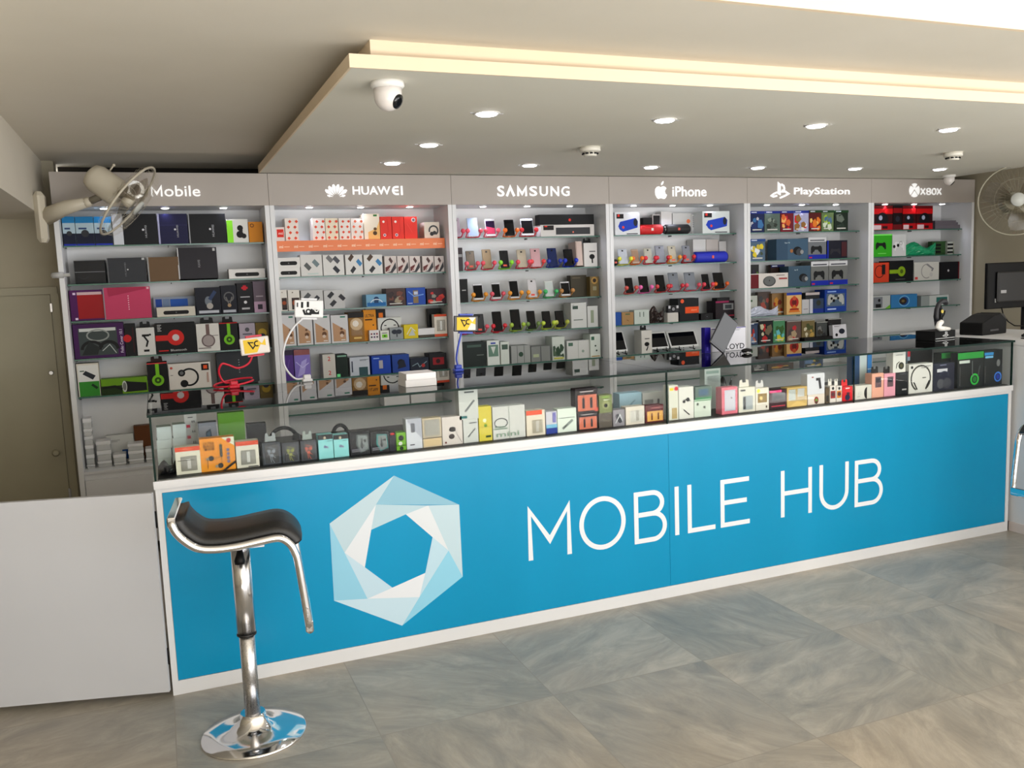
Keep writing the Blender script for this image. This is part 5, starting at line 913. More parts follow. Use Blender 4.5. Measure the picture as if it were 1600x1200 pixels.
 ('smartphone', 'phone', 'cut off lilac smartphone, first on the top shelf, third unit', 'smartphones displayed on the glass shelves', 1.8363, 2.0, 1.7004, 0.0427, 0.11, 0.1232, 0, 0, (196, 180, 196), [], {'k': 'phone', 'face': 'back', 'st': (216, 70, 90), 'sl': 'red plastic phone holder, first from the left on the top shelf, third unit'}),
 ('smartphone', 'phone', 'silver blue smartphone showing a bright screen, second on the top shelf, third unit', 'smartphones displayed on the glass shelves', 1.9402, 2.0, 1.7004, 0.0689, 0.11, 0.1222, 0, 0, (206, 214, 226), [], {'k': 'phone', 'face': 'front', 'st': (236, 92, 110), 'sl': 'pink plastic phone holder, second from the left on the top shelf, third unit', 'scr': (168, 190, 222), 'rim': 0.03}),
 ('smartphone', 'phone', 'white smartphone with magenta and orange picture, third on the top shelf, third unit', 'smartphones displayed on the glass shelves', 2.0606, 2.0, 1.7004, 0.0657, 0.11, 0.113, 0, 0, (222, 222, 226), [], {'k': 'phone', 'face': 'front', 'st': (236, 92, 110), 'sl': 'pink plastic phone holder, third from the left on the top shelf, third unit', 'scr': (30, 16, 40), 'scr2': (190, 60, 90)}),
 ('smartphone', 'phone', 'black smartphone with dark screen, fourth on the top shelf, third unit', 'smartphones displayed on the glass shelves', 2.1907, 2.0, 1.7004, 0.0647, 0.11, 0.1076, 0, 0, (16, 16, 20), [], {'k': 'phone', 'face': 'front', 'st': (246, 120, 40), 'sl': 'orange plastic phone holder, fourth from the left on the top shelf, third unit', 'rim': 0.04}),
 ('smartphone', 'phone', 'white framed smartphone with black screen, fifth on the top shelf, third unit', 'smartphones displayed on the glass shelves', 2.3154, 2.0, 1.7004, 0.0837, 0.11, 0.1124, 0, 0, (222, 222, 226), [], {'k': 'phone', 'face': 'front', 'st': (214, 44, 52), 'sl': 'red plastic phone holder, fifth from the left on the top shelf, third unit'}),
 ('speaker_box', 'box', 'long white soundbar box with grey soundbar picture', None, 2.5893, 2.0, 1.7004, 0.3889, 0.11, 0.0745, 0, 0, (212, 208, 206), [('r', 0.28, 0.15, 0.92, 0.75, (66, 66, 70)), ('d', 0.6, 0.35, 0.08, (220, 120, 100)), ('r', 0.05, 0.55, 0.24, 0.95, (40, 30, 30)), ('r', 0.07, 0.82, 0.12, 0.92, (230, 70, 50))], {}),
 ('soundbar', 'speaker', 'long black soundbar lying on its white box in the third unit', None, 2.5861, 2.0, 1.7753, 0.395, 0.07, 0.0657, 0, 0, (20, 20, 23), [('d', 0.55, 0.45, 0.14, (214, 60, 50))], {}),
 ('phone_box', 'box', 'narrow dark box at the left end of the second shelf, third unit', None, 1.835, 2.0, 1.4974, 0.0387, 0.11, 0.1448, 0, 0, (70, 62, 66), [('r', 0.1, 0.6, 0.9, 0.72, (150, 150, 150))], {}),
 ('smartphone', 'phone', 'bronze smartphone seen from the back, first on the second shelf, third unit', 'smartphones displayed on the glass shelves', 1.918, 2.0, 1.4974, 0.0562, 0.11, 0.1191, 0, 0, (110, 98, 82), [], {'k': 'phone', 'face': 'back', 'st': (236, 92, 110), 'sl': 'pink plastic phone holder, first from the left on the second shelf, third unit', 'sticker': 1}),
 ('smartphone', 'phone', 'gold smartphone seen from the back, second on the second shelf, third unit', 'smartphones displayed on the glass shelves', 2.0289, 2.0, 1.4974, 0.0593, 0.11, 0.1265, 0, 0, (150, 128, 96), [], {'k': 'phone', 'face': 'back', 'st': (236, 80, 100), 'sl': 'rose plastic phone holder, second from the left on the second shelf, third unit'}),
 ('smartphone', 'phone', 'black smartphone with red sticker seen from the back, third on the second shelf, third unit', 'smartphones displayed on the glass shelves', 2.1481, 2.0, 1.4974, 0.058, 0.11, 0.1157, 0, 0, (24, 24, 28), [], {'k': 'phone', 'face': 'back', 'st': (140, 220, 50), 'sl': 'lime green plastic phone holder, third from the left on the second shelf, third unit', 'sticker': 1}),
 ('smartphone', 'phone', 'champagne smartphone seen from the back, fourth on the second shelf, third unit', 'smartphones displayed on the glass shelves', 2.2704, 2.0, 1.4974, 0.0635, 0.11, 0.1189, 0, 0, (190, 178, 158), [], {'k': 'phone', 'face': 'back', 'st': (238, 74, 96), 'sl': 'pinkish red plastic phone holder, fourth from the left on the second shelf, third unit'}),
 ('smartphone', 'phone', 'rose pink smartphone seen from the back, fifth on the second shelf, third unit', 'smartphones displayed on the glass shelves', 2.3685, 2.0, 1.4974, 0.0666, 0.11, 0.1248, 0, 0, (214, 170, 176), [], {'k': 'phone', 'face': 'back', 'st': (230, 70, 70), 'sl': 'red plastic phone holder, fifth from the left on the second shelf, third unit'}),
 ('smartphone', 'phone', 'navy blue smartphone seen from the back, sixth on the second shelf, third unit', 'smartphones displayed on the glass shelves', 2.4885, 2.0, 1.4974, 0.0653, 0.11, 0.1242, 0, 0, (28, 42, 92), [], {'k': 'phone', 'face': 'back', 'st': (38, 58, 160), 'sl': 'navy blue plastic phone holder, sixth from the left on the second shelf, third unit'}),
 ('smartphone', 'phone', 'midnight black smartphone, seventh on the second shelf, third unit', 'smartphones displayed on the glass shelves', 2.6058, 2.0, 1.4974, 0.064, 0.11, 0.1132, 0, 0, (14, 16, 32), [], {'k': 'phone', 'face': 'front', 'st': (34, 60, 196), 'sl': 'royal blue plastic phone holder, seventh from the left on the second shelf, third unit', 'rim': 0.04}),
 ('phone_box', 'box', 'slim cream box leaning beside the midnight black smartphone', None, 2.6716, 2.0, 1.4974, 0.0457, 0.11, 0.1597, 5, 0, (206, 188, 180), [('r', 0.05, 0.04, 0.12, 0.96, (150, 130, 124))], {}),
 ('car_mount_box', 'box', 'white box with black ear bud picture, the second shelf, third unit', None, 2.7523, 2.0, 1.4974, 0.0986, 0.11, 0.1561, 0, 0, (212, 210, 208), [('d', 0.6, 0.42, 0.17, (22, 22, 25), 1.2), ('l', [(0.6, 0.4), (0.62, 0.15)], 0.1, (22, 22, 25)), ('r', 0.4, 0.62, 0.85, 0.66, (90, 90, 90))], {'tab': (26, 26, 28)}),
 ('phone_box', 'box', 'tall black box with tiny white lettering, the third shelf, third unit', None, 1.847, 2.0, 1.3004, 0.0645, 0.11, 0.1466, 0, 0, (18, 18, 20), [('r', 0.4, 0.5, 0.8, 0.54, (180, 180, 180))], {}),
 ('smartphone', 'phone', 'small white smartphone with black screen, first on the third shelf, third unit', 'smartphones displayed on the glass shelves', 1.9585, 2.0, 1.3004, 0.0655, 0.11, 0.1065, 0, 0, (222, 222, 226), [], {'k': 'phone', 'face': 'front', 'st': (244, 160, 50), 'sl': 'orange plastic phone holder, first from the left on the third shelf, third unit'}),
 ('smartphone', 'phone', 'white smartphone with tall black screen, second on the third shelf, third unit', 'smartphones displayed on the glass shelves', 2.0815, 2.0, 1.3004, 0.06, 0.11, 0.11, 0, 0, (222, 222, 226), [], {'k': 'phone', 'face': 'front', 'st': (236, 92, 110), 'sl': 'pink plastic phone holder, second from the left on the third shelf, third unit'}),
 ('smartphone', 'phone', 'tall white smartphone with black screen, third on the third shelf, third unit', 'smartphones displayed on the glass shelves', 2.2066, 2.0, 1.3004, 0.0632, 0.11, 0.1237, 0, 0, (222, 222, 226), [], {'k': 'phone', 'face': 'front', 'st': (244, 160, 50), 'sl': 'amber plastic phone holder, third from the left on the third shelf, third unit', 'rim': 0.08}),
 ('smartphone', 'phone', 'silver smartphone with red sticker on its back, fourth on the third shelf, third unit', 'smartphones displayed on the glass shelves', 2.336, 2.0, 1.3004, 0.0621, 0.11, 0.1252, 0, 0, (214, 212, 216), [], {'k': 'phone', 'face': 'back', 'st': (244, 160, 50), 'sl': 'light orange plastic phone holder, fourth from the left on the third shelf, third unit', 'sticker': 1}),
 ('smartphone', 'phone', 'pale smartphone with pale screen, fifth on the third shelf, third unit', 'smartphones displayed on the glass shelves', 2.4561, 2.0, 1.3004, 0.0608, 0.11, 0.1085, 0, 0, (214, 218, 216), [], {'k': 'phone', 'face': 'front', 'st': (70, 190, 110), 'sl': 'green plastic phone holder, fifth from the left on the third shelf, third unit', 'scr': (196, 204, 202)}),
 ('smartphone', 'phone', 'white smartphone near the dark brown box, sixth on the third shelf, third unit', 'smartphones displayed on the glass shelves', 2.5735, 2.0, 1.3004, 0.064, 0.11, 0.0979, 0, 0, (222, 222, 226), [], {'k': 'phone', 'face': 'front', 'st': (196, 140, 80), 'sl': 'tan plastic phone holder, sixth from the left on the third shelf, third unit'}),
 ('phone_box', 'box', 'dark brown box near the right end of the third shelf, third unit', None, 2.6832, 2.05, 1.3004, 0.1179, 0.06, 0.1433, 0, 0, (74, 68, 54), [('r', 0.1, 0.86, 0.6, 0.9, (120, 110, 90))], {}),
 ('wrist_watch', 'watch', 'gold banded box with round dial, right end of third shelf, third unit', None, 2.775, 2.0, 1.3004, 0.0657, 0.05, 0.1308, 0, 0, (120, 104, 70), [('d', 0.5, 0.8, 0.36, (176, 140, 80)), ('d', 0.5, 0.8, 0.2, (60, 50, 40)), ('r', 0.3, 0.3, 0.7, 0.5, (150, 146, 120))], {}),
 ('smartphone', 'phone', 'dark smartphone half hidden by the yellow phone card, first on the fourth shelf, third unit', 'smartphones displayed on the glass shelves', 1.8619, 2.0, 1.0954, 0.0499, 0.11, 0.1261, 0, 0, (40, 40, 46), [], {'k': 'phone', 'face': 'back', 'st': (200, 60, 120), 'sl': 'magenta plastic phone holder, first from the left on the fourth shelf, third unit'}),
 ('smartphone', 'phone', 'charcoal smartphone seen from the back, second on the fourth shelf, third unit', 'smartphones displayed on the glass shelves', 1.959, 2.0, 1.0954, 0.0636, 0.11, 0.1191, 0, 0, (52, 54, 58), [], {'k': 'phone', 'face': 'back', 'st': (236, 92, 110), 'sl': 'pink plastic phone holder, second from the left on the fourth shelf, third unit', 'sticker': 1}),
 ('smartphone', 'phone', 'black smartphone with curved edges, third on the fourth shelf, third unit', 'smartphones displayed on the glass shelves', 2.0826, 2.0, 1.0954, 0.0625, 0.11, 0.1292, 0, 0, (18, 16, 18), [], {'k': 'phone', 'face': 'front', 'st': (224, 44, 60), 'sl': 'red plastic phone holder, third from the left on the fourth shelf, third unit', 'rim': 0.03}),
 ('smartphone', 'phone', 'tall black smartphone with thin rim, fourth on the fourth shelf, third unit', 'smartphones displayed on the glass shelves', 2.2106, 2.0, 1.0954, 0.0658, 0.11, 0.1373, 0, 0, (20, 34, 28), [], {'k': 'phone', 'face': 'front', 'st': (170, 200, 70), 'sl': 'olive green plastic phone holder, fourth from the left on the fourth shelf, third unit', 'rim': 0.05}),
 ('smartphone', 'phone', 'black smartphone in the middle of the shelf, fifth on the fourth shelf, third unit', 'smartphones displayed on the glass shelves', 2.3214, 2.0, 1.0954, 0.0577, 0.11, 0.1215, 0, 0, (20, 32, 28), [], {'k': 'phone', 'face': 'front', 'st': (120, 150, 80), 'sl': 'moss green plastic phone holder, fifth from the left on the fourth shelf, third unit', 'rim': 0.03}),
 ('smartphone', 'phone', 'dark grey smartphone right of the middle, sixth on the fourth shelf, third unit', 'smartphones displayed on the glass shelves', 2.4314, 2.0, 1.0954, 0.0585, 0.11, 0.114, 0, 0, (24, 34, 30), [], {'k': 'phone', 'face': 'front', 'st': (190, 214, 70), 'sl': 'yellow green plastic phone holder, sixth from the left on the fourth shelf, third unit', 'rim': 0.05}),
 ('smartphone', 'phone', 'black smartphone beside the pale tall boxes, seventh on the fourth shelf, third unit', 'smartphones displayed on the glass shelves', 2.5279, 2.0, 1.0954, 0.0616, 0.11, 0.1113, 0, 0, (20, 30, 26), [], {'k': 'phone', 'face': 'front', 'st': (190, 200, 80), 'sl': 'yellow plastic phone holder, seventh from the left on the fourth shelf, third unit', 'rim': 0.04}),
 ('phone_box', 'box', 'pale tall box with small dark square, the fourth shelf, third unit', None, 2.6529, 2.0, 1.0954, 0.1149, 0.11, 0.1667, 0, 0, (204, 206, 204), [('r', 0.1, 0.75, 0.45, 0.88, (70, 90, 80)), ('r', 0.15, 0.3, 0.75, 0.34, (120, 130, 124)), ('x', 0.1, 0.9, 0.2, 2, (120, 130, 126))], {}),
 ('phone_box', 'box', 'slim white box right of the pale tall box', None, 2.7556, 2.0, 1.0954, 0.0779, 0.11, 0.1407, 0, 0, (206, 208, 206), [('r', 0.3, 0.2, 0.6, 0.8, (150, 160, 140))], {}),
 ('phone_box', 'box', 'black slip of a box behind the blue holder neck', None, 1.8083, 2.0, 0.8904, 0.022, 0.11, 0.1563, 0, 0, (28, 28, 32), [], {}),
 ('tablet_box', 'box', 'wide dark box on the fifth shelf, third unit', None, 1.9045, 2.0, 0.8904, 0.1588, 0.11, 0.154, 0, 0, (50, 58, 56), [('r', 0.2, 0.8, 0.8, 0.9, (80, 100, 92)), ('r', 0.6, 0.45, 0.9, 0.48, (120, 130, 126))], {}),
 ('gadget_box', 'box', 'white box with grey shield picture, the fifth shelf, third unit', None, 2.0342, 2.0, 0.8904, 0.0845, 0.11, 0.1583, 0, 0, (214, 220, 216), [('r', 0.1, 0.35, 0.9, 0.82, (110, 140, 126)), ('p', [(0.3, 0.75), (0.7, 0.75), (0.5, 0.45)], (206, 214, 208)), ('r', 0.3, 0.86, 0.7, 0.92, (50, 70, 170))], {}),
 ('gadget_box', 'box', 'slim white box with dark top square next to the shield box', None, 2.1139, 2.0, 0.8904, 0.0586, 0.11, 0.1451, 0, 0, (206, 214, 208), [('r', 0.15, 0.66, 0.85, 0.88, (80, 100, 90))], {}),
 ('cable_box', 'box', 'pale grey carton with two dark stripes, fifth shelf of third unit', None, 2.2251, 2.0, 0.8904, 0.1341, 0.11, 0.1133, 0, 0, (158, 162, 160), [('r', 0.3, 0, 0.32, 1, (90, 94, 96)), ('r', 0.66, 0, 0.68, 1, (90, 94, 96)), ('d', 0.5, 0.5, 0.14, (60, 84, 70))], {}),
 ('cable_box', 'box', 'mid grey carton right of the striped pale grey one', None, 2.3665, 2.0, 0.8904, 0.1366, 0.11, 0.1, 0, 0, (134, 138, 136), [('r', 0.48, 0, 0.52, 1, (80, 84, 88)), ('r', 0.1, 0.3, 0.4, 0.5, (170, 180, 150))], {}),
 ('card_pack', 'packaging', 'white pack with dark leafy print, the fifth shelf, third unit', None, 2.4951, 2.0, 0.8904, 0.0897, 0.11, 0.1553, 0, 0, (198, 206, 200), [('game', 15, None, [(60, 84, 66), (90, 110, 90), (70, 90, 76)]), ('r', 0.1, 0.05, 0.9, 0.12, (190, 190, 90))], {}),
 ('router_box', 'box', 'wide pale box split down the middle, the fifth shelf, third unit', None, 2.6418, 2.0, 0.8904, 0.1677, 0.11, 0.1209, 0, 0, (206, 208, 206), [('r', 0.49, 0, 0.5, 1, (120, 140, 126)), ('r', 0.06, 0.72, 0.26, 0.9, (90, 120, 104)), ('d', 0.7, 0.4, 0.08, (150, 166, 156))], {}),
 ('phone_box', 'box', 'tall white box with small ear bud marks, right end of the fifth shelf, third unit', None, 2.7622, 1.985, 0.8904, 0.0758, 0.11, 0.1572, 0, 0, (212, 220, 214), [('r', 0.1, 0.75, 0.4, 0.9, (70, 110, 90)), ('d', 0.5, 0.5, 0.08, (60, 80, 70)), ('d', 0.6, 0.3, 0.08, (60, 80, 70)), ('r', 0.1, 0.04, 0.9, 0.08, (170, 140, 70))], {}),
 ('speaker_box', 'box', 'white box with blue drum speaker picture, left end of the shelf under the apple sign', None, 3.0369, 2.0, 1.7004, 0.1904, 0.11, 0.1517, 0, 0, (222, 224, 228), [('d', 0.3, 0.38, 0.2, (38, 76, 190)), ('p', [(0.12, 0.38), (0.2, 0.58), (0.82, 0.74), (0.92, 0.6), (0.9, 0.32), (0.3, 0.14)], (38, 76, 190)), ('d', 0.82, 0.55, 0.17, (40, 44, 60), 0.6), ('d', 0.32, 0.34, 0.06, (226, 80, 70)), ('r', 0.06, 0.72, 0.34, 0.92, (40, 34, 38)), ('r', 0.1, 0.8, 0.18, 0.9, (220, 60, 50)), ('r', 0.45, 0.03, 0.9, 0.07, (60, 60, 64))], {}),
 ('game_box', 'box', 'small black box behind the red speaker', None, 3.2526, 2.1, 1.7004, 0.0701, 0.04, 0.1213, 0, 0, (34, 32, 34), [('p', [(0.3, 0.3), (0.6, 0.6), (0.8, 0.5), (0.4, 0.2)], (150, 150, 150))], {}),
 ('game_box', 'box', 'small framed black box with red figure behind the red speaker', None, 3.3232, 2.1, 1.7004, 0.063, 0.04, 0.1426, 0, 0, (190, 188, 188), [('r', 0.1, 0.05, 0.95, 0.95, (30, 26, 30)), ('d', 0.55, 0.35, 0.2, (160, 40, 40))], {}),
 ('router_box', 'box', 'narrow white box behind the black speaker', None, 3.4143, 2.115, 1.7004, 0.0873, 0.07, 0.1629, 0, 0, (212, 210, 210), [], {}),
 ('router_box', 'box', 'wide white box with faint orange spot behind the black speaker', None, 3.5408, 2.115, 1.7004, 0.1523, 0.07, 0.1509, 0, 0, (206, 206, 206), [('d', 0.85, 0.62, 0.1, (230, 130, 90))], {}),
 ('router_box', 'box', 'white box with rows of small print right of the black drum speaker', None, 3.656, 2.11, 1.7004, 0.0764, 0.07, 0.1406, 0, 0, (216, 216, 216), [('x', 0.1, 0.85, 0.8, 6, (120, 120, 130), 0.04)], {}),
 ('speaker_box', 'box', 'white box with blue drum speaker picture, right end of the shelf under the apple sign', None, 3.7475, 2.0, 1.7004, 0.2266, 0.11, 0.1531, 0, 0, (214, 220, 220), [('d', 0.3, 0.38, 0.2, (38, 76, 190)), ('p', [(0.12, 0.38), (0.2, 0.58), (0.82, 0.74), (0.92, 0.6), (0.9, 0.32), (0.3, 0.14)], (38, 76, 190)), ('d', 0.82, 0.55, 0.17, (40, 44, 60), 0.6), ('d', 0.32, 0.34, 0.06, (226, 80, 70)), ('r', 0.06, 0.72, 0.34, 0.92, (40, 34, 38)), ('r', 0.1, 0.8, 0.18, 0.9, (220, 60, 50)), ('r', 0.45, 0.03, 0.9, 0.07, (60, 60, 64))], {}),
 ('drum_speaker', 'speaker', 'red cylindrical speaker lying on the top shelf', None, 3.2238, 1.99, 1.7004, 0.1821, 0.11, 0.0688, 0, 0, (206, 30, 34), [], {'k': 'speaker'}),
 ('drum_speaker', 'speaker', 'black cylindrical speaker with red badge on the top shelf', None, 3.4366, 1.99, 1.7004, 0.1947, 0.11, 0.0675, 0, 0, (22, 22, 24), [], {'k': 'speaker'}),
 ('smartphone', 'phone', 'white smartphone seen from the back, first on the second shelf, fourth unit', 'smartphones displayed on the glass shelves', 3.0152, 2.0, 1.4974, 0.07, 0.11, 0.1059, 0, 0, (206, 212, 226), [], {'k': 'phone', 'face': 'back', 'st': (226, 226, 70), 'sl': 'yellow plastic phone holder, first from the left on the second shelf, fourth unit'}),
 ('smartphone', 'phone', 'small gold smartphone with pale screen, second on the second shelf, fourth unit', 'smartphones displayed on the glass shelves', 3.1107, 2.0, 1.4974, 0.0534, 0.11, 0.1015, 0, 0, (200, 176, 160), [], {'k': 'phone', 'face': 'front', 'st': (246, 120, 40), 'sl': 'orange plastic phone holder, second from the left on the second shelf, fourth unit', 'scr': (170, 140, 120)}),
 ('smartphone', 'phone', 'pale champagne smartphone seen from the back, third on the second shelf, fourth unit', 'smartphones displayed on the glass shelves', 3.2136, 2.0, 1.4974, 0.0591, 0.11, 0.1057, 0, 0, (196, 196, 184), [], {'k': 'phone', 'face': 'back', 'st': (228, 56, 74), 'sl': 'crimson plastic phone holder, third from the left on the second shelf, fourth unit'}),
 ('smartphone', 'phone', 'space grey smartphone seen from the back, fourth on the second shelf, fourth unit', 'smartphones displayed on the glass shelves', 3.3101, 2.0, 1.4974, 0.0701, 0.11, 0.123, 0, 0, (138, 142, 154), [], {'k': 'phone', 'face': 'back', 'st': (214, 44, 60), 'sl': 'dark red plastic phone holder, fourth from the left on the second shelf, fourth unit'}),
 ('smartphone', 'phone', 'gold smartphone with sticker seen from the back, fifth on the second shelf, fourth unit', 'smartphones displayed on the glass shelves', 3.4078, 2.0, 1.4974, 0.0606, 0.11, 0.1188, 0, 0, (184, 178, 160), [], {'k': 'phone', 'face': 'back', 'st': (244, 160, 50), 'sl': 'amber plastic phone holder, fifth from the left on the second shelf, fourth unit', 'sticker': 1}),
 ('smartphone', 'phone', 'grey smartphone with sticker beside the blue speaker, sixth on the second shelf, fourth unit', 'smartphones displayed on the glass shelves', 3.5237, 2.0, 1.4974, 0.0588, 0.11, 0.1185, 0, 0, (140, 144, 156), [], {'k': 'phone', 'face': 'back', 'st': (210, 40, 52), 'sl': 'red plastic phone holder, sixth from the left on the second shelf, fourth unit', 'sticker': 1}),
 ('camera_lens_cap', 'lens', 'small black round lens at left end of the second shelf under the apple sign', None, 2.9349, 1.99, 1.4974, 0.0375, 0.11, 0.0435, 0, 0, (20, 20, 22), [], {'k': 'speaker'}),
 ('phone_box', 'box', 'tall white box behind the blue speaker, leftmost of three', None, 3.6746, 2.1, 1.4974, 0.1065, 0.08, 0.1674, 0, 0, (214, 214, 214), [('d', 0.85, 0.3, 0.1, (230, 190, 70))], {}),
 ('phone_box', 'box', 'white box behind the blue speaker, middle of three', None, 3.7833, 2.1, 1.4974, 0.1024, 0.08, 0.1654, 0, 0, (196, 190, 186), [], {}),
 ('phone_box', 'box', 'white box with orange spot behind the blue speaker, rightmost of three', None, 3.8724, 2.1, 1.4974, 0.0617, 0.08, 0.15, 0, 0, (206, 204, 204), [('d', 0.5, 0.3, 0.25, (230, 110, 80))], {}),
 ('drum_speaker', 'speaker', 'bright blue cylindrical speaker on the second shelf', None, 3.7115, 1.99, 1.4974, 0.2692, 0.11, 0.0783, 0, 0, (26, 40, 180), [], {'k': 'speaker'}),
 ('smartphone', 'phone', 'short black smartphone with dark lens ring, first on the third shelf, fourth unit', 'smartphones displayed on the glass shelves', 3.0586, 2.0, 1.3004, 0.0582, 0.11, 0.106, 0, 0, (20, 20, 24), [], {'k': 'phone', 'face': 'front', 'st': (220, 90, 80), 'sl': 'coral red plastic phone holder, first from the left on the third shelf, fourth unit', 'rim': 0.05}),
 ('smartphone', 'phone', 'black smartphone tilted to the right, second on the third shelf, fourth unit', 'smartphones displayed on the glass shelves', 3.1739, 2.0, 1.3004, 0.0692, 0.11, 0.1128, 0, 0, (18, 18, 20), [], {'k': 'phone', 'face': 'front', 'st': (244, 110, 180), 'sl': 'bright pink plastic phone holder, second from the left on the third shelf, fourth unit', 'rim': 0.03}),
 ('smartphone', 'phone', 'black smartphone left of two grey ones, third on the third shelf, fourth unit', 'smartphones displayed on the glass shelves', 3.3062, 2.0, 1.3004, 0.0703, 0.11, 0.117, 0, 0, (16, 16, 18), [], {'k': 'phone', 'face': 'front', 'st': (222, 70, 70), 'sl': 'pale red plastic phone holder, third from the left on the third shelf, fourth unit', 'rim': 0.03}),
 ('smartphone', 'phone', 'large grey smartphone seen from the back, fourth on the third shelf, fourth unit', 'smartphones displayed on the glass shelves', 3.4173, 2.0, 1.3004, 0.0765, 0.11, 0.1308, 0, 0, (128, 134, 144), [], {'k': 'phone', 'face': 'back', 'st': (216, 56, 72), 'sl': 'carmine plastic phone holder, fourth from the left on the third shelf, fourth unit'}),
 ('smartphone', 'phone', 'large grey smartphone seen from behind, fifth on the third shelf, fourth unit', 'smartphones displayed on the glass shelves', 3.551, 2.0, 1.3004, 0.0831, 0.11, 0.1286, 0, 0, (132, 138, 148), [], {'k': 'phone', 'face': 'back', 'st': (236, 84, 104), 'sl': 'salmon pink plastic phone holder, fifth from the left on the third shelf, fourth unit'}),
 ('smartphone', 'phone', 'narrow dark blue smartphone, sixth on the third shelf, fourth unit', 'smartphones displayed on the glass shelves', 3.6801, 2.0, 1.3004, 0.0549, 0.11, 0.111, 0, 0, (24, 30, 40), [], {'k': 'phone', 'face': 'front', 'st': (238, 74, 90), 'sl': 'watermelon red plastic phone holder, sixth from the left on the third shelf, fourth unit', 'rim': 0.04}),
 ('smartphone', 'phone', 'dark blue smartphone at the right end, seventh on the third shelf, fourth unit', 'smartphones displayed on the glass shelves', 3.7895, 2.0, 1.3004, 0.0801, 0.11, 0.1186, 0, 0, (22, 28, 38), [], {'k': 'phone', 'face': 'front', 'st': (240, 104, 40), 'sl': 'orange plastic phone holder, seventh from the left on the third shelf, fourth unit', 'rim': 0.04}),
 ('adapter_pack', 'box', 'small blue box at the left end of the fourth shelf under the apple sign', None, 2.9493, 2.0, 1.0954, 0.0478, 0.05, 0.0884, 0, 0, (40, 86, 160), [], {}),
 ('gadget_box', 'box', 'tan wooden coloured box on the fourth shelf under the apple sign', None, 3.0224, 2.0, 1.0954, 0.0906, 0.07, 0.0848, 0, 0, (166, 134, 92), [('r', 0.3, 0.8, 0.7, 0.9, (90, 110, 80)), ('l', [(0.4, 0.4), (0.6, 0.3)], 0.04, (110, 80, 50))], {}),
 ('gadget_box', 'box', 'white box with two thin vertical marks beside the tan box', None, 3.1327, 2.0, 1.0954, 0.117, 0.07, 0.0968, 0, 0, (196, 206, 200), [('r', 0.35, 0.5, 0.4, 0.85, (90, 110, 100)), ('r', 0.6, 0.5, 0.65, 0.85, (90, 110, 100))], {}),
 ('soft_pouch', 'pouch', 'dark brown glossy pouch slumped on the fourth shelf under the apple sign', None, 3.2688, 2.0, 1.0954, 0.1267, 0.07, 0.1167, 0, 0, (48, 38, 36), [], {'k': 'bag', 'heap': 1}),
 ('camera_box', 'box', 'small plain white box carrying a little camera', None, 3.3876, 2.0, 1.0954, 0.0974, 0.07, 0.0644, 0, 0, (204, 202, 196), [], {}),
 ('action_camera', 'camera', 'little silver and black camera on the plain white box', None, 3.3861, 2.0, 1.1602, 0.0816, 0.03, 0.0486, 0, 0, (60, 60, 64), [('d', 0.5, 0.5, 0.42, (26, 26, 28)), ('d', 0.5, 0.5, 0.24, (150, 150, 154)), ('r', 0.0, 0.6, 0.2, 1, (200, 200, 204)), ('r', 0.8, 0.6, 1, 1, (200, 200, 204))], {}),
 ('gadget_box', 'box', 'square black box with orange label under the apple sign', None, 3.5097, 2.0, 1.0954, 0.1701, 0.11, 0.1591, 0, 0, (26, 28, 34), [('r', 0.34, 0.34, 1, 0.62, (232, 92, 40)), ('d', 0.2, 0.88, 0.09, (232, 100, 60)), ('t', 0.62, 0.44, 0.9, 0.52, (250, 170, 130), 'xiaomi')], {}),
 ('action_camera', 'camera', 'black round camera beside the square black box', None, 3.6627, 2.0, 1.0954, 0.1007, 0.04, 0.0462, 0, 0, (22, 22, 24), [('d', 0.5, 0.5, 0.42, (44, 44, 46)), ('d', 0.5, 0.5, 0.26, (16, 16, 18)), ('d', 0.5, 0.5, 0.1, (90, 90, 96))], {}),
 ('camera_box', 'box', 'black and maroon camera box at the right end under the apple sign', None, 3.8162, 2.0, 1.0954, 0.1601, 0.11, 0.1275, 0, 0, (40, 26, 34), [('r', 0.4, 0.5, 0.95, 0.85, (130, 132, 132)), ('r', 0.5, 0.56, 0.85, 0.78, (60, 64, 68)), ('r', 0, 0.9, 0.7, 1, (150, 40, 90)), ('r', 0.4, 0.15, 1, 0.2, (170, 50, 70))], {}),
 ('accessory_case', 'case', 'small black case lying on the maroon camera box', None, 3.8024, 2.0, 1.2233, 0.1076, 0.06, 0.023, 0, 0, (26, 24, 26), [], {}),
 ('tablet', 'tablet', 'white tablet with black screen cut by the upright at left of the lowest shelf', None, 2.9787, 2.0, 0.8904, 0.1178, 0.11, 0.1569, 0, 0, (222, 224, 224), [], {'k': 'tablet', 'sl': 'black wire stand under the leftmost white tablet'}),
 ('phone_box', 'box', 'white box with black ear bud picture between two tablets', None, 3.1685, 2.0, 0.8904, 0.0825, 0.1, 0.1581, 0, 0, (214, 212, 206), [('d', 0.5, 0.4, 0.18, (22, 22, 25), 1.3), ('l', [(0.6, 0.3), (0.45, 0.12)], 0.1, (22, 22, 25)), ('r', 0.3, 0.62, 0.75, 0.66, (90, 90, 90))], {'tab': (26, 26, 28)}),
 ('tablet', 'tablet', 'white tablet directly right of the white ear bud box', None, 3.2956, 2.0, 0.8904, 0.1484, 0.11, 0.1296, 0, 0, (222, 224, 224), [], {'k': 'tablet', 'sl': 'black wire stand under the middle white tablet'}),
 ('tablet', 'tablet', 'largest white tablet, lying back beside the purple tube', None, 3.4975, 2.0, 0.8904, 0.2315, 0.11, 0.1268, 0, -4, (222, 224, 224), [], {'k': 'tablet', 'sl': 'black wire stand under the largest white tablet'}),
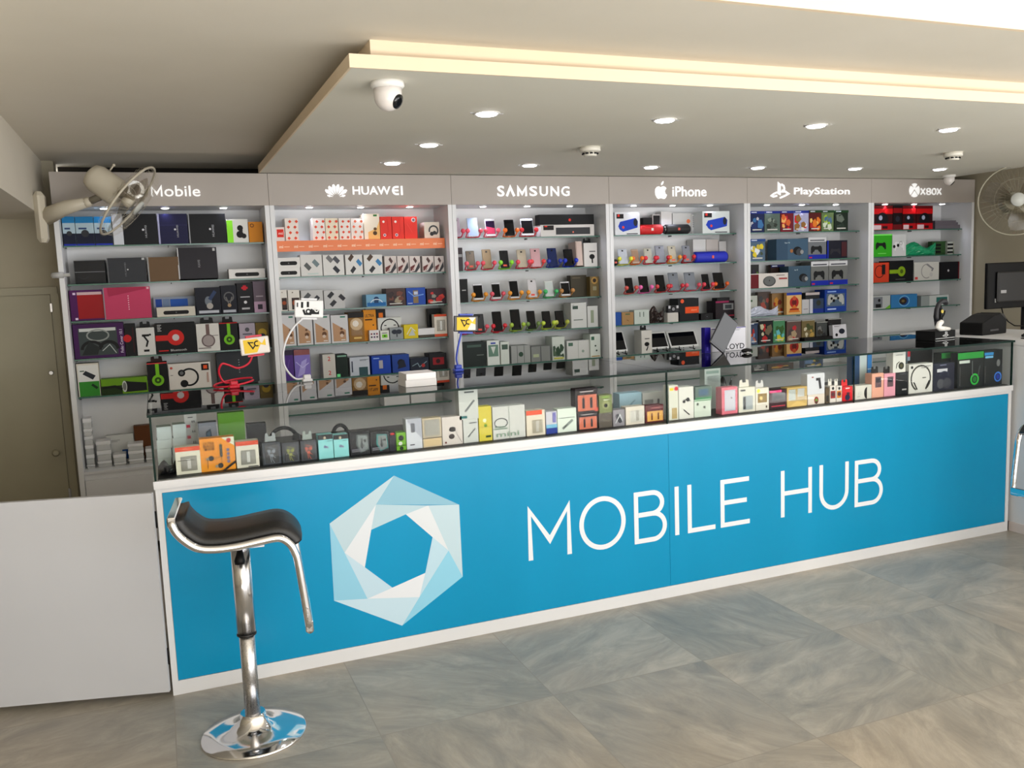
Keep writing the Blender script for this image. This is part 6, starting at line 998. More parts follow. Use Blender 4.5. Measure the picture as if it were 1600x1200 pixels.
 ('game_case', 'video game', 'blue case game with dark blue starry cover, top shelf of the games unit', 'video games on the shelves', 4.0977, 2.0, 1.7004, 0.1244, 0.06, 0.1507, 0, 0, (28, 44, 86), [('game', 11, (34, 54, 140), [(40, 60, 110), (70, 120, 170), (190, 190, 200)])], {}),
 ('game_case', 'video game', 'game with pale grey green soldier cover, top shelf of the games unit', 'video games on the shelves', 4.2331, 2.0, 1.7004, 0.1378, 0.06, 0.1511, 0, 0, (96, 112, 104), [('game', 12, (34, 54, 140), [(60, 66, 60), (140, 150, 140), (90, 100, 92)])], {}),
 ('game_case', 'video game', 'game with crimson and orange cover, top shelf of the games unit', 'video games on the shelves', 4.3634, 2.0, 1.7004, 0.1139, 0.06, 0.1516, 0, 0, (120, 28, 48), [('game', 13, (34, 54, 140), [(220, 110, 60), (200, 40, 60), (240, 180, 110)])], {}),
 ('game_case', 'video game', 'game with red and white sporty cover, top shelf of the games unit', 'video games on the shelves', 4.4928, 2.0, 1.7004, 0.1362, 0.06, 0.1521, 0, 0, (170, 170, 196), [('game', 14, (34, 54, 140), [(214, 40, 48), (230, 230, 236), (150, 110, 60)])], {}),
 ('game_case', 'video game', 'game with fiery orange and dark red cover, top shelf of the games unit', 'video games on the shelves', 4.6211, 2.0, 1.7004, 0.1115, 0.06, 0.1541, 0, 0, (96, 30, 30), [('game', 15, (40, 76, 44), [(226, 130, 50), (180, 60, 50), (240, 200, 110)])], {}),
 ('game_case', 'video game', 'game with footballer in pale green cover, top shelf of the games unit', 'video games on the shelves', 4.7378, 2.0, 1.7004, 0.113, 0.06, 0.1533, 0, 0, (110, 130, 90), [('game', 16, (40, 76, 44), [(210, 220, 200), (160, 190, 60), (90, 120, 150)])], {}),
 ('game_case', 'video game', 'very dark green game case, top shelf of the games unit', 'video games on the shelves', 4.8668, 2.0, 1.7004, 0.1299, 0.06, 0.1525, 0, 0, (36, 50, 40), [('game', 17, (40, 76, 44), [(80, 90, 84), (110, 120, 110), (50, 64, 54)])], {}),
 ('game_case', 'video game', 'game with yellow and white hero cover alone at left of the second games shelf', None, 4.1009, 2.0, 1.4974, 0.1334, 0.03, 0.1562, 0, 0, (90, 110, 130), [('game', 21, (46, 80, 140), [(220, 200, 60), (220, 226, 230), (80, 90, 70), (200, 180, 70)])], {}),
 ('headset_box', 'box', 'slate blue box with black goggles, upper one of two', None, 4.4122, 2.0, 1.4974, 0.2869, 0.1, 0.1528, 0, 0, (74, 100, 122), [('r', 0, 0, 0.35, 1, (62, 86, 108)), ('goggles',), ('d', 0.47, 0.42, 0.09, (160, 110, 70))], {}),
 ('controller_box', 'box', 'white topped box with black game controller, second games shelf', None, 4.6416, 2.0, 1.4974, 0.1689, 0.11, 0.158, 0, 0, (120, 124, 128), [('r', 0, 0.8, 1, 1, (205, 206, 210)), ('r', 0.1, 0.84, 0.9, 0.89, (70, 72, 80)), ('pad', (34, 36, 40), 0.45, 0.45, 0.24), ('r', 0, 0, 1, 0.2, (30, 52, 160)), ('r', 0.04, 0.04, 0.2, 0.1, (190, 50, 60))], {}),
 ('controller_box', 'box', 'dark box with dim controller at the right end of the second games shelf', None, 4.8306, 2.0, 1.4974, 0.194, 0.11, 0.1332, 0, 0, (32, 34, 50), [('pad', (54, 54, 62), 0.4, 0.4, 0.2), ('r', 0.7, 0.1, 0.95, 0.9, (80, 40, 46)), ('r', 0, 0, 0.06, 1, (36, 60, 170))], {}),
 ('game_case', 'video game', 'small dark violet game standing behind the white disc box', None, 4.1649, 2.12, 1.3004, 0.0819, 0.03, 0.1719, 0, 0, (60, 60, 60), [('game', 31, None, [(150, 80, 150), (110, 150, 70), (70, 60, 80)])], {}),
 ('game_case', 'video game', 'dark game peeping out behind the white disc box', None, 4.3746, 2.12, 1.3004, 0.1251, 0.03, 0.1658, 0, 0, (66, 50, 46), [('game', 32, (50, 56, 110), [(140, 60, 50), (70, 80, 60)])], {}),
 ('speaker_box', 'box', 'white box with grey oval disc and dark red side', None, 4.2048, 2.0, 1.3004, 0.3382, 0.08, 0.1049, 0, 0, (216, 210, 204), [('r', 0, 0, 0.22, 0.95, (112, 22, 36)), ('d', 0.5, 0.45, 0.36, (84, 86, 86), 1.5), ('d', 0.5, 0.48, 0.3, (110, 112, 112), 1.5), ('d', 0.5, 0.5, 0.05, (60, 60, 60)), ('r', 0.68, 0.82, 0.9, 0.86, (80, 60, 60)), ('r', 0.75, 0.55, 0.97, 0.66, (170, 80, 80))], {}),
 ('headset_box', 'box', 'slate blue box with black goggles, lower one of two', None, 4.4792, 2.0, 1.3004, 0.2018, 0.1, 0.1499, 0, 0, (70, 92, 110), [('goggles',)], {}),
 ('controller_box', 'box', 'white topped controller box, left of a pair on the third games shelf', 'pair of white topped controller boxes', 4.6666, 2.0, 1.3004, 0.164, 0.11, 0.1774, 0, 0, (120, 122, 120), [('r', 0, 0.8, 1, 1, (205, 206, 210)), ('r', 0.1, 0.84, 0.9, 0.89, (70, 72, 80)), ('pad', (34, 36, 40), 0.45, 0.45, 0.24), ('r', 0, 0, 1, 0.2, (30, 52, 160)), ('r', 0.04, 0.04, 0.2, 0.1, (190, 50, 60))], {}),
 ('controller_box', 'box', 'white topped controller box, right of a pair on the third games shelf', 'pair of white topped controller boxes', 4.8414, 2.0, 1.3004, 0.1765, 0.11, 0.1774, 0, 0, (120, 122, 120), [('r', 0, 0.8, 1, 1, (205, 206, 210)), ('r', 0.1, 0.84, 0.9, 0.89, (70, 72, 80)), ('pad', (34, 36, 40), 0.45, 0.45, 0.24), ('r', 0, 0, 1, 0.2, (30, 52, 160)), ('r', 0.04, 0.04, 0.2, 0.1, (190, 50, 60))], {}),
 ('card_pack', 'packaging', 'small white pack with green corner at left of the fourth games shelf', None, 4.1349, 2.09, 1.0954, 0.0645, 0.03, 0.15, 0, 0, (196, 200, 192), [('r', 0, 0.7, 0.3, 0.8, (60, 100, 60))], {}),
 ('game_case', 'video game', 'dim reddish game behind the crumpled clear bag', None, 4.2303, 2.09, 1.0954, 0.1174, 0.03, 0.1743, 0, 0, (96, 84, 80), [('game', 41, None, [(170, 90, 80), (120, 110, 100), (80, 80, 84)])], {}),
 ('game_case', 'video game', 'game with crowded orange and yellow cover', None, 4.339, 2.06, 1.0954, 0.1273, 0.03, 0.1604, 0, 0, (150, 120, 84), [('game', 42, None, [(196, 140, 60), (160, 60, 40), (220, 190, 120), (120, 60, 50)])], {}),
 ('game_case', 'video game', 'game with blue band and crowned red figure on cream', None, 4.4291, 2.0, 1.0954, 0.1367, 0.03, 0.1615, 0, 0, (216, 178, 120), [('r', 0, 0.88, 1, 1, (44, 70, 160)), ('d', 0.5, 0.55, 0.3, (176, 44, 40)), ('d', 0.5, 0.55, 0.16, (110, 34, 30)), ('d', 0.5, 0.74, 0.12, (196, 90, 50)), ('p', [(0.1, 0.1), (0.5, 0.45), (0.9, 0.1)], (206, 120, 50)), ('r', 0.2, 0.2, 0.8, 0.27, (150, 40, 30))], {}),
 ('plastic_bag', 'bag', 'crumpled clear plastic bag in front of the dim games', None, 4.1613, 1.99, 1.0954, 0.2691, 0.05, 0.0751, 0, 0, (190, 196, 214), [], {'k': 'bag', 'heap': 1}),
 ('phone_box', 'box', 'slim grey white box beside the crowned game', None, 4.5354, 2.0, 1.0954, 0.067, 0.11, 0.1049, 0, 0, (190, 190, 192), [('r', 0.2, 0.3, 0.8, 0.34, (120, 110, 110))], {}),
 ('game_case', 'video game', 'white edged game case with blue base', None, 4.6506, 2.01, 1.0954, 0.1373, 0.05, 0.1069, 0, 0, (60, 76, 100), [('r', 0, 0, 0.2, 1, (196, 200, 210)), ('r', 0.2, 0, 1, 0.3, (36, 60, 140)), ('d', 0.6, 0.7, 0.2, (60, 66, 60))], {}),
 ('disc_drive', 'case', 'flat black and white case lying on top of the white edged game', None, 4.6167, 2.02, 1.2027, 0.1307, 0.05, 0.0464, 0, 0, (50, 52, 54), [('r', 0, 0.6, 1, 1, (190, 180, 180))], {}),
 ('controller_box', 'box', 'blue box with large grey game controller, fourth games shelf', None, 4.8187, 2.0, 1.0954, 0.2074, 0.11, 0.1696, 0, 0, (32, 70, 150), [('r', 0.08, 0.25, 0.92, 0.82, (92, 110, 128)), ('pad', (176, 178, 176), 0.5, 0.58, 0.3), ('d', 0.3, 0.6, 0.06, (22, 22, 25)), ('d', 0.6, 0.6, 0.06, (22, 22, 25)), ('d', 0.4, 0.5, 0.07, (22, 22, 25)), ('r', 0.42, 0.66, 0.58, 0.76, (60, 70, 84)), ('r', 0.1, 0.88, 0.5, 0.93, (150, 180, 230)), ('r', 0.1, 0.1, 0.5, 0.16, (180, 200, 240))], {}),
 ('game_case', 'video game', 'narrow game with blue and red cover, lowest games shelf', 'video games on the shelves', 4.1045, 2.05, 0.8904, 0.0671, 0.03, 0.16, 0, 0, (70, 84, 110), [('game', 50, (44, 66, 100), [(180, 60, 60), (120, 150, 190), (200, 110, 50)]), ('r', 0, 0.97, 1, 1, (200, 200, 196))], {}),
 ('game_case', 'video game', 'game with cream clad sports figures on black, lowest games shelf', 'video games on the shelves', 4.2097, 2.05, 0.8904, 0.1287, 0.03, 0.1732, 0, 0, (40, 40, 42), [('game', 51, None, [(206, 200, 170), (190, 50, 50), (120, 110, 90)]), ('r', 0, 0.97, 1, 1, (200, 200, 196))], {}),
 ('game_case', 'video game', 'game with bright yellow green cartoon cover, lowest games shelf', 'video games on the shelves', 4.3319, 2.05, 0.8904, 0.107, 0.03, 0.1667, 0, 0, (90, 150, 110), [('game', 52, None, [(214, 206, 60), (110, 190, 200), (70, 110, 60)]), ('r', 0, 0.97, 1, 1, (200, 200, 196))], {}),
 ('game_case', 'video game', 'game with red car and skyline cover, lowest games shelf', 'video games on the shelves', 4.468, 2.05, 0.8904, 0.1325, 0.03, 0.1524, 0, 0, (110, 90, 84), [('game', 53, None, [(200, 60, 70), (90, 80, 80), (180, 160, 130)]), ('r', 0, 0.97, 1, 1, (200, 200, 196))], {}),
 ('game_case', 'video game', 'game with sandy jungle cover, lowest games shelf', 'video games on the shelves', 4.603, 2.05, 0.8904, 0.1225, 0.03, 0.1524, 0, 0, (130, 116, 80), [('game', 54, None, [(190, 160, 90), (90, 96, 60), (214, 206, 180)]), ('r', 0, 0.97, 1, 1, (200, 200, 196))], {}),
 ('game_case', 'video game', 'game with grey armoured figure cover, lowest games shelf', 'video games on the shelves', 4.7309, 2.05, 0.8904, 0.1059, 0.03, 0.131, 0, 0, (84, 88, 88), [('game', 55, None, [(56, 58, 60), (130, 130, 128), (70, 66, 60)]), ('r', 0, 0.97, 1, 1, (200, 200, 196))], {}),
 ('game_case', 'video game', 'black framed game with pale faces cover, lowest games shelf', 'video games on the shelves', 4.8545, 2.05, 0.8904, 0.126, 0.03, 0.1489, 0, 0, (50, 46, 48), [('game', 56, None, [(150, 146, 140), (90, 60, 60), (60, 60, 64)]), ('r', 0, 0.97, 1, 1, (200, 200, 196))], {}),
 ('flat_case', 'case', 'flat black case lying in front of the lowest games', None, 4.65, 1.99, 0.8904, 0.2645, 0.05, 0.0241, 0, 0, (16, 16, 18), [], {}),
 ('phone_box', 'box', 'small white box with black gadget leaning at the right end of the lowest games shelf', None, 4.8556, 1.99, 0.8904, 0.1315, 0.04, 0.1019, 6, 0, (212, 212, 218), [('d', 0.65, 0.5, 0.2, (40, 44, 60), 1.4), ('d', 0.25, 0.25, 0.12, (22, 22, 25)), ('x', 0.1, 0.9, 0.6, 2, (90, 90, 100))], {}),
 ('game_case', 'video game', 'grey game case seen through the display glass', None, 4.1109, 2.0, 0.6904, 0.1356, 0.05, 0.1223, 0, 0, (70, 74, 76), [('game', 70, None, [(110, 110, 112), (160, 160, 160)])], {}),
 ('game_case', 'video game', 'wide game box with red and yellow stripes seen through the display glass', None, 4.3078, 2.0, 0.6904, 0.2323, 0.05, 0.047, 0, 0, (84, 70, 58), [('game', 71, None, [(160, 60, 40), (190, 150, 70), (60, 60, 54)])], {}),
 ('game_case', 'video game', 'blue green game case seen through the display glass', None, 4.6107, 2.0, 0.6904, 0.1799, 0.05, 0.0883, 0, 0, (60, 80, 110), [('game', 72, None, [(90, 120, 160), (170, 150, 60), (50, 60, 50)])], {}),
 ('headphone_box', 'box', 'red box with dark headphones window, leftmost on the top right shelf', 'red headphone boxes', 5.2655, 2.0, 1.7004, 0.2093, 0.11, 0.1837, 0, 0, (60, 18, 24), [('r', 0, 0.88, 1, 1, (110, 16, 24)), ('r', 0, 0.66, 1, 0.88, (206, 26, 34)), ('d', 0.5, 0.42, 0.3, (24, 26, 34), 1.1), ('d', 0.42, 0.5, 0.1, (170, 176, 200)), ('r', 0, 0, 1, 0.26, (176, 20, 32)), ('r', 0.05, 0.02, 0.45, 0.2, (212, 190, 196)), ('r', 0.5, 0.05, 0.75, 0.16, (60, 20, 26))], {}),
 ('headphone_box', 'box', 'red box with dark headphones window, second from the right on the top right shelf', 'red headphone boxes', 5.5408, 2.0, 1.7004, 0.1368, 0.11, 0.1824, 0, 0, (60, 18, 24), [('r', 0, 0.88, 1, 1, (110, 16, 24)), ('r', 0, 0.66, 1, 0.88, (206, 26, 34)), ('d', 0.5, 0.42, 0.3, (24, 26, 34), 1.1), ('d', 0.42, 0.5, 0.1, (170, 176, 200)), ('r', 0, 0, 1, 0.26, (176, 20, 32)), ('r', 0.05, 0.02, 0.45, 0.2, (212, 190, 196)), ('r', 0.5, 0.05, 0.75, 0.16, (60, 20, 26))], {}),
 ('headphone_box', 'box', 'red box with dark headphones window, rightmost on the top right shelf', 'red headphone boxes', 5.6987, 2.0, 1.7004, 0.1693, 0.11, 0.1817, 0, 0, (60, 18, 24), [('r', 0, 0.88, 1, 1, (110, 16, 24)), ('r', 0, 0.66, 1, 0.88, (206, 26, 34)), ('d', 0.5, 0.42, 0.3, (24, 26, 34), 1.1), ('d', 0.42, 0.5, 0.1, (170, 176, 200)), ('r', 0, 0, 1, 0.26, (176, 20, 32)), ('r', 0.05, 0.02, 0.45, 0.2, (212, 190, 196)), ('r', 0.5, 0.05, 0.75, 0.16, (60, 20, 26))], {}),
 ('headphone_box', 'box', 'dark narrow side of a red headphone box on the top right shelf', None, 5.4213, 2.0, 1.7004, 0.0927, 0.11, 0.183, 0, 0, (34, 18, 24), [('r', 0, 0.7, 1, 0.9, (150, 20, 30)), ('r', 0, 0, 1, 0.22, (110, 24, 32)), ('d', 0.5, 0.45, 0.24, (50, 52, 64))], {}),
 ('glass_dish', 'dish', 'shallow clear dish, bottom of three stacked on the top right shelf', 'stacked clear dishes', 5.9461, 2.0, 1.7004, 0.2684, 0.14, 0.0299, 0, 0, (110, 104, 112), [], {'side': (96, 92, 100)}),
 ('glass_dish', 'dish', 'shallow clear dish, middle of three stacked on the top right shelf', 'stacked clear dishes', 5.9339, 2.0, 1.7307, 0.2456, 0.13, 0.0199, 0, 0, (110, 104, 112), [], {'side': (96, 92, 100)}),
 ('glass_dish', 'dish', 'shallow clear dish, top of three stacked on the top right shelf', 'stacked clear dishes', 5.9229, 2.0, 1.751, 0.2247, 0.12000000000000001, 0.0148, 0, 0, (110, 104, 112), [], {'side': (96, 92, 100)}),
 ('controller_box', 'box', 'bright green box with black game controller', None, 5.2656, 2.0, 1.4974, 0.2037, 0.11, 0.1711, 0, 0, (64, 170, 44), [('pad', (30, 36, 34), 0.45, 0.5, 0.2), ('r', 0, 0.94, 1, 1, (130, 240, 110)), ('r', 0.3, 0.12, 0.7, 0.16, (120, 210, 100))], {}),
 ('controller_box', 'box', 'white box with white game controller and two black knobs', None, 5.4417, 2.0, 1.4974, 0.139, 0.11, 0.1658, 0, 0, (204, 206, 208), [('pad', (226, 226, 228), 0.5, 0.5, 0.28), ('d', 0.12, 0.45, 0.09, (40, 40, 44)), ('d', 0.4, 0.5, 0.09, (40, 40, 44)), ('o', 0.6, 0.6, 0.1, 0.02, (120, 120, 124))], {}),
 ('game_case', 'video game', 'black and green striped game case behind the green bag', None, 5.9499, 2.08, 1.4974, 0.1581, 0.04, 0.1085, 0, 0, (60, 90, 56), [('r', 0.1, 0.15, 0.6, 0.3, (22, 22, 25)), ('r', 0.1, 0.4, 0.6, 0.55, (22, 22, 25)), ('r', 0.1, 0.65, 0.6, 0.8, (22, 22, 25))], {}),
 ('game_case', 'video game', 'black striped narrow case right of the green bag', None, 6.0457, 2.06, 1.4974, 0.0615, 0.04, 0.103, 0, 0, (180, 184, 178), [('r', 0, 0.1, 1, 0.25, (22, 22, 25)), ('r', 0, 0.4, 1, 0.55, (22, 22, 25)), ('r', 0, 0.7, 1, 0.85, (22, 22, 25))], {}),
 ('game_case', 'video game', 'white case with green base at the right end of the second right shelf', None, 6.0826, 2.06, 1.4974, -0.0047, 0.04, 0.1014, 0, 0, (196, 196, 184), [('r', 0, 0, 1, 0.4, (70, 110, 66))], {}),
 ('plastic_bag', 'bag', 'crumpled green plastic bag on the second right shelf', None, 5.6774, 1.99, 1.4974, 0.3502, 0.07, 0.109, 0, 0, (34, 150, 104), [], {'k': 'bag', 'heap': 1}),
 ('headphone_box', 'box', 'orange box with black neckband headphones', None, 5.2543, 2.0, 1.3004, 0.1752, 0.11, 0.1512, 0, 0, (206, 74, 46), [('o', 0.45, 0.55, 0.3, 0.04, (60, 24, 20)), ('r', 0.58, 0.4, 0.78, 0.9, (30, 26, 30))], {}),
 ('headphone_box', 'box', 'black box with sideways lime green headphones', None, 5.4691, 2.0, 1.3004, 0.2451, 0.11, 0.1625, 0, 0, (20, 22, 28), [('hband', (138, 170, 36), 0.5, 0.48, 0.24), ('x', 0.25, 0.1, 0.65, 1, (120, 120, 120))], {}),
 ('headphone_box', 'box', 'white box with silver headphones ring and small red mark', None, 5.731, 2.0, 1.3004, 0.2623, 0.11, 0.1427, 0, 0, (202, 202, 198), [('o', 0.5, 0.5, 0.38, 0.05, (150, 150, 150), 60, 300), ('l', [(0.5, 0.88), (0.75, 0.62), (0.7, 0.5)], 0.1, (140, 140, 144)), ('d', 0.68, 0.3, 0.12, (190, 190, 190)), ('r', 0.03, 0.06, 0.14, 0.2, (200, 80, 80))], {}),
 ('headphone_box', 'box', 'plain black box with small silver dot and red right edge', None, 5.9737, 2.0, 1.3004, 0.2132, 0.11, 0.138, 0, 0, (24, 24, 30), [('d', 0.45, 0.5, 0.07, (190, 190, 194)), ('r', 0.95, 0, 1, 1, (110, 24, 34))], {}),
 ('camera_box', 'box', 'grey white box with small black camera and green corner', None, 5.2641, 2.0, 1.0954, 0.1889, 0.07, 0.1024, 0, 0, (176, 180, 180), [('r', 0.1, 0.1, 0.58, 0.9, (120, 124, 130)), ('r', 0.22, 0.1, 0.5, 0.38, (22, 22, 25)), ('d', 0.4, 0.65, 0.12, (22, 22, 25)), ('p', [(0.7, 0.0), (1, 0.0), (1, 0.3)], (110, 170, 50))], {}),
 ('mouse_box', 'box', 'blue swirling box with dark oval mouse', None, 5.5015, 2.0, 1.0954, 0.27, 0.07, 0.1024, 0, 0, (60, 124, 176), [('d', 0.5, 0.5, 0.42, (110, 170, 210), 1.3), ('d', 0.5, 0.5, 0.34, (36, 80, 140), 1.3), ('d', 0.45, 0.5, 0.26, (54, 50, 48), 1.5), ('d', 0.45, 0.5, 0.1, (120, 104, 70), 1.6)], {}),
 ('router_box', 'box', 'low grey box with teal label on the fourth right shelf', None, 5.825, 2.0, 1.0954, 0.2932, 0.1, 0.0812, 0, 0, (150, 158, 158), [('r', 0.3, 0, 1, 1, (186, 192, 192)), ('r', 0.55, 0.3, 0.95, 0.8, (50, 110, 104))], {}),
 ('earphone_box', 'box', 'white box with orange band, leftmost of the front row in the display case', None, 0.1162, 0.045, 0.7889, 0.0835, 0.045, 0.0985, 0, 0, (214, 212, 196), [('r', 0, 0.84, 1, 1, (214, 80, 46)), ('r', 0.2, 0.12, 0.85, 0.66, (160, 156, 144)), ('r', 0.46, 0.2, 0.6, 0.55, (216, 214, 206)), ('t', 0.3, 0.89, 0.7, 0.95, (244, 150, 120), 'REMAX'), ('x', 0.08, 0.5, 0.74, 1, (60, 50, 40))], {'win': (0.2, 0.12, 0.85, 0.66)}),
 ('earphone_box', 'box', 'large orange earphone box with black capital lettering', None, 0.2176, 0.045, 0.7889, 0.1186, 0.045, 0.1202, 0, 0, (224, 150, 44), [('p', [(0.62, 1), (1, 1), (1, 0.72)], (206, 212, 190)), ('d', 0.84, 0.9, 0.07, (190, 60, 50)), ('t', 0.1, 0.82, 0.42, 0.9, (60, 44, 20), 'ULTRA'), ('t', 0.1, 0.73, 0.42, 0.81, (60, 44, 20), 'BASS'), ('t', 0.12, 0.64, 0.42, 0.72, (60, 44, 20), '重低音'), ('x', 0.12, 0.4, 0.58, 2, (150, 104, 40)), ('r', 0.56, 0.42, 0.64, 0.8, (90, 86, 70)), ('l', [(0.6, 0.84), (0.6, 0.2)], 0.012, (60, 60, 60)), ('d', 0.3, 0.4, 0.08, (60, 58, 56)), ('d', 0.2, 0.39, 0.045, (150, 140, 120)), ('l', [(0.2, 0.38), (0.19, 0.1)], 0.015, (60, 60, 60)), ('d', 0.56, 0.16, 0.08, (60, 58, 56)), ('d', 0.45, 0.15, 0.045, (150, 140, 120)), ('p', [(0.7, 0.0), (1, 0.2), (1, 0.28), (0.6, 0.0)], (40, 34, 28)), ('d', 0.8, 0.62, 0.05, (120, 110, 130)), ('d', 0.8, 0.5, 0.05, (120, 110, 130)), ('d', 0.8, 0.38, 0.05, (120, 110, 130)), ('d', 0.8, 0.27, 0.05, (120, 110, 130))], {}),
 ('earphone_box', 'box', 'white box with orange band right of the large orange box', None, 0.3205, 0.045, 0.7889, 0.0797, 0.045, 0.0978, 0, 0, (210, 208, 196), [('r', 0, 0.84, 1, 1, (206, 84, 56)), ('r', 0.2, 0.12, 0.85, 0.66, (158, 156, 146)), ('r', 0.46, 0.2, 0.6, 0.6, (220, 220, 214)), ('r', 0.5, 0.02, 0.95, 0.05, (40, 40, 40))], {'win': (0.2, 0.12, 0.85, 0.66)}),
 ('earphone_box', 'box', 'black earphone pack with silver cable, first of three dark packs', None, 0.4065, 0.045, 0.7889, 0.0664, 0.045, 0.084, 0, 0, (56, 60, 66), [('r', 0.06, 0.04, 0.94, 0.96, (84, 90, 98)), ('r', 0.12, 0.08, 0.88, 0.92, (18, 20, 27)), ('ear', (140, 148, 158)), ('l', [(0.3, 0.8), (0.7, 0.7), (0.3, 0.5), (0.7, 0.3)], 0.03, (140, 148, 158)), ('d', 0.6, 0.6, 0.1, (140, 148, 158))], {'win': (0.1, 0.06, 0.9, 0.94), 'tab': (150, 156, 158)}),
 ('earphone_box', 'box', 'black earphone pack with yellow ear buds', None, 0.4749, 0.045, 0.7889, 0.0628, 0.045, 0.0768, 0, 0, (56, 58, 60), [('r', 0.06, 0.04, 0.94, 0.96, (84, 90, 98)), ('r', 0.12, 0.08, 0.88, 0.92, (18, 20, 27)), ('ear', (160, 164, 60)), ('l', [(0.3, 0.8), (0.7, 0.7), (0.3, 0.5), (0.7, 0.3)], 0.03, (160, 164, 60)), ('d', 0.6, 0.6, 0.1, (160, 164, 60))], {'win': (0.1, 0.06, 0.9, 0.94)}),
 ('earphone_box', 'box', 'black earphone pack with orange ear buds', None, 0.5414, 0.045, 0.7889, 0.0602, 0.045, 0.077, 0, 0, (52, 54, 58), [('r', 0.06, 0.04, 0.94, 0.96, (84, 90, 98)), ('r', 0.12, 0.08, 0.88, 0.92, (18, 20, 27)), ('ear', (220, 96, 64)), ('l', [(0.3, 0.8), (0.7, 0.7), (0.3, 0.5), (0.7, 0.3)], 0.03, (220, 96, 64)), ('d', 0.6, 0.6, 0.1, (220, 96, 64))], {'win': (0.1, 0.06, 0.9, 0.94), 'tab': (150, 160, 156)}),
 ('earphone_box', 'box', 'pale turquoise earphone pack with black header, left one', 'pair of turquoise earphone packs', 0.6053, 0.045, 0.7889, 0.0551, 0.045, 0.0923, 0, 0, (140, 204, 208), [('r', 0, 0.8, 1, 1, (38, 40, 44)), ('d', 0.45, 0.87, 0.09, (190, 180, 160)), ('d', 0.45, 0.5, 0.1, (120, 130, 160)), ('d', 0.6, 0.47, 0.08, (130, 140, 166)), ('r', 0.6, 0.72, 0.95, 0.74, (60, 90, 96))], {}),
 ('earphone_box', 'box', 'pale turquoise earphone pack with black header, right one', 'pair of turquoise earphone packs', 0.6635, 0.045, 0.7889, 0.0558, 0.045, 0.0863, 0, 0, (140, 204, 208), [('r', 0, 0.8, 1, 1, (38, 40, 44)), ('d', 0.45, 0.87, 0.09, (190, 180, 160)), ('d', 0.45, 0.5, 0.1, (120, 130, 160)), ('d', 0.6, 0.47, 0.08, (130, 140, 166)), ('r', 0.6, 0.72, 0.95, 0.74, (60, 90, 96))], {}),
 ('earphone_box', 'box', 'black pack with clear shell shaped blister, left one', None, 0.7355, 0.045, 0.7889, 0.0753, 0.045, 0.0901, 0, 0, (26, 28, 36), [('p', [(0.35, 0.9), (0.9, 0.85), (0.95, 0.2), (0.5, 0.08), (0.3, 0.45)], (90, 100, 100)), ('p', [(0.42, 0.84), (0.86, 0.8), (0.9, 0.24), (0.54, 0.14), (0.38, 0.46)], (130, 140, 140)), ('l', [(0.6, 0.25), (0.58, 0.7)], 0.08, (70, 76, 76)), ('d', 0.75, 0.6, 0.08, (60, 64, 66)), ('d', 0.6, 0.4, 0.1, (76, 80, 82)), ('x', 0.06, 0.25, 0.75, 3, (150, 150, 160))], {'win': (0.36, 0.1, 0.94, 0.9)}),
 ('earphone_box', 'box', 'black pack with teal edged clear shell blister, right one', None, 0.8129, 0.045, 0.7889, 0.0716, 0.045, 0.0823, 0, 0, (26, 28, 36), [('p', [(0.35, 0.9), (0.9, 0.85), (0.95, 0.2), (0.5, 0.08), (0.3, 0.45)], (60, 140, 136)), ('p', [(0.42, 0.84), (0.86, 0.8), (0.9, 0.24), (0.54, 0.14), (0.38, 0.46)], (130, 140, 140)), ('l', [(0.6, 0.25), (0.58, 0.7)], 0.08, (70, 76, 76)), ('d', 0.75, 0.6, 0.08, (60, 64, 66)), ('d', 0.6, 0.4, 0.1, (76, 80, 82)), ('x', 0.06, 0.25, 0.75, 3, (150, 150, 160))], {'win': (0.36, 0.1, 0.94, 0.9)}),
 ('earphone_box', 'box', 'narrow black box with red top mark in the display case', None, 0.8635, 0.045, 0.7889, 0.024, 0.045, 0.0759, 0, 0, (34, 34, 48), [('r', 0.2, 0.86, 0.8, 0.95, (210, 50, 44))], {}),
 ('cable_box', 'box', 'narrow lime green pack with black gadget', None, 0.8974, 0.045, 0.7889, 0.0383, 0.045, 0.07, 0, 0, (110, 166, 44), [('d', 0.5, 0.7, 0.28, (22, 22, 25)), ('r', 0, 0.25, 1, 0.3, (60, 90, 30)), ('d', 0.5, 0.12, 0.2, (40, 60, 30)), ('d', 0.4, 0.4, 0.2, (200, 206, 196))], {}),
 ('phone_box', 'box', 'tall white box with grey diagonal corner near the green pack', None, 0.9511, 0.045, 0.7889, 0.0634, 0.045, 0.1202, 0, 0, (200, 204, 214), [('p', [(0.1, 0.9), (1, 0.3), (1, 1), (0.1, 1)], (172, 176, 188)), ('r', 0.3, 0.55, 0.55, 0.85, (110, 112, 120)), ('r', 0.2, 0.13, 0.5, 0.16, (60, 60, 70))], {}),
 ('clear_pack', 'box', 'cream coloured see through pack between two white boxes', None, 1.0244, 0.045, 0.7889, 0.0776, 0.045, 0.1158, 0, 0, (196, 184, 160), [('r', 0.05, 0.04, 0.95, 0.3, (206, 186, 150)), ('r', 0, 0.3, 1, 0.33, (90, 80, 70)), ('r', 0.1, 0.4, 0.9, 0.95, (176, 172, 160))], {'win': (0.08, 0.35, 0.92, 0.95)}),
 ('earphone_box', 'box', 'white box with black earphone line drawing on its right', None, 1.1083, 0.045, 0.7889, 0.0844, 0.045, 0.1129, 0, 0, (206, 200, 196), [('d', 0.5, 0.55, 0.12, (50, 44, 44), 1.4), ('d', 0.45, 0.3, 0.12, (60, 52, 52), 1.2), ('l', [(0.6, 0.55), (0.8, 0.25), (0.95, 0.05)], 0.015, (90, 80, 80)), ('d', 0.15, 0.1, 0.05, (120, 70, 60))], {}),
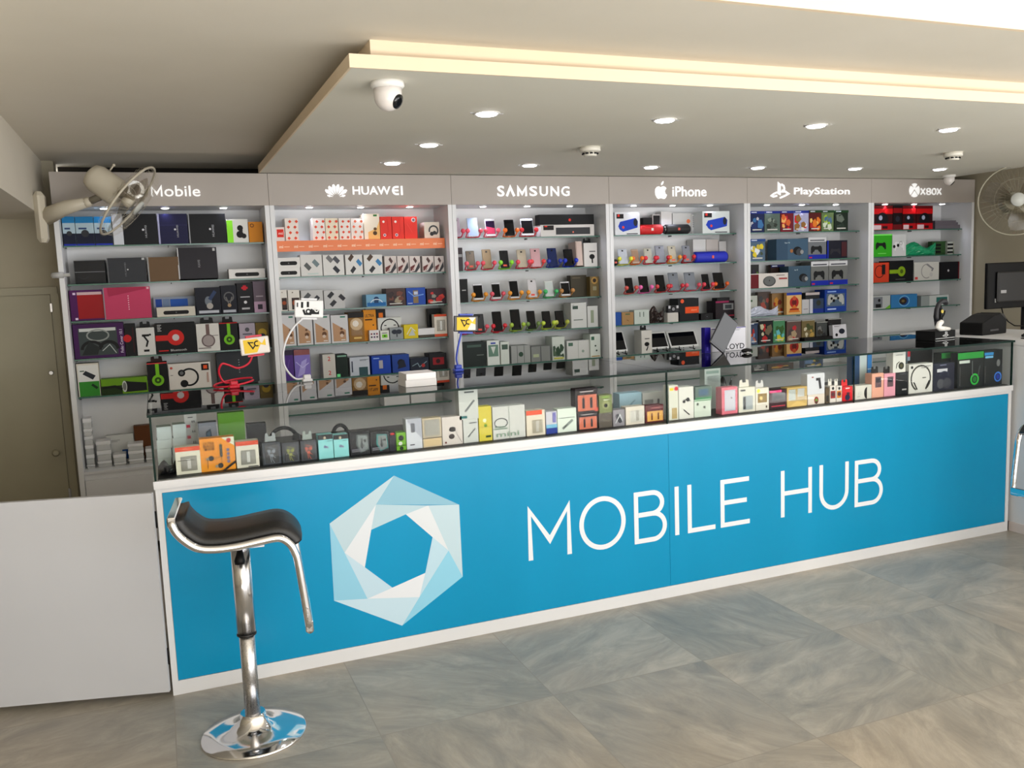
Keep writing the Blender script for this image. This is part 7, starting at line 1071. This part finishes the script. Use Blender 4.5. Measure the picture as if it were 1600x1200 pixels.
 ('cable_box', 'box', 'lower of two pale boxes with slanted cable drawings', None, 1.1861, 0.045, 0.7889, 0.0627, 0.045, 0.0952, 0, 0, (196, 200, 198), [('l', [(0.3, 0.25), (0.8, 0.6)], 0.1, (120, 124, 126)), ('r', 0.4, 0.82, 0.9, 0.87, (100, 104, 106))], {}),
 ('cable_box', 'box', 'upper of two pale boxes with slanted cable drawings', None, 1.181, 0.045, 0.8845, 0.0814, 0.045, 0.126, 0, 0, (196, 200, 198), [('l', [(0.3, 0.25), (0.8, 0.6)], 0.1, (120, 124, 126)), ('r', 0.3, 0.85, 0.8, 0.9, (100, 104, 106)), ('r', 0.1, 0.04, 0.4, 0.12, (40, 110, 110))], {}),
 ('cable_box', 'box', 'tall yellow box beside the two pale cable boxes', None, 1.2492, 0.045, 0.7889, 0.0552, 0.045, 0.1413, 0, 0, (204, 192, 76), [('r', 0, 0.4, 1, 0.42, (170, 150, 50)), ('d', 0.45, 0.6, 0.14, (220, 230, 190)), ('d', 0.5, 0.45, 0.12, (110, 150, 60)), ('r', 0.5, 0.1, 0.9, 0.16, (60, 80, 30))], {}),
 ('router_box', 'box', 'wide pale carton with two line drawings in the middle of the display case', None, 1.3524, 0.045, 0.7889, 0.1426, 0.045, 0.1347, 0, 0, (200, 202, 200), [('r', 0.02, 0.3, 0.45, 0.34, (130, 150, 136)), ('o', 0.25, 0.5, 0.14, 0.03, (90, 94, 96), 0, 360, 1.5), ('r', 0.5, 0, 0.51, 1, (120, 140, 126)), ('r', 0.06, 0.36, 0.4, 0.4, (120, 140, 126)), ('t', 0.1, 0.08, 0.8, 0.22, (140, 160, 146), 'mini')], {}),
 ('earphone_box', 'box', 'white box with orange band in the middle of the display case', None, 1.4715, 0.045, 0.7889, 0.0839, 0.045, 0.1053, 0, 0, (216, 208, 192), [('r', 0, 0.82, 0.85, 1, (222, 96, 66)), ('r', 0.3, 0.1, 0.85, 0.62, (190, 180, 160)), ('r', 0.5, 0.15, 0.65, 0.58, (214, 208, 196))], {'win': (0.3, 0.1, 0.85, 0.62)}),
 ('memory_pack', 'packaging', 'slim white pack with blue lower half', None, 1.5429, 0.045, 0.7889, 0.0499, 0.045, 0.0934, 0, 0, (196, 196, 206), [('r', 0, 0.0, 1, 0.26, (40, 66, 150)), ('r', 0, 0.26, 1, 0.42, (120, 180, 210)), ('r', 0.6, 0.5, 0.9, 0.95, (120, 120, 180))], {}),
 ('adapter_box', 'box', 'white box with slanted silver connector picture', None, 1.6148, 0.045, 0.7889, 0.0879, 0.045, 0.1003, 0, 0, (212, 222, 214), [('l', [(0.25, 0.15), (0.8, 0.5)], 0.13, (140, 150, 146)), ('l', [(0.3, 0.18), (0.5, 0.32)], 0.05, (80, 86, 84)), ('x', 0.08, 0.6, 0.9, 1, (90, 100, 96))], {}),
 ('cable_box', 'box', 'lower of two black boxes showing a pair of plugs on salmon pink', 'stacked salmon and black cable boxes', 1.7104, 0.045, 0.7889, 0.0973, 0.045, 0.0766, 0, 0, (40, 26, 32), [('r', 0.1, 0.05, 0.95, 0.72, (200, 116, 92)), ('l', [(0.35, 0.15), (0.35, 0.6)], 0.12, (60, 52, 56)), ('l', [(0.7, 0.15), (0.7, 0.6)], 0.12, (60, 52, 56)), ('l', [(0.35, 0.6), (0.4, 0.85)], 0.03, (90, 40, 40)), ('r', 0.2, 0.84, 0.8, 0.88, (190, 180, 180))], {}),
 ('cable_box', 'box', 'upper of two black boxes showing a pair of plugs on salmon pink', 'stacked salmon and black cable boxes', 1.709, 0.045, 0.8659, 0.1045, 0.045, 0.1009, 0, 0, (40, 26, 32), [('r', 0.1, 0.05, 0.95, 0.72, (200, 116, 92)), ('l', [(0.35, 0.15), (0.35, 0.6)], 0.12, (60, 52, 56)), ('l', [(0.7, 0.15), (0.7, 0.6)], 0.12, (60, 52, 56)), ('l', [(0.35, 0.6), (0.4, 0.85)], 0.03, (90, 40, 40)), ('r', 0.2, 0.84, 0.8, 0.88, (190, 180, 180)), ('r', 0.85, 0, 1, 0.15, (206, 90, 70))], {}),
 ('cable_box', 'box', 'dark olive brown box under the olive green one', None, 1.7968, 0.045, 0.7889, 0.0634, 0.045, 0.0644, 0, 0, (92, 86, 78), [('l', [(0.2, 0.6), (0.8, 0.4)], 0.06, (120, 114, 100))], {}),
 ('watch_box', 'box', 'small olive green box with round black emblem', None, 1.7995, 0.045, 0.8537, 0.0618, 0.045, 0.0768, 0, 0, (120, 130, 84), [('d', 0.5, 0.45, 0.3, (150, 156, 110)), ('d', 0.5, 0.4, 0.14, (22, 22, 25)), ('r', 0.2, 0.85, 0.8, 0.92, (140, 180, 80)), ('r', 0.3, 0.7, 0.7, 0.74, (220, 224, 200))], {}),
 ('clear_pack', 'packaging', 'clear bag of small black parts in the display case', None, 1.8614, 0.045, 0.7889, 0.0564, 0.045, 0.0723, 0, 0, (140, 136, 142), [('d', 0.4, 0.6, 0.18, (60, 60, 70)), ('d', 0.6, 0.35, 0.2, (50, 50, 60)), ('l', [(0.2, 0.2), (0.6, 0.7), (0.8, 0.3)], 0.06, (200, 202, 206))], {'film': 1}),
 ('earphone_box', 'box', 'white box with pale ear bud window beside the dark red box', None, 1.942, 0.045, 0.7889, 0.0923, 0.045, 0.079, 0, 0, (214, 206, 194), [('r', 0.2, 0.15, 0.9, 0.8, (226, 222, 212)), ('r', 0.55, 0.2, 0.7, 0.75, (190, 184, 172))], {'win': (0.2, 0.15, 0.9, 0.8)}),
 ('cable_box', 'box', 'dark red box showing two plugs on gold', None, 2.0391, 0.045, 0.7889, 0.0925, 0.045, 0.0759, 0, 0, (96, 26, 36), [('r', 0.1, 0.08, 0.95, 0.66, (214, 166, 90)), ('l', [(0.35, 0.15), (0.35, 0.55)], 0.1, (110, 60, 40)), ('l', [(0.7, 0.15), (0.7, 0.55)], 0.1, (110, 60, 40)), ('r', 0.3, 0.82, 0.85, 0.87, (190, 120, 120))], {}),
 ('cable_box', 'box', 'light blue box behind the front row, left of the white rounded one', None, 2.0207, 0.22, 0.7889, 0.1152, 0.06, 0.1123, 0, 0, (170, 204, 220), [('l', [(0.2, 0.3), (0.7, 0.7)], 0.04, (120, 150, 170))], {}),
 ('adapter_box', 'box', 'white rounded box with small grey adapter behind the dark red box', None, 2.1386, 0.22, 0.7889, 0.1109, 0.06, 0.1054, 0, 0, (214, 214, 208), [('r', 0.1, 0.35, 0.5, 0.7, (150, 150, 146)), ('r', 0.7, 0.4, 0.8, 0.7, (120, 120, 120))], {}),
 ('cable_box', 'box', 'tall narrow white box with gold plug right of the pane joint', None, 2.1371, 0.045, 0.7889, 0.048, 0.045, 0.1554, 0, 0, (206, 208, 196), [('r', 0.3, 0.04, 0.85, 0.35, (176, 156, 110)), ('r', 0.1, 0.85, 0.5, 0.93, (236, 206, 60)), ('d', 0.8, 0.9, 0.2, (214, 60, 70))], {}),
 ('gadget_box', 'box', 'white box with small black drone and pen pictures', None, 2.2028, 0.045, 0.7889, 0.0771, 0.045, 0.1429, 0, 0, (212, 212, 206), [('d', 0.35, 0.55, 0.1, (22, 22, 25)), ('d', 0.6, 0.6, 0.12, (22, 22, 25)), ('l', [(0.4, 0.6), (0.8, 0.55)], 0.05, (22, 22, 25)), ('l', [(0.3, 0.3), (0.7, 0.12)], 0.06, (22, 22, 25))], {}),
 ('adapter_box', 'box', 'white box with thin green top line', None, 2.2888, 0.045, 0.7889, 0.0886, 0.045, 0.0796, 0, 0, (196, 206, 196), [('r', 0, 0.92, 1, 0.97, (70, 140, 90)), ('d', 0.2, 0.75, 0.08, (90, 100, 90)), ('d', 0.6, 0.55, 0.08, (110, 116, 110))], {}),
 ('adapter_box', 'box', 'grey green box lying on the white box with green line', None, 2.2942, 0.045, 0.8689, 0.0867, 0.045, 0.0571, 0, 0, (92, 112, 104), [('r', 0, 0, 1, 0.15, (60, 140, 90)), ('r', 0.2, 0.3, 0.8, 0.8, (60, 96, 120))], {}),
 ('clear_pack', 'packaging', 'tall pale clear pack standing behind the front row near the window reflection', None, 2.4648, 0.22, 0.7889, 0.0888, 0.04, 0.1969, 0, 0, (196, 206, 200), [('r', 0.1, 0.85, 0.9, 0.92, (150, 170, 160)), ('r', 0.1, 0.1, 0.9, 0.6, (206, 216, 208))], {'win': (0.1, 0.1, 0.9, 0.8)}),
 ('phone_cover_pack', 'phone cover', 'pink edged pack showing a white phone cover', None, 2.4343, 0.045, 0.7889, 0.0858, 0.045, 0.1226, 0, 0, (216, 120, 136), [('r', 0.18, 0.12, 0.86, 0.9, (206, 206, 220)), ('r', 0.24, 0.16, 0.8, 0.86, (222, 220, 230)), ('d', 0.6, 0.6, 0.05, (120, 100, 120))], {'win': (0.18, 0.12, 0.86, 0.9)}),
 ('power_bank_box', 'box', 'white hanging box with grey power bank window', None, 2.5295, 0.045, 0.7889, 0.0909, 0.045, 0.1148, 0, 0, (214, 212, 200), [('r', 0.25, 0.1, 0.85, 0.65, (176, 184, 186)), ('r', 0.27, 0.12, 0.42, 0.62, (60, 62, 64)), ('r', 0.1, 0.85, 0.4, 0.92, (90, 90, 90))], {'tab': (216, 214, 204), 'win': (0.25, 0.1, 0.85, 0.65)}),
 ('phone_cover_pack', 'phone cover', 'white pack with small gold square and yellow spot', None, 2.6154, 0.045, 0.7889, 0.0743, 0.045, 0.1048, 0, 0, (216, 212, 202), [('r', 0.15, 0.35, 0.85, 0.75, (140, 116, 60)), ('d', 0.4, 0.55, 0.12, (220, 190, 120)), ('d', 0.2, 0.88, 0.12, (236, 220, 70)), ('r', 0.75, 0.1, 0.85, 0.2, (90, 80, 60))], {'tab': (206, 204, 204)}),
 ('memory_pack', 'packaging', 'black and maroon pack with grey card window', None, 2.7047, 0.045, 0.7889, 0.0976, 0.045, 0.0869, 0, 0, (60, 26, 36), [('r', 0.15, 0.45, 0.9, 0.85, (110, 112, 116)), ('r', 0.22, 0.52, 0.8, 0.72, (60, 62, 66)), ('r', 0, 0.88, 0.7, 1, (230, 70, 130)), ('r', 0.1, 0.12, 0.9, 0.17, (190, 60, 80))], {}),
 ('phone_cover_pack', 'phone cover', 'golden see through pack with two cover windows', None, 2.815, 0.045, 0.7889, 0.1164, 0.045, 0.0914, 0, 0, (206, 176, 110), [('r', 0.08, 0.35, 0.42, 0.9, (200, 206, 200)), ('r', 0.52, 0.5, 0.86, 0.92, (214, 214, 206)), ('p', [(0.05, 0), (0.5, 0.3), (0.95, 0.1), (0.95, 0)], (220, 190, 120))], {'win': (0.05, 0.3, 0.95, 0.95)}),
 ('watch_box', 'box', 'white box with red and green oval', None, 2.9284, 0.045, 0.7889, 0.0997, 0.045, 0.0483, 0, 0, (216, 206, 196), [('d', 0.5, 0.42, 0.36, (150, 54, 44), 0.75), ('d', 0.5, 0.36, 0.22, (110, 160, 70), 0.7), ('d', 0.5, 0.2, 0.16, (90, 50, 40))], {}),
 ('earphone_box', 'box', 'white box with black curved ear hook, on top of the red oval box', None, 2.9263, 0.045, 0.8376, 0.1034, 0.045, 0.0994, 0, 0, (210, 212, 218), [('r', 0.5, 0.65, 0.75, 0.78, (50, 50, 56)), ('l', [(0.68, 0.72), (0.76, 0.25)], 0.13, (50, 50, 56)), ('r', 0.25, 0.8, 0.35, 0.86, (160, 100, 100))], {}),
 ('cable_box', 'box', 'narrow brown black box left of the red packs', None, 2.9954, 0.045, 0.7889, 0.0236, 0.045, 0.0735, 0, 0, (96, 80, 60), [('r', 0.2, 0.1, 0.8, 0.5, (22, 22, 25))], {}),
 ('memory_pack', 'packaging', 'white pack with dark red sphere, left of the small packs', None, 3.0284, 0.045, 0.7889, 0.0354, 0.045, 0.0801, 0, 0, (220, 214, 208), [('r', 0.1, 0.25, 0.9, 0.7, (150, 30, 40)), ('d', 0.5, 0.5, 0.3, (90, 40, 50)), ('d', 0.5, 0.85, 0.2, (60, 60, 60))], {'tab': (220, 216, 210)}),
 ('memory_pack', 'packaging', 'white pack with orange sphere, between two red packs', None, 3.0664, 0.045, 0.7889, 0.0337, 0.045, 0.077, 0, 0, (220, 214, 208), [('r', 0.1, 0.25, 0.9, 0.7, (206, 130, 50)), ('d', 0.5, 0.5, 0.3, (90, 40, 50)), ('d', 0.5, 0.85, 0.2, (60, 60, 60))], {'tab': (220, 216, 210)}),
 ('memory_pack', 'packaging', 'bright red pack with dark blue gadget at the pane joint', None, 3.1176, 0.045, 0.7889, 0.0617, 0.045, 0.0697, 0, 0, (214, 32, 44), [('d', 0.5, 0.25, 0.25, (40, 50, 80)), ('r', 0.3, 0.85, 0.7, 0.92, (240, 220, 220)), ('r', 0.4, 0.4, 0.7, 0.6, (90, 40, 60))], {'tab': (214, 32, 44)}),
 ('speaker_box', 'box', 'white box with dark half round speaker, right of the pane joint', None, 3.2163, 0.045, 0.7889, 0.1009, 0.045, 0.068, 0, 0, (214, 212, 204), [('d', 0.72, 0.42, 0.42, (40, 36, 36), 0.6), ('r', 0.72, 0.0, 1, 1, (208, 206, 198)), ('d', 0.3, 0.45, 0.16, (206, 206, 200)), ('r', 0.1, 0.2, 0.3, 0.22, (120, 120, 120))], {}),
 ('phone_box', 'box', 'peach pink box with dark phone window, left of a pair', None, 3.3073, 0.045, 0.7889, 0.074, 0.045, 0.1192, 0, 0, (226, 170, 150), [('r', 0.28, 0.42, 0.8, 0.86, (110, 90, 96)), ('r', 0.34, 0.62, 0.74, 0.8, (60, 56, 66)), ('x', 0.2, 0.6, 0.22, 2, (190, 100, 120))], {'tab': (28, 28, 30)}),
 ('phone_box', 'box', 'rose pink box with dark phone window, right of a pair', None, 3.3843, 0.045, 0.7889, 0.0729, 0.045, 0.1134, 0, 0, (222, 160, 176), [('r', 0.28, 0.42, 0.8, 0.86, (110, 90, 96)), ('r', 0.34, 0.62, 0.74, 0.8, (60, 56, 66)), ('x', 0.2, 0.6, 0.22, 2, (190, 100, 120))], {'tab': (28, 28, 30)}),
 ('cable_box', 'box', 'plain black box with small white label', None, 3.4645, 0.045, 0.7889, 0.0802, 0.045, 0.1137, 0, 0, (34, 36, 40), [('r', 0.5, 0.2, 0.85, 0.26, (180, 180, 180)), ('r', 0.3, 0.9, 0.8, 0.94, (80, 84, 90))], {}),
 ('camera_box', 'box', 'white box with black round webcam on top of the black box', None, 3.4444, 0.045, 0.903, 0.0818, 0.045, 0.1075, 0, 0, (214, 214, 208), [('d', 0.65, 0.3, 0.22, (50, 50, 40)), ('d', 0.65, 0.3, 0.1, (90, 90, 60)), ('l', [(0.5, 0.5), (0.3, 0.4), (0.25, 0.2)], 0.05, (50, 50, 46)), ('x', 0.2, 0.8, 0.75, 1, (90, 90, 90))], {}),
 ('neckband_box', 'box', 'large white box with dark neckband headphones', None, 3.5877, 0.045, 0.7889, 0.159, 0.045, 0.1466, 0, 0, (210, 210, 206), [('neck', (70, 70, 66), 0.5, 0.5, 0.44), ('l', [(0.2, 0.4), (0.35, 0.12)], 0.05, (22, 22, 25)), ('l', [(0.85, 0.4), (0.7, 0.12)], 0.05, (22, 22, 25)), ('d', 0.12, 0.9, 0.05, (22, 22, 25)), ('x', 0.5, 0.9, 0.9, 2, (120, 120, 120)), ('r', 0.55, 0.5, 0.7, 0.53, (90, 90, 90))], {}),
 ('headset_box', 'box', 'dark navy box with a small white strip, left of the green topped boxes', None, 3.7437, 0.045, 0.7889, 0.1456, 0.045, 0.1387, 0, 0, (30, 34, 56), [('r', 0.18, 0.68, 0.66, 0.8, (196, 198, 204)), ('d', 0.35, 0.25, 0.18, (84, 86, 92)), ('d', 0.65, 0.25, 0.2, (70, 72, 80)), ('r', 0.3, 0.92, 0.6, 0.95, (130, 134, 160)), ('o', 0.5, 0.45, 0.24, 0.05, (60, 64, 80), 20, 160)], {}),
 ('headset_box', 'box', 'dark box with green top band behind the navy box', None, 3.8757, 0.13, 0.7889, 0.1118, 0.05, 0.1784, 0, 0, (40, 48, 46), [('r', 0, 0.84, 1, 1, (50, 150, 70))], {}),
 ('headset_box', 'box', 'black headset box with green top and green glowing ring', None, 3.929, 0.045, 0.7889, 0.1819, 0.045, 0.182, 0, 0, (30, 34, 36), [('r', 0, 0.82, 1, 1, (48, 150, 66)), ('r', 0.06, 0.7, 0.46, 0.78, (196, 206, 200)), ('o', 0.66, 0.22, 0.14, 0.05, (60, 190, 80)), ('d', 0.66, 0.22, 0.08, (40, 120, 60)), ('l', [(0.55, 0.75), (0.56, 0.4), (0.6, 0.3)], 0.03, (110, 116, 116)), ('l', [(0.85, 0.6), (0.78, 0.3)], 0.04, (80, 86, 86)), ('t', 0.06, 0.08, 0.1, 0.6, (110, 110, 110), 'KOTION', True)], {}),
 ('headset_box', 'box', 'black headset box with blue top and blue glowing ring at the right end', None, 4.0905, 0.045, 0.7889, 0.1335, 0.045, 0.1831, 0, 0, (32, 38, 40), [('r', 0.02, 0.86, 0.5, 0.94, (60, 140, 200)), ('r', 0.06, 0.78, 0.48, 0.84, (120, 180, 220)), ('o', 0.76, 0.22, 0.17, 0.06, (70, 130, 220)), ('d', 0.76, 0.22, 0.1, (40, 70, 170)), ('d', 0.76, 0.62, 0.14, (120, 124, 126), 0.7), ('t', 0.04, 0.08, 0.08, 0.55, (110, 110, 110), 'EACH', True)], {}),
 ('white_carton', 'box', 'small plain white carton, bottom of the left stack inside the display case', 'small white cartons in the display case', 0.0377, 0.22, 0.7889, 0.0459, 0.06, 0.0351, 0, 0, (196, 208, 208), [], {}),
 ('white_carton', 'box', 'small plain white carton, second of the left stack inside the display case', 'small white cartons in the display case', 0.0391, 0.22, 0.8244, 0.0487, 0.06, 0.0356, 0, 0, (196, 208, 208), [], {}),
 ('white_carton', 'box', 'small plain white carton, third of the left stack inside the display case', 'small white cartons in the display case', 0.0411, 0.22, 0.8604, 0.0506, 0.06, 0.0332, 0, 0, (196, 208, 208), [], {}),
 ('white_carton', 'box', 'small plain white carton, top of the left stack inside the display case', 'small white cartons in the display case', 0.0437, 0.22, 0.894, 0.0505, 0.06, 0.0475, 0, 0, (196, 208, 208), [], {}),
 ('white_carton', 'box', 'small plain white carton, bottom of the right stack inside the display case', 'small white cartons in the display case', 0.0889, 0.22, 0.7889, 0.0468, 0.06, 0.0291, 0, 0, (196, 208, 208), [], {}),
 ('white_carton', 'box', 'small plain white carton, second of the right stack inside the display case', 'small white cartons in the display case', 0.0912, 0.22, 0.8184, 0.0468, 0.06, 0.0383, 0, 0, (196, 208, 208), [], {}),
 ('white_carton', 'box', 'small plain white carton, third of the right stack inside the display case', 'small white cartons in the display case', 0.0943, 0.22, 0.8571, 0.0467, 0.06, 0.0382, 0, 0, (196, 208, 208), [], {}),
 ('white_carton', 'box', 'small plain white carton, top of the right stack inside the display case', 'small white cartons in the display case', 0.0973, 0.22, 0.8957, 0.0467, 0.06, 0.0501, 0, 0, (196, 208, 208), [], {}),
 ('power_strip', 'power strip', 'white upright power strip with red switches inside the display case', None, 0.1392, 0.25, 0.7889, 0.0443, 0.035, 0.1892, 0, 0, (186, 186, 184), [('r', 0.15, 0.72, 0.45, 0.78, (190, 60, 80)), ('r', 0.15, 0.5, 0.45, 0.56, (190, 60, 80)), ('r', 0.15, 0.28, 0.45, 0.34, (190, 60, 80)), ('r', 0.6, 0.62, 0.66, 0.66, (22, 22, 25)), ('r', 0.75, 0.62, 0.81, 0.66, (22, 22, 25)), ('r', 0.6, 0.4, 0.66, 0.44, (22, 22, 25)), ('r', 0.75, 0.4, 0.81, 0.44, (22, 22, 25)), ('r', 0.6, 0.82, 0.66, 0.86, (22, 22, 25)), ('r', 0.75, 0.82, 0.81, 0.86, (22, 22, 25)), ('r', 0.55, 0.18, 0.8, 0.2, (22, 22, 25)), ('r', 0.3, 0.92, 0.7, 0.935, (90, 90, 90))], {}),
 ('phone_box', 'box', 'grey box with black phone and red strip behind the orange box', None, 0.1965, 0.2, 0.7889, 0.0649, 0.05, 0.1565, 0, 0, (136, 140, 150), [('p', [(0.4, 0.45), (0.72, 0.52), (0.66, 0.85), (0.38, 0.78)], (40, 50, 64)), ('r', 0.3, 0.3, 0.85, 0.42, (170, 30, 40)), ('p', [(0.42, 0.5), (0.66, 0.56), (0.62, 0.8), (0.42, 0.74)], (84, 110, 130))], {}),
 ('notebook_box', 'box', 'plain grass green box standing at the back of the display case', None, 0.2844, 0.22, 0.7889, 0.0959, 0.04, 0.1846, 0, 0, (98, 150, 42), [], {}),
 ('headset_box', 'box', 'dark box behind the white and orange pack in the display case', None, 0.377, 0.24, 0.7889, 0.0707, 0.05, 0.1286, 0, 0, (38, 42, 48), [('d', 0.5, 0.5, 0.2, (60, 62, 66))], {}),
 ('router_box', 'box', 'blue box with white rounded gadget, behind the front row', None, 3.3236, 0.16, 0.7889, 0.1148, 0.05, 0.2101, 0, 0, (26, 84, 130), [('r', 0.3, 0.25, 0.7, 0.95, (206, 220, 220)), ('r', 0.75, 0.5, 0.98, 0.98, (56, 140, 210)), ('r', 0.75, 0.6, 0.95, 0.62, (210, 230, 240))], {}),
 ('headset_box', 'box', 'large black box behind the white neckband box', None, 3.8618, 0.3, 0.7889, 0.1597, 0.1, 0.1858, 0, 0, (44, 48, 52), [('d', 0.5, 0.2, 0.2, (30, 32, 34))], {}),
 ('memory_pack', 'packaging', 'thin card with red and black marks behind the webcam box', None, 3.6686, 0.2, 0.7889, 0.0184, 0.02, 0.2078, 0, 0, (170, 190, 206), [('r', 0, 0.8, 1, 1, (200, 40, 60)), ('r', 0, 0.6, 1, 0.7, (22, 22, 25)), ('r', 0, 0.3, 1, 0.4, (22, 22, 25))], {}),
 ('dark_pouch', 'pouch', 'dark grey soft pouch behind the pink phone cover pack', None, 2.594, 0.26, 0.7889, 0.0803, 0.08, 0.1408, 0, 0, (56, 54, 54), [], {'k': 'bag', 'heap': 1}),
 ('dark_cable_bundle', 'cables', 'black bundle of cables at the left end of the display case', None, 0.0444, 0.05, 0.7889, 0.0593, 0.08, 0.0504, 0, 0, (34, 34, 38), [], {'k': 'bag', 'heap': 1}),
 ('dark_headset', 'headset', 'black padded headset lying behind the three dark earphone packs', None, 0.4849, 0.28, 0.7889, 0.123, 0.1, 0.0972, 0, 0, (30, 32, 36), [], {'k': 'headset'}),
 ('dark_headset', 'headset', 'black curved headset behind the turquoise packs', None, 0.7115, 0.28, 0.7889, 0.0716, 0.1, 0.0852, 0, 0, (34, 36, 40), [], {'k': 'headset'}),
 ('console_box', 'box', 'white box with outlined capital letters at the back of the glass top', None, 2.805, 0.56, 1.0209, 0.2107, 0.06, 0.1208, 0, 0, (214, 214, 222), [('t', 0.42, 0.06, 0.96, 0.3, (50, 52, 64), 'LOYD'), ('x', 0.7, 0.92, 0.85, 2, (150, 150, 160)), ('r', 0, 0.975, 1, 1, (60, 40, 150))], {}),
 ('poster_tube', 'tube', 'upright violet tube beside the lettered white box', None, 2.6468, 0.52, 1.0209, 0.0353, 0.03, 0.1311, 0, 0, (40, 26, 130), [('r', 0.3, 0.1, 0.6, 0.25, (90, 80, 180))], {}),
 ('white_carton', 'box', 'flat white carton, lower of two on the glass top below the brown phone boxes', None, 1.02, 0.15, 1.0209, 0.1296, 0.12, 0.0274, 0, 0, (226, 224, 226), [], {}),
 ('white_carton', 'box', 'flat white carton, upper of two on the glass top below the brown phone boxes', None, 1.0214, 0.15, 1.0487, 0.1242, 0.12, 0.0255, 0, 0, (230, 228, 230), [], {})
]
for it in ITEMS: KIND.get(it[14].get('k'), product)(it)
# dark phone leaning on the lettered white box, with its little stand
e = empty('leaning_tablet', (2.66, 0.46, 1.05), 'dark slanted tablet leaning across the lettered white box', 'tablet'); e.rotation_euler = (-R(10), R(38), 0)
b = MB(); b.bbox(-.055, .055, 0, .009, 0, .19, M((30, 30, 36), .2), .004); b.build('body', e)
b = MB(); b.slab([(-.05, .012), (.05, .012), (.05, .178), (-.05, .178)], 0, .0008, M((20, 20, 26), .12)); b.build('screen', e)
e = empty('desk_lens', (2.798, 0.4, 1.0215), 'small black flat gadget on the glass top in front of the lettered box', 'gadget')
b = MB(); b.ball((0, 0, .012), .022, BLACK, 12, (1.5, .8, .5)); b.build('shell', e)
b = MB(); b.cyl((0, 0, .0005), .014, .006, STEEL); b.build('foot', e)
